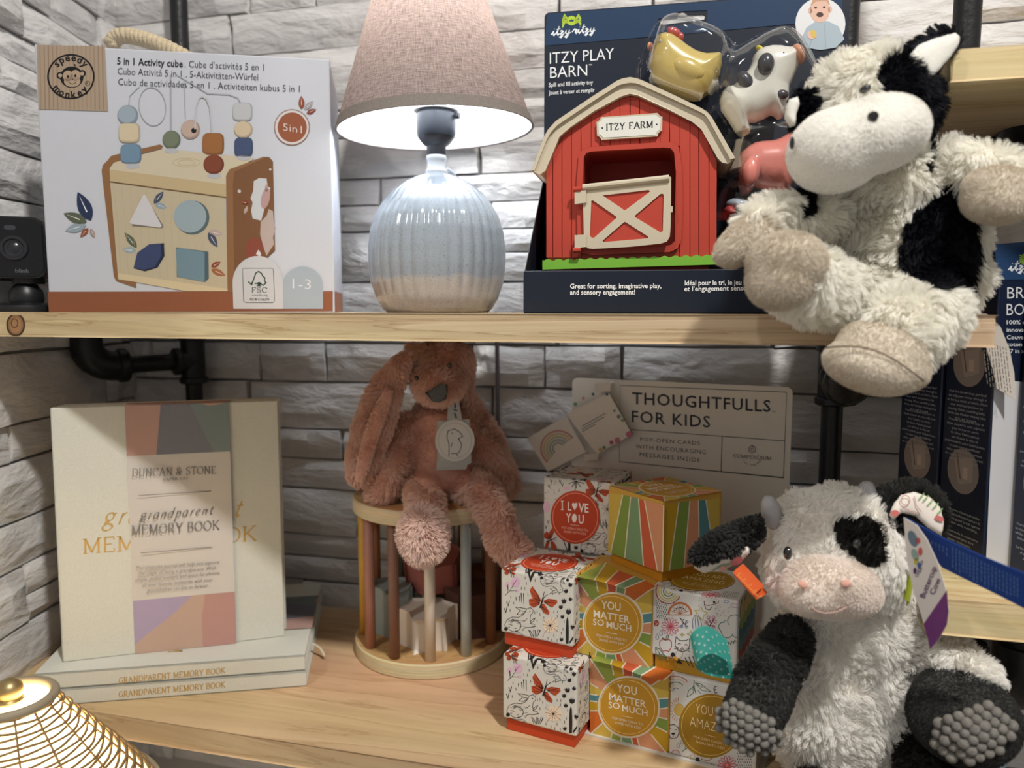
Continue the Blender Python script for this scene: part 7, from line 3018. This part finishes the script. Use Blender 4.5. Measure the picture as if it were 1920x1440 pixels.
mk('ribbon_dots', dv, mat('printed_ink', None), tr_, kind='stuff')
# green tag by the right cheek, pale blue tag at the right paw
ribbon('ribbon_tag', [at(1690, 1096, .468), at(1702, 1100, .458), at(1710, 1106, .456), at(1704, 1112, .462)], (at(1698, 1134, .458) - at(1706, 1086, .458)) * 0.5, mat('green_ribbon', (176, 188, 62), 0.5), label='green ribbon loop')
ribbon('ribbon_tag', [at(1830, 1432, .445), at(1850, 1424, .432), at(1878, 1424, .430), at(1888, 1430, .436), at(1860, 1440, .446)], Vector((0, 0.003, -0.009)), mat('blue_ribbon', (160, 190, 210), 0.5), label='pale blue ribbon loop')
# printed hang tag, folded open
pa, pb_, pc_ = at(1694, 970, .434), at(1744, 1218, .424), at(1779, 1144, .412)
TP = Plane(pa, (pc_ - pa), (pc_ - pa).cross((pb_ - pa).cross(pc_ - pa)))
ftag = [(1694, 970), (1719, 985), (1738, 1012), (1758, 1055), (1772, 1100), (1779, 1144), (1776, 1170), (1762, 1196), (1744, 1218), (1740, 1196), (1729, 1160), (1712, 1105), (1700, 1047)]
g = G()
g.prism([TP.px(*p) for p in ftag], TP.n * -0.0004)
ht = mk('hang_tag', g, mat('tag_card', (232, 226, 222), 0.4, 0.4), cowb)
cv = Cv()
cv.at(1).col(120, 62, 128).poly([(1732, 1170), (1776, 1106), (1779, 1144), (1776, 1170), (1762, 1196), (1744, 1218), (1740, 1196)])
cv.at(2).col(104, 130, 150).disc(1712, 1010, 8, 16, -20).col(150, 176, 170).disc(1716, 1040, 6, 12, -20).col(208, 90, 90).disc(1722, 1014, 4, 6).disc(1726, 1034, 4, 8).col(196, 190, 80).disc(1718, 1052, 4, 7).col(80, 110, 170).disc(1724, 1060, 3.6, 6).col(86, 46, 100).disc(1716, 1070, 3, 6)
cv.at(2).col(110, 90, 130).tx('taggies', 1721, 1083, 1732, 1052, 8, 0.0, up=(-.9, -.35))
cv.at(2).col(88, 50, 104).tx('Buttercup', 1734, 1122, 1757, 1064, 11, 0.015, up=(-.9, -.35)).tx('Cow', 1752, 1116, 1765, 1086, 11, 0.015, up=(-.9, -.35))
cv.build('tag_print', lambda x, y, h: TP.px(x, y, h + 0.0002), ht)
qa, qb, qc = at(1699, 971, .4335), at(1930, 1079, .386), at(1762, 1063, .428)
TQ = Plane(qa, (qb - qa), (qb - qa).cross((qc - qa).cross(qb - qa)))
btag = [(1699, 971), (1760, 1005), (1840, 1042), (1930, 1079), (1932, 1147), (1870, 1115), (1810, 1086), (1766, 1064), (1735, 1025)]
g = G()
g.prism([TQ.px(*p) for p in btag], TQ.n * -0.0004)
h2 = mk('hang_tag_flap', g, mat('tag_blue', (24, 66, 148), 0.35, 0.4), cowb)
cv = Cv()
r_ = random.Random(9)
for (x0, x1, n_) in ((1734, 1775, 7), (1786, 1832, 8), (1840, 1908, 11)):
    for i in range(n_):
        x = x0 + (x1 - x0) * i / (n_ - 1)
        yc = 971 + (x - 1699) * 0.468
        y0_, y1_ = yc + 12 + (2 if x > 1780 else 8), yc + 12 + (44 if x > 1780 else 22) + r_.uniform(-6, 3)
        y = y0_
        cv.at(1).col(112, 146, 206)
        while y < y1_:
            l_ = r_.uniform(3, 9)
            cv.line([(x, y), (x + 1, min(y + l_, y1_))], 1.5)
            y += l_ + 2
cv.build('flap_text', lambda x, y, h: TQ.px(x, y, h + 0.0002), h2)

# ================================================================== PINK RABBIT ON THE CAGE TOY
rab = thing('plush_rabbit', 'dusty pink plush rabbit with long ears sitting on the wooden cage toy', 'plush toy', (cc.x, 0.742, ct))
g = G()
pell(g, 826, 850, .740, 66, 82, .034)
pell(g, 826, 885, .738, 76, 52, .036)
pell(g, 828, 790, .738, 54, 46, .028)
# head
pell(g, 826, 694, .712, 56, 52, .026)
pell(g, 822, 720, .696, 46, 38, .022)
pell(g, 834, 680, .715, 52, 46, .026)
# arm at the left, arm at the right
plimb(g, [(762, 800, .722, 26), (742, 855, .708, 30), (722, 905, .704, 30), (715, 922, .704, 27)])
plimb(g, [(880, 800, .732, 28), (912, 850, .728, 32), (936, 895, .726, 28)])
# legs
plimb(g, [(800, 900, .722, 36), (795, 925, .695, 34), (798, 955, .662, 33), (796, 985, .652, 32)])
plimb(g, [(862, 905, .722, 32), (905, 925, .690, 32), (928, 965, .668, 30), (944, 1015, .660, 30), (972, 1042, .652, 28)])
sk = blob(g, 0.0032, 4)
BEL = [(770, 800), (790, 780), (850, 778), (880, 800), (884, 900), (860, 925), (800, 920), (775, 890)]
sk.C = facecols(sk, (200, 148, 128), [(BEL, .722, (220, 168, 150))])
mk('body', sk, m_skin, rab, smooth=True)
fur('pink_fur', sk, rab, m_f_pink, 75000, 0.0058, 0.00021, 0.003, (0, -0.1, -0.45), lambda P: ~inpoly(topx(P), BEL) | (P[:, 1] > .722), seed=41, wild=0.4)
fur('belly_fur', sk, rab, furmat('belly_pink', (236, 192, 174), 0.1), 26000, 0.0022, 0.0002, 0.001, (0, 0, -0.4), lambda P: inpoly(topx(P), BEL) & (P[:, 1] < .722), seed=42, k=4)
m_ear = mat('rabbit_backing', (200, 148, 128), 0.95, 0.05)
# long ear at the left
pe = Plane(at(715, 780, .690), Vector((1, -0.1, 0)), Vector((0, -0.05, 1)))
e1 = relax(puff([(772, 655), (740, 668), (706, 705), (680, 750), (662, 800), (650, 860), (652, 900), (672, 914), (694, 905), (716, 860), (742, 790), (756, 730), (766, 700)], pe, .012, 4, 0.5), 2)
mk('ear', e1, m_ear, rab, smooth=True)
fur('ear_fur', e1, rab, m_f_pink, 26000, 0.0045, 0.0002, 0.0026, (0, -0.05, -0.5), seed=43)
pe = Plane(at(715, 780, .6795), Vector((1, -0.1, 0)), Vector((0, -0.05, 1)))
e2 = relax(puff([(730, 722), (738, 734), (724, 780), (706, 830), (692, 880), (680, 906), (668, 900), (672, 856), (688, 800), (708, 752)], pe, .004, 4, 0.5), 2)
mk('ear_lining', e2, mat('rose_velour', (212, 160, 140), 0.95, 0.05, bump=0.3, bscale=1300), rab, smooth=True)
fur('lining_pile', e2, rab, bpy.data.materials['dusty_pink_fur'], 6000, 0.0022, 0.0002, 0.001, (0, 0, -0.4), seed=47, k=4)
# ear at the right hanging behind the shoulder
pe = Plane(at(915, 780, .728), Vector((1, 0.1, 0)), Vector((0, -0.03, 1)))
e3 = relax(puff([(862, 650), (882, 646), (890, 680), (886, 730), (912, 772), (944, 820), (964, 870), (976, 915), (958, 935), (930, 905), (902, 850), (880, 790), (866, 740)], pe, .011, 4, 0.5), 2)
mk('ear', e3, m_ear, rab, smooth=True)
fur('ear_fur', e3, rab, m_f_pink, 24000, 0.0048, 0.0002, 0.0026, (0, -0.05, -0.5), seed=44)
# lighter forelock
g = G()
pell(g, 790, 660, .690, 26, 10, .004, 18)
mk('forelock', g, mat('forelock', (204, 160, 136), 0.95), rab, smooth=True)
fur('forelock_fur', g, rab, furmat('tan_pink', (222, 182, 154), 0.1), 2500, 0.007, 0.0002, 0.003, (-0.6, 0, -0.4), seed=46)
# yarn pompon sole
g = G()
pell(g, 794, 1002, .643, 33, 45, .014)
mk('foot_sole', g, mat('rose_sole', (226, 178, 162), 0.95), rab, smooth=True)
fur('yarn_pile', g, rab, m_f_rose, 11000, 0.0095, 0.00026, 0.0012, (0, 0, -0.35), seed=45, wild=0.3)
# nose, eyes, tag
sf = on_skin(sk, 820, 738)
g = G()
g.prism([at(x, y, sf - 0.004) for x, y in [(800, 738), (812, 728), (828, 721), (836, 724), (838, 736), (834, 748), (824, 752), (812, 750)]], Vector((0, 0.006, 0)))
mk('nose', g, mat('nose_grey', (84, 84, 82), 0.5, 0.3, bump=0.3, bscale=900), rab, bevel=0.0016, bseg=3)
for (x, y) in ((781, 709), (843, 685)):
    g = G()
    pell(g, x, y, on_skin(sk, x, y) - 0.0045, 4.5, 5, .003)
    mk('eye', g, m_eye, rab, smooth=True)
m_tag = mat('grey_tag', (206, 204, 200), 0.6, 0.25)
pt_ = Plane(at(850, 835, .692), Vector((1, 0.02, 0)), Vector((0, 0.10, 1)))
g = G()
g.prism([pt_.px(x, y, -0.0006) for x, y in [(820, 790), (880, 786), (884, 868), (876, 872), (874, 880), (818, 882), (820, 850)]], pt_.n * 0.0006)
mk('tag_square', g, mat('tag_grey_dark', (172, 172, 168), 0.6), rab)
g = G()
g.prism([pt_.px(853 + 37 * math.cos(2 * math.pi * i / 40), 826 + 39 * math.sin(2 * math.pi * i / 40), 0.0004) for i in range(40)], pt_.n * 0.0008)
rt_ = mk('tag_disc', g, m_tag, rab, bevel=0.0003)
cv = Cv()
cv.at(1).col(176, 174, 170).ring(853, 826, 31, 1, 33)
cv.at(1).col(110, 110, 108).line([(842, 855), (842, 832), (838, 820), (840, 808), (852, 804), (862, 810), (868, 818), (860, 822), (866, 834), (862, 846), (856, 852), (860, 856)], 1.6).line([(846, 850), (856, 850)], 1.6).line([(846, 838), (848, 830)], 1.4).disc(848, 812, 1.5, n=8)
cv.build('tag_print', lambda x, y, h: pt_.px(x, y, 0.0014 + h), rt_)
g = G()
g.prism([pt_.px(x, y, 0.0002) for x, y in [(842, 752), (860, 752), (867, 788), (838, 788)]], pt_.n * 0.0005)
st_ = mk('tag_strap', g, mat('tag_grey_dark', (172, 172, 168), 0.6), rab)
cv = Cv()
cv.at(1).col(70, 70, 70).line([(853, 756), (854, 766)], 3).line([(850, 768), (858, 770)], 2).line([(852, 774), (856, 784)], 3)
cv.build('strap_print', lambda x, y, h: pt_.px(x, y, 0.0009 + h), st_)
g = G()
p0 = onz(838, 934, ct + 0.002)
g.hexa((p0.x, p0.y, ct + 0.004), (.0055, 0, 0), (0, .0006, 0), (0, 0, .004))
mk('care_label', g, m_cream_p, rab)
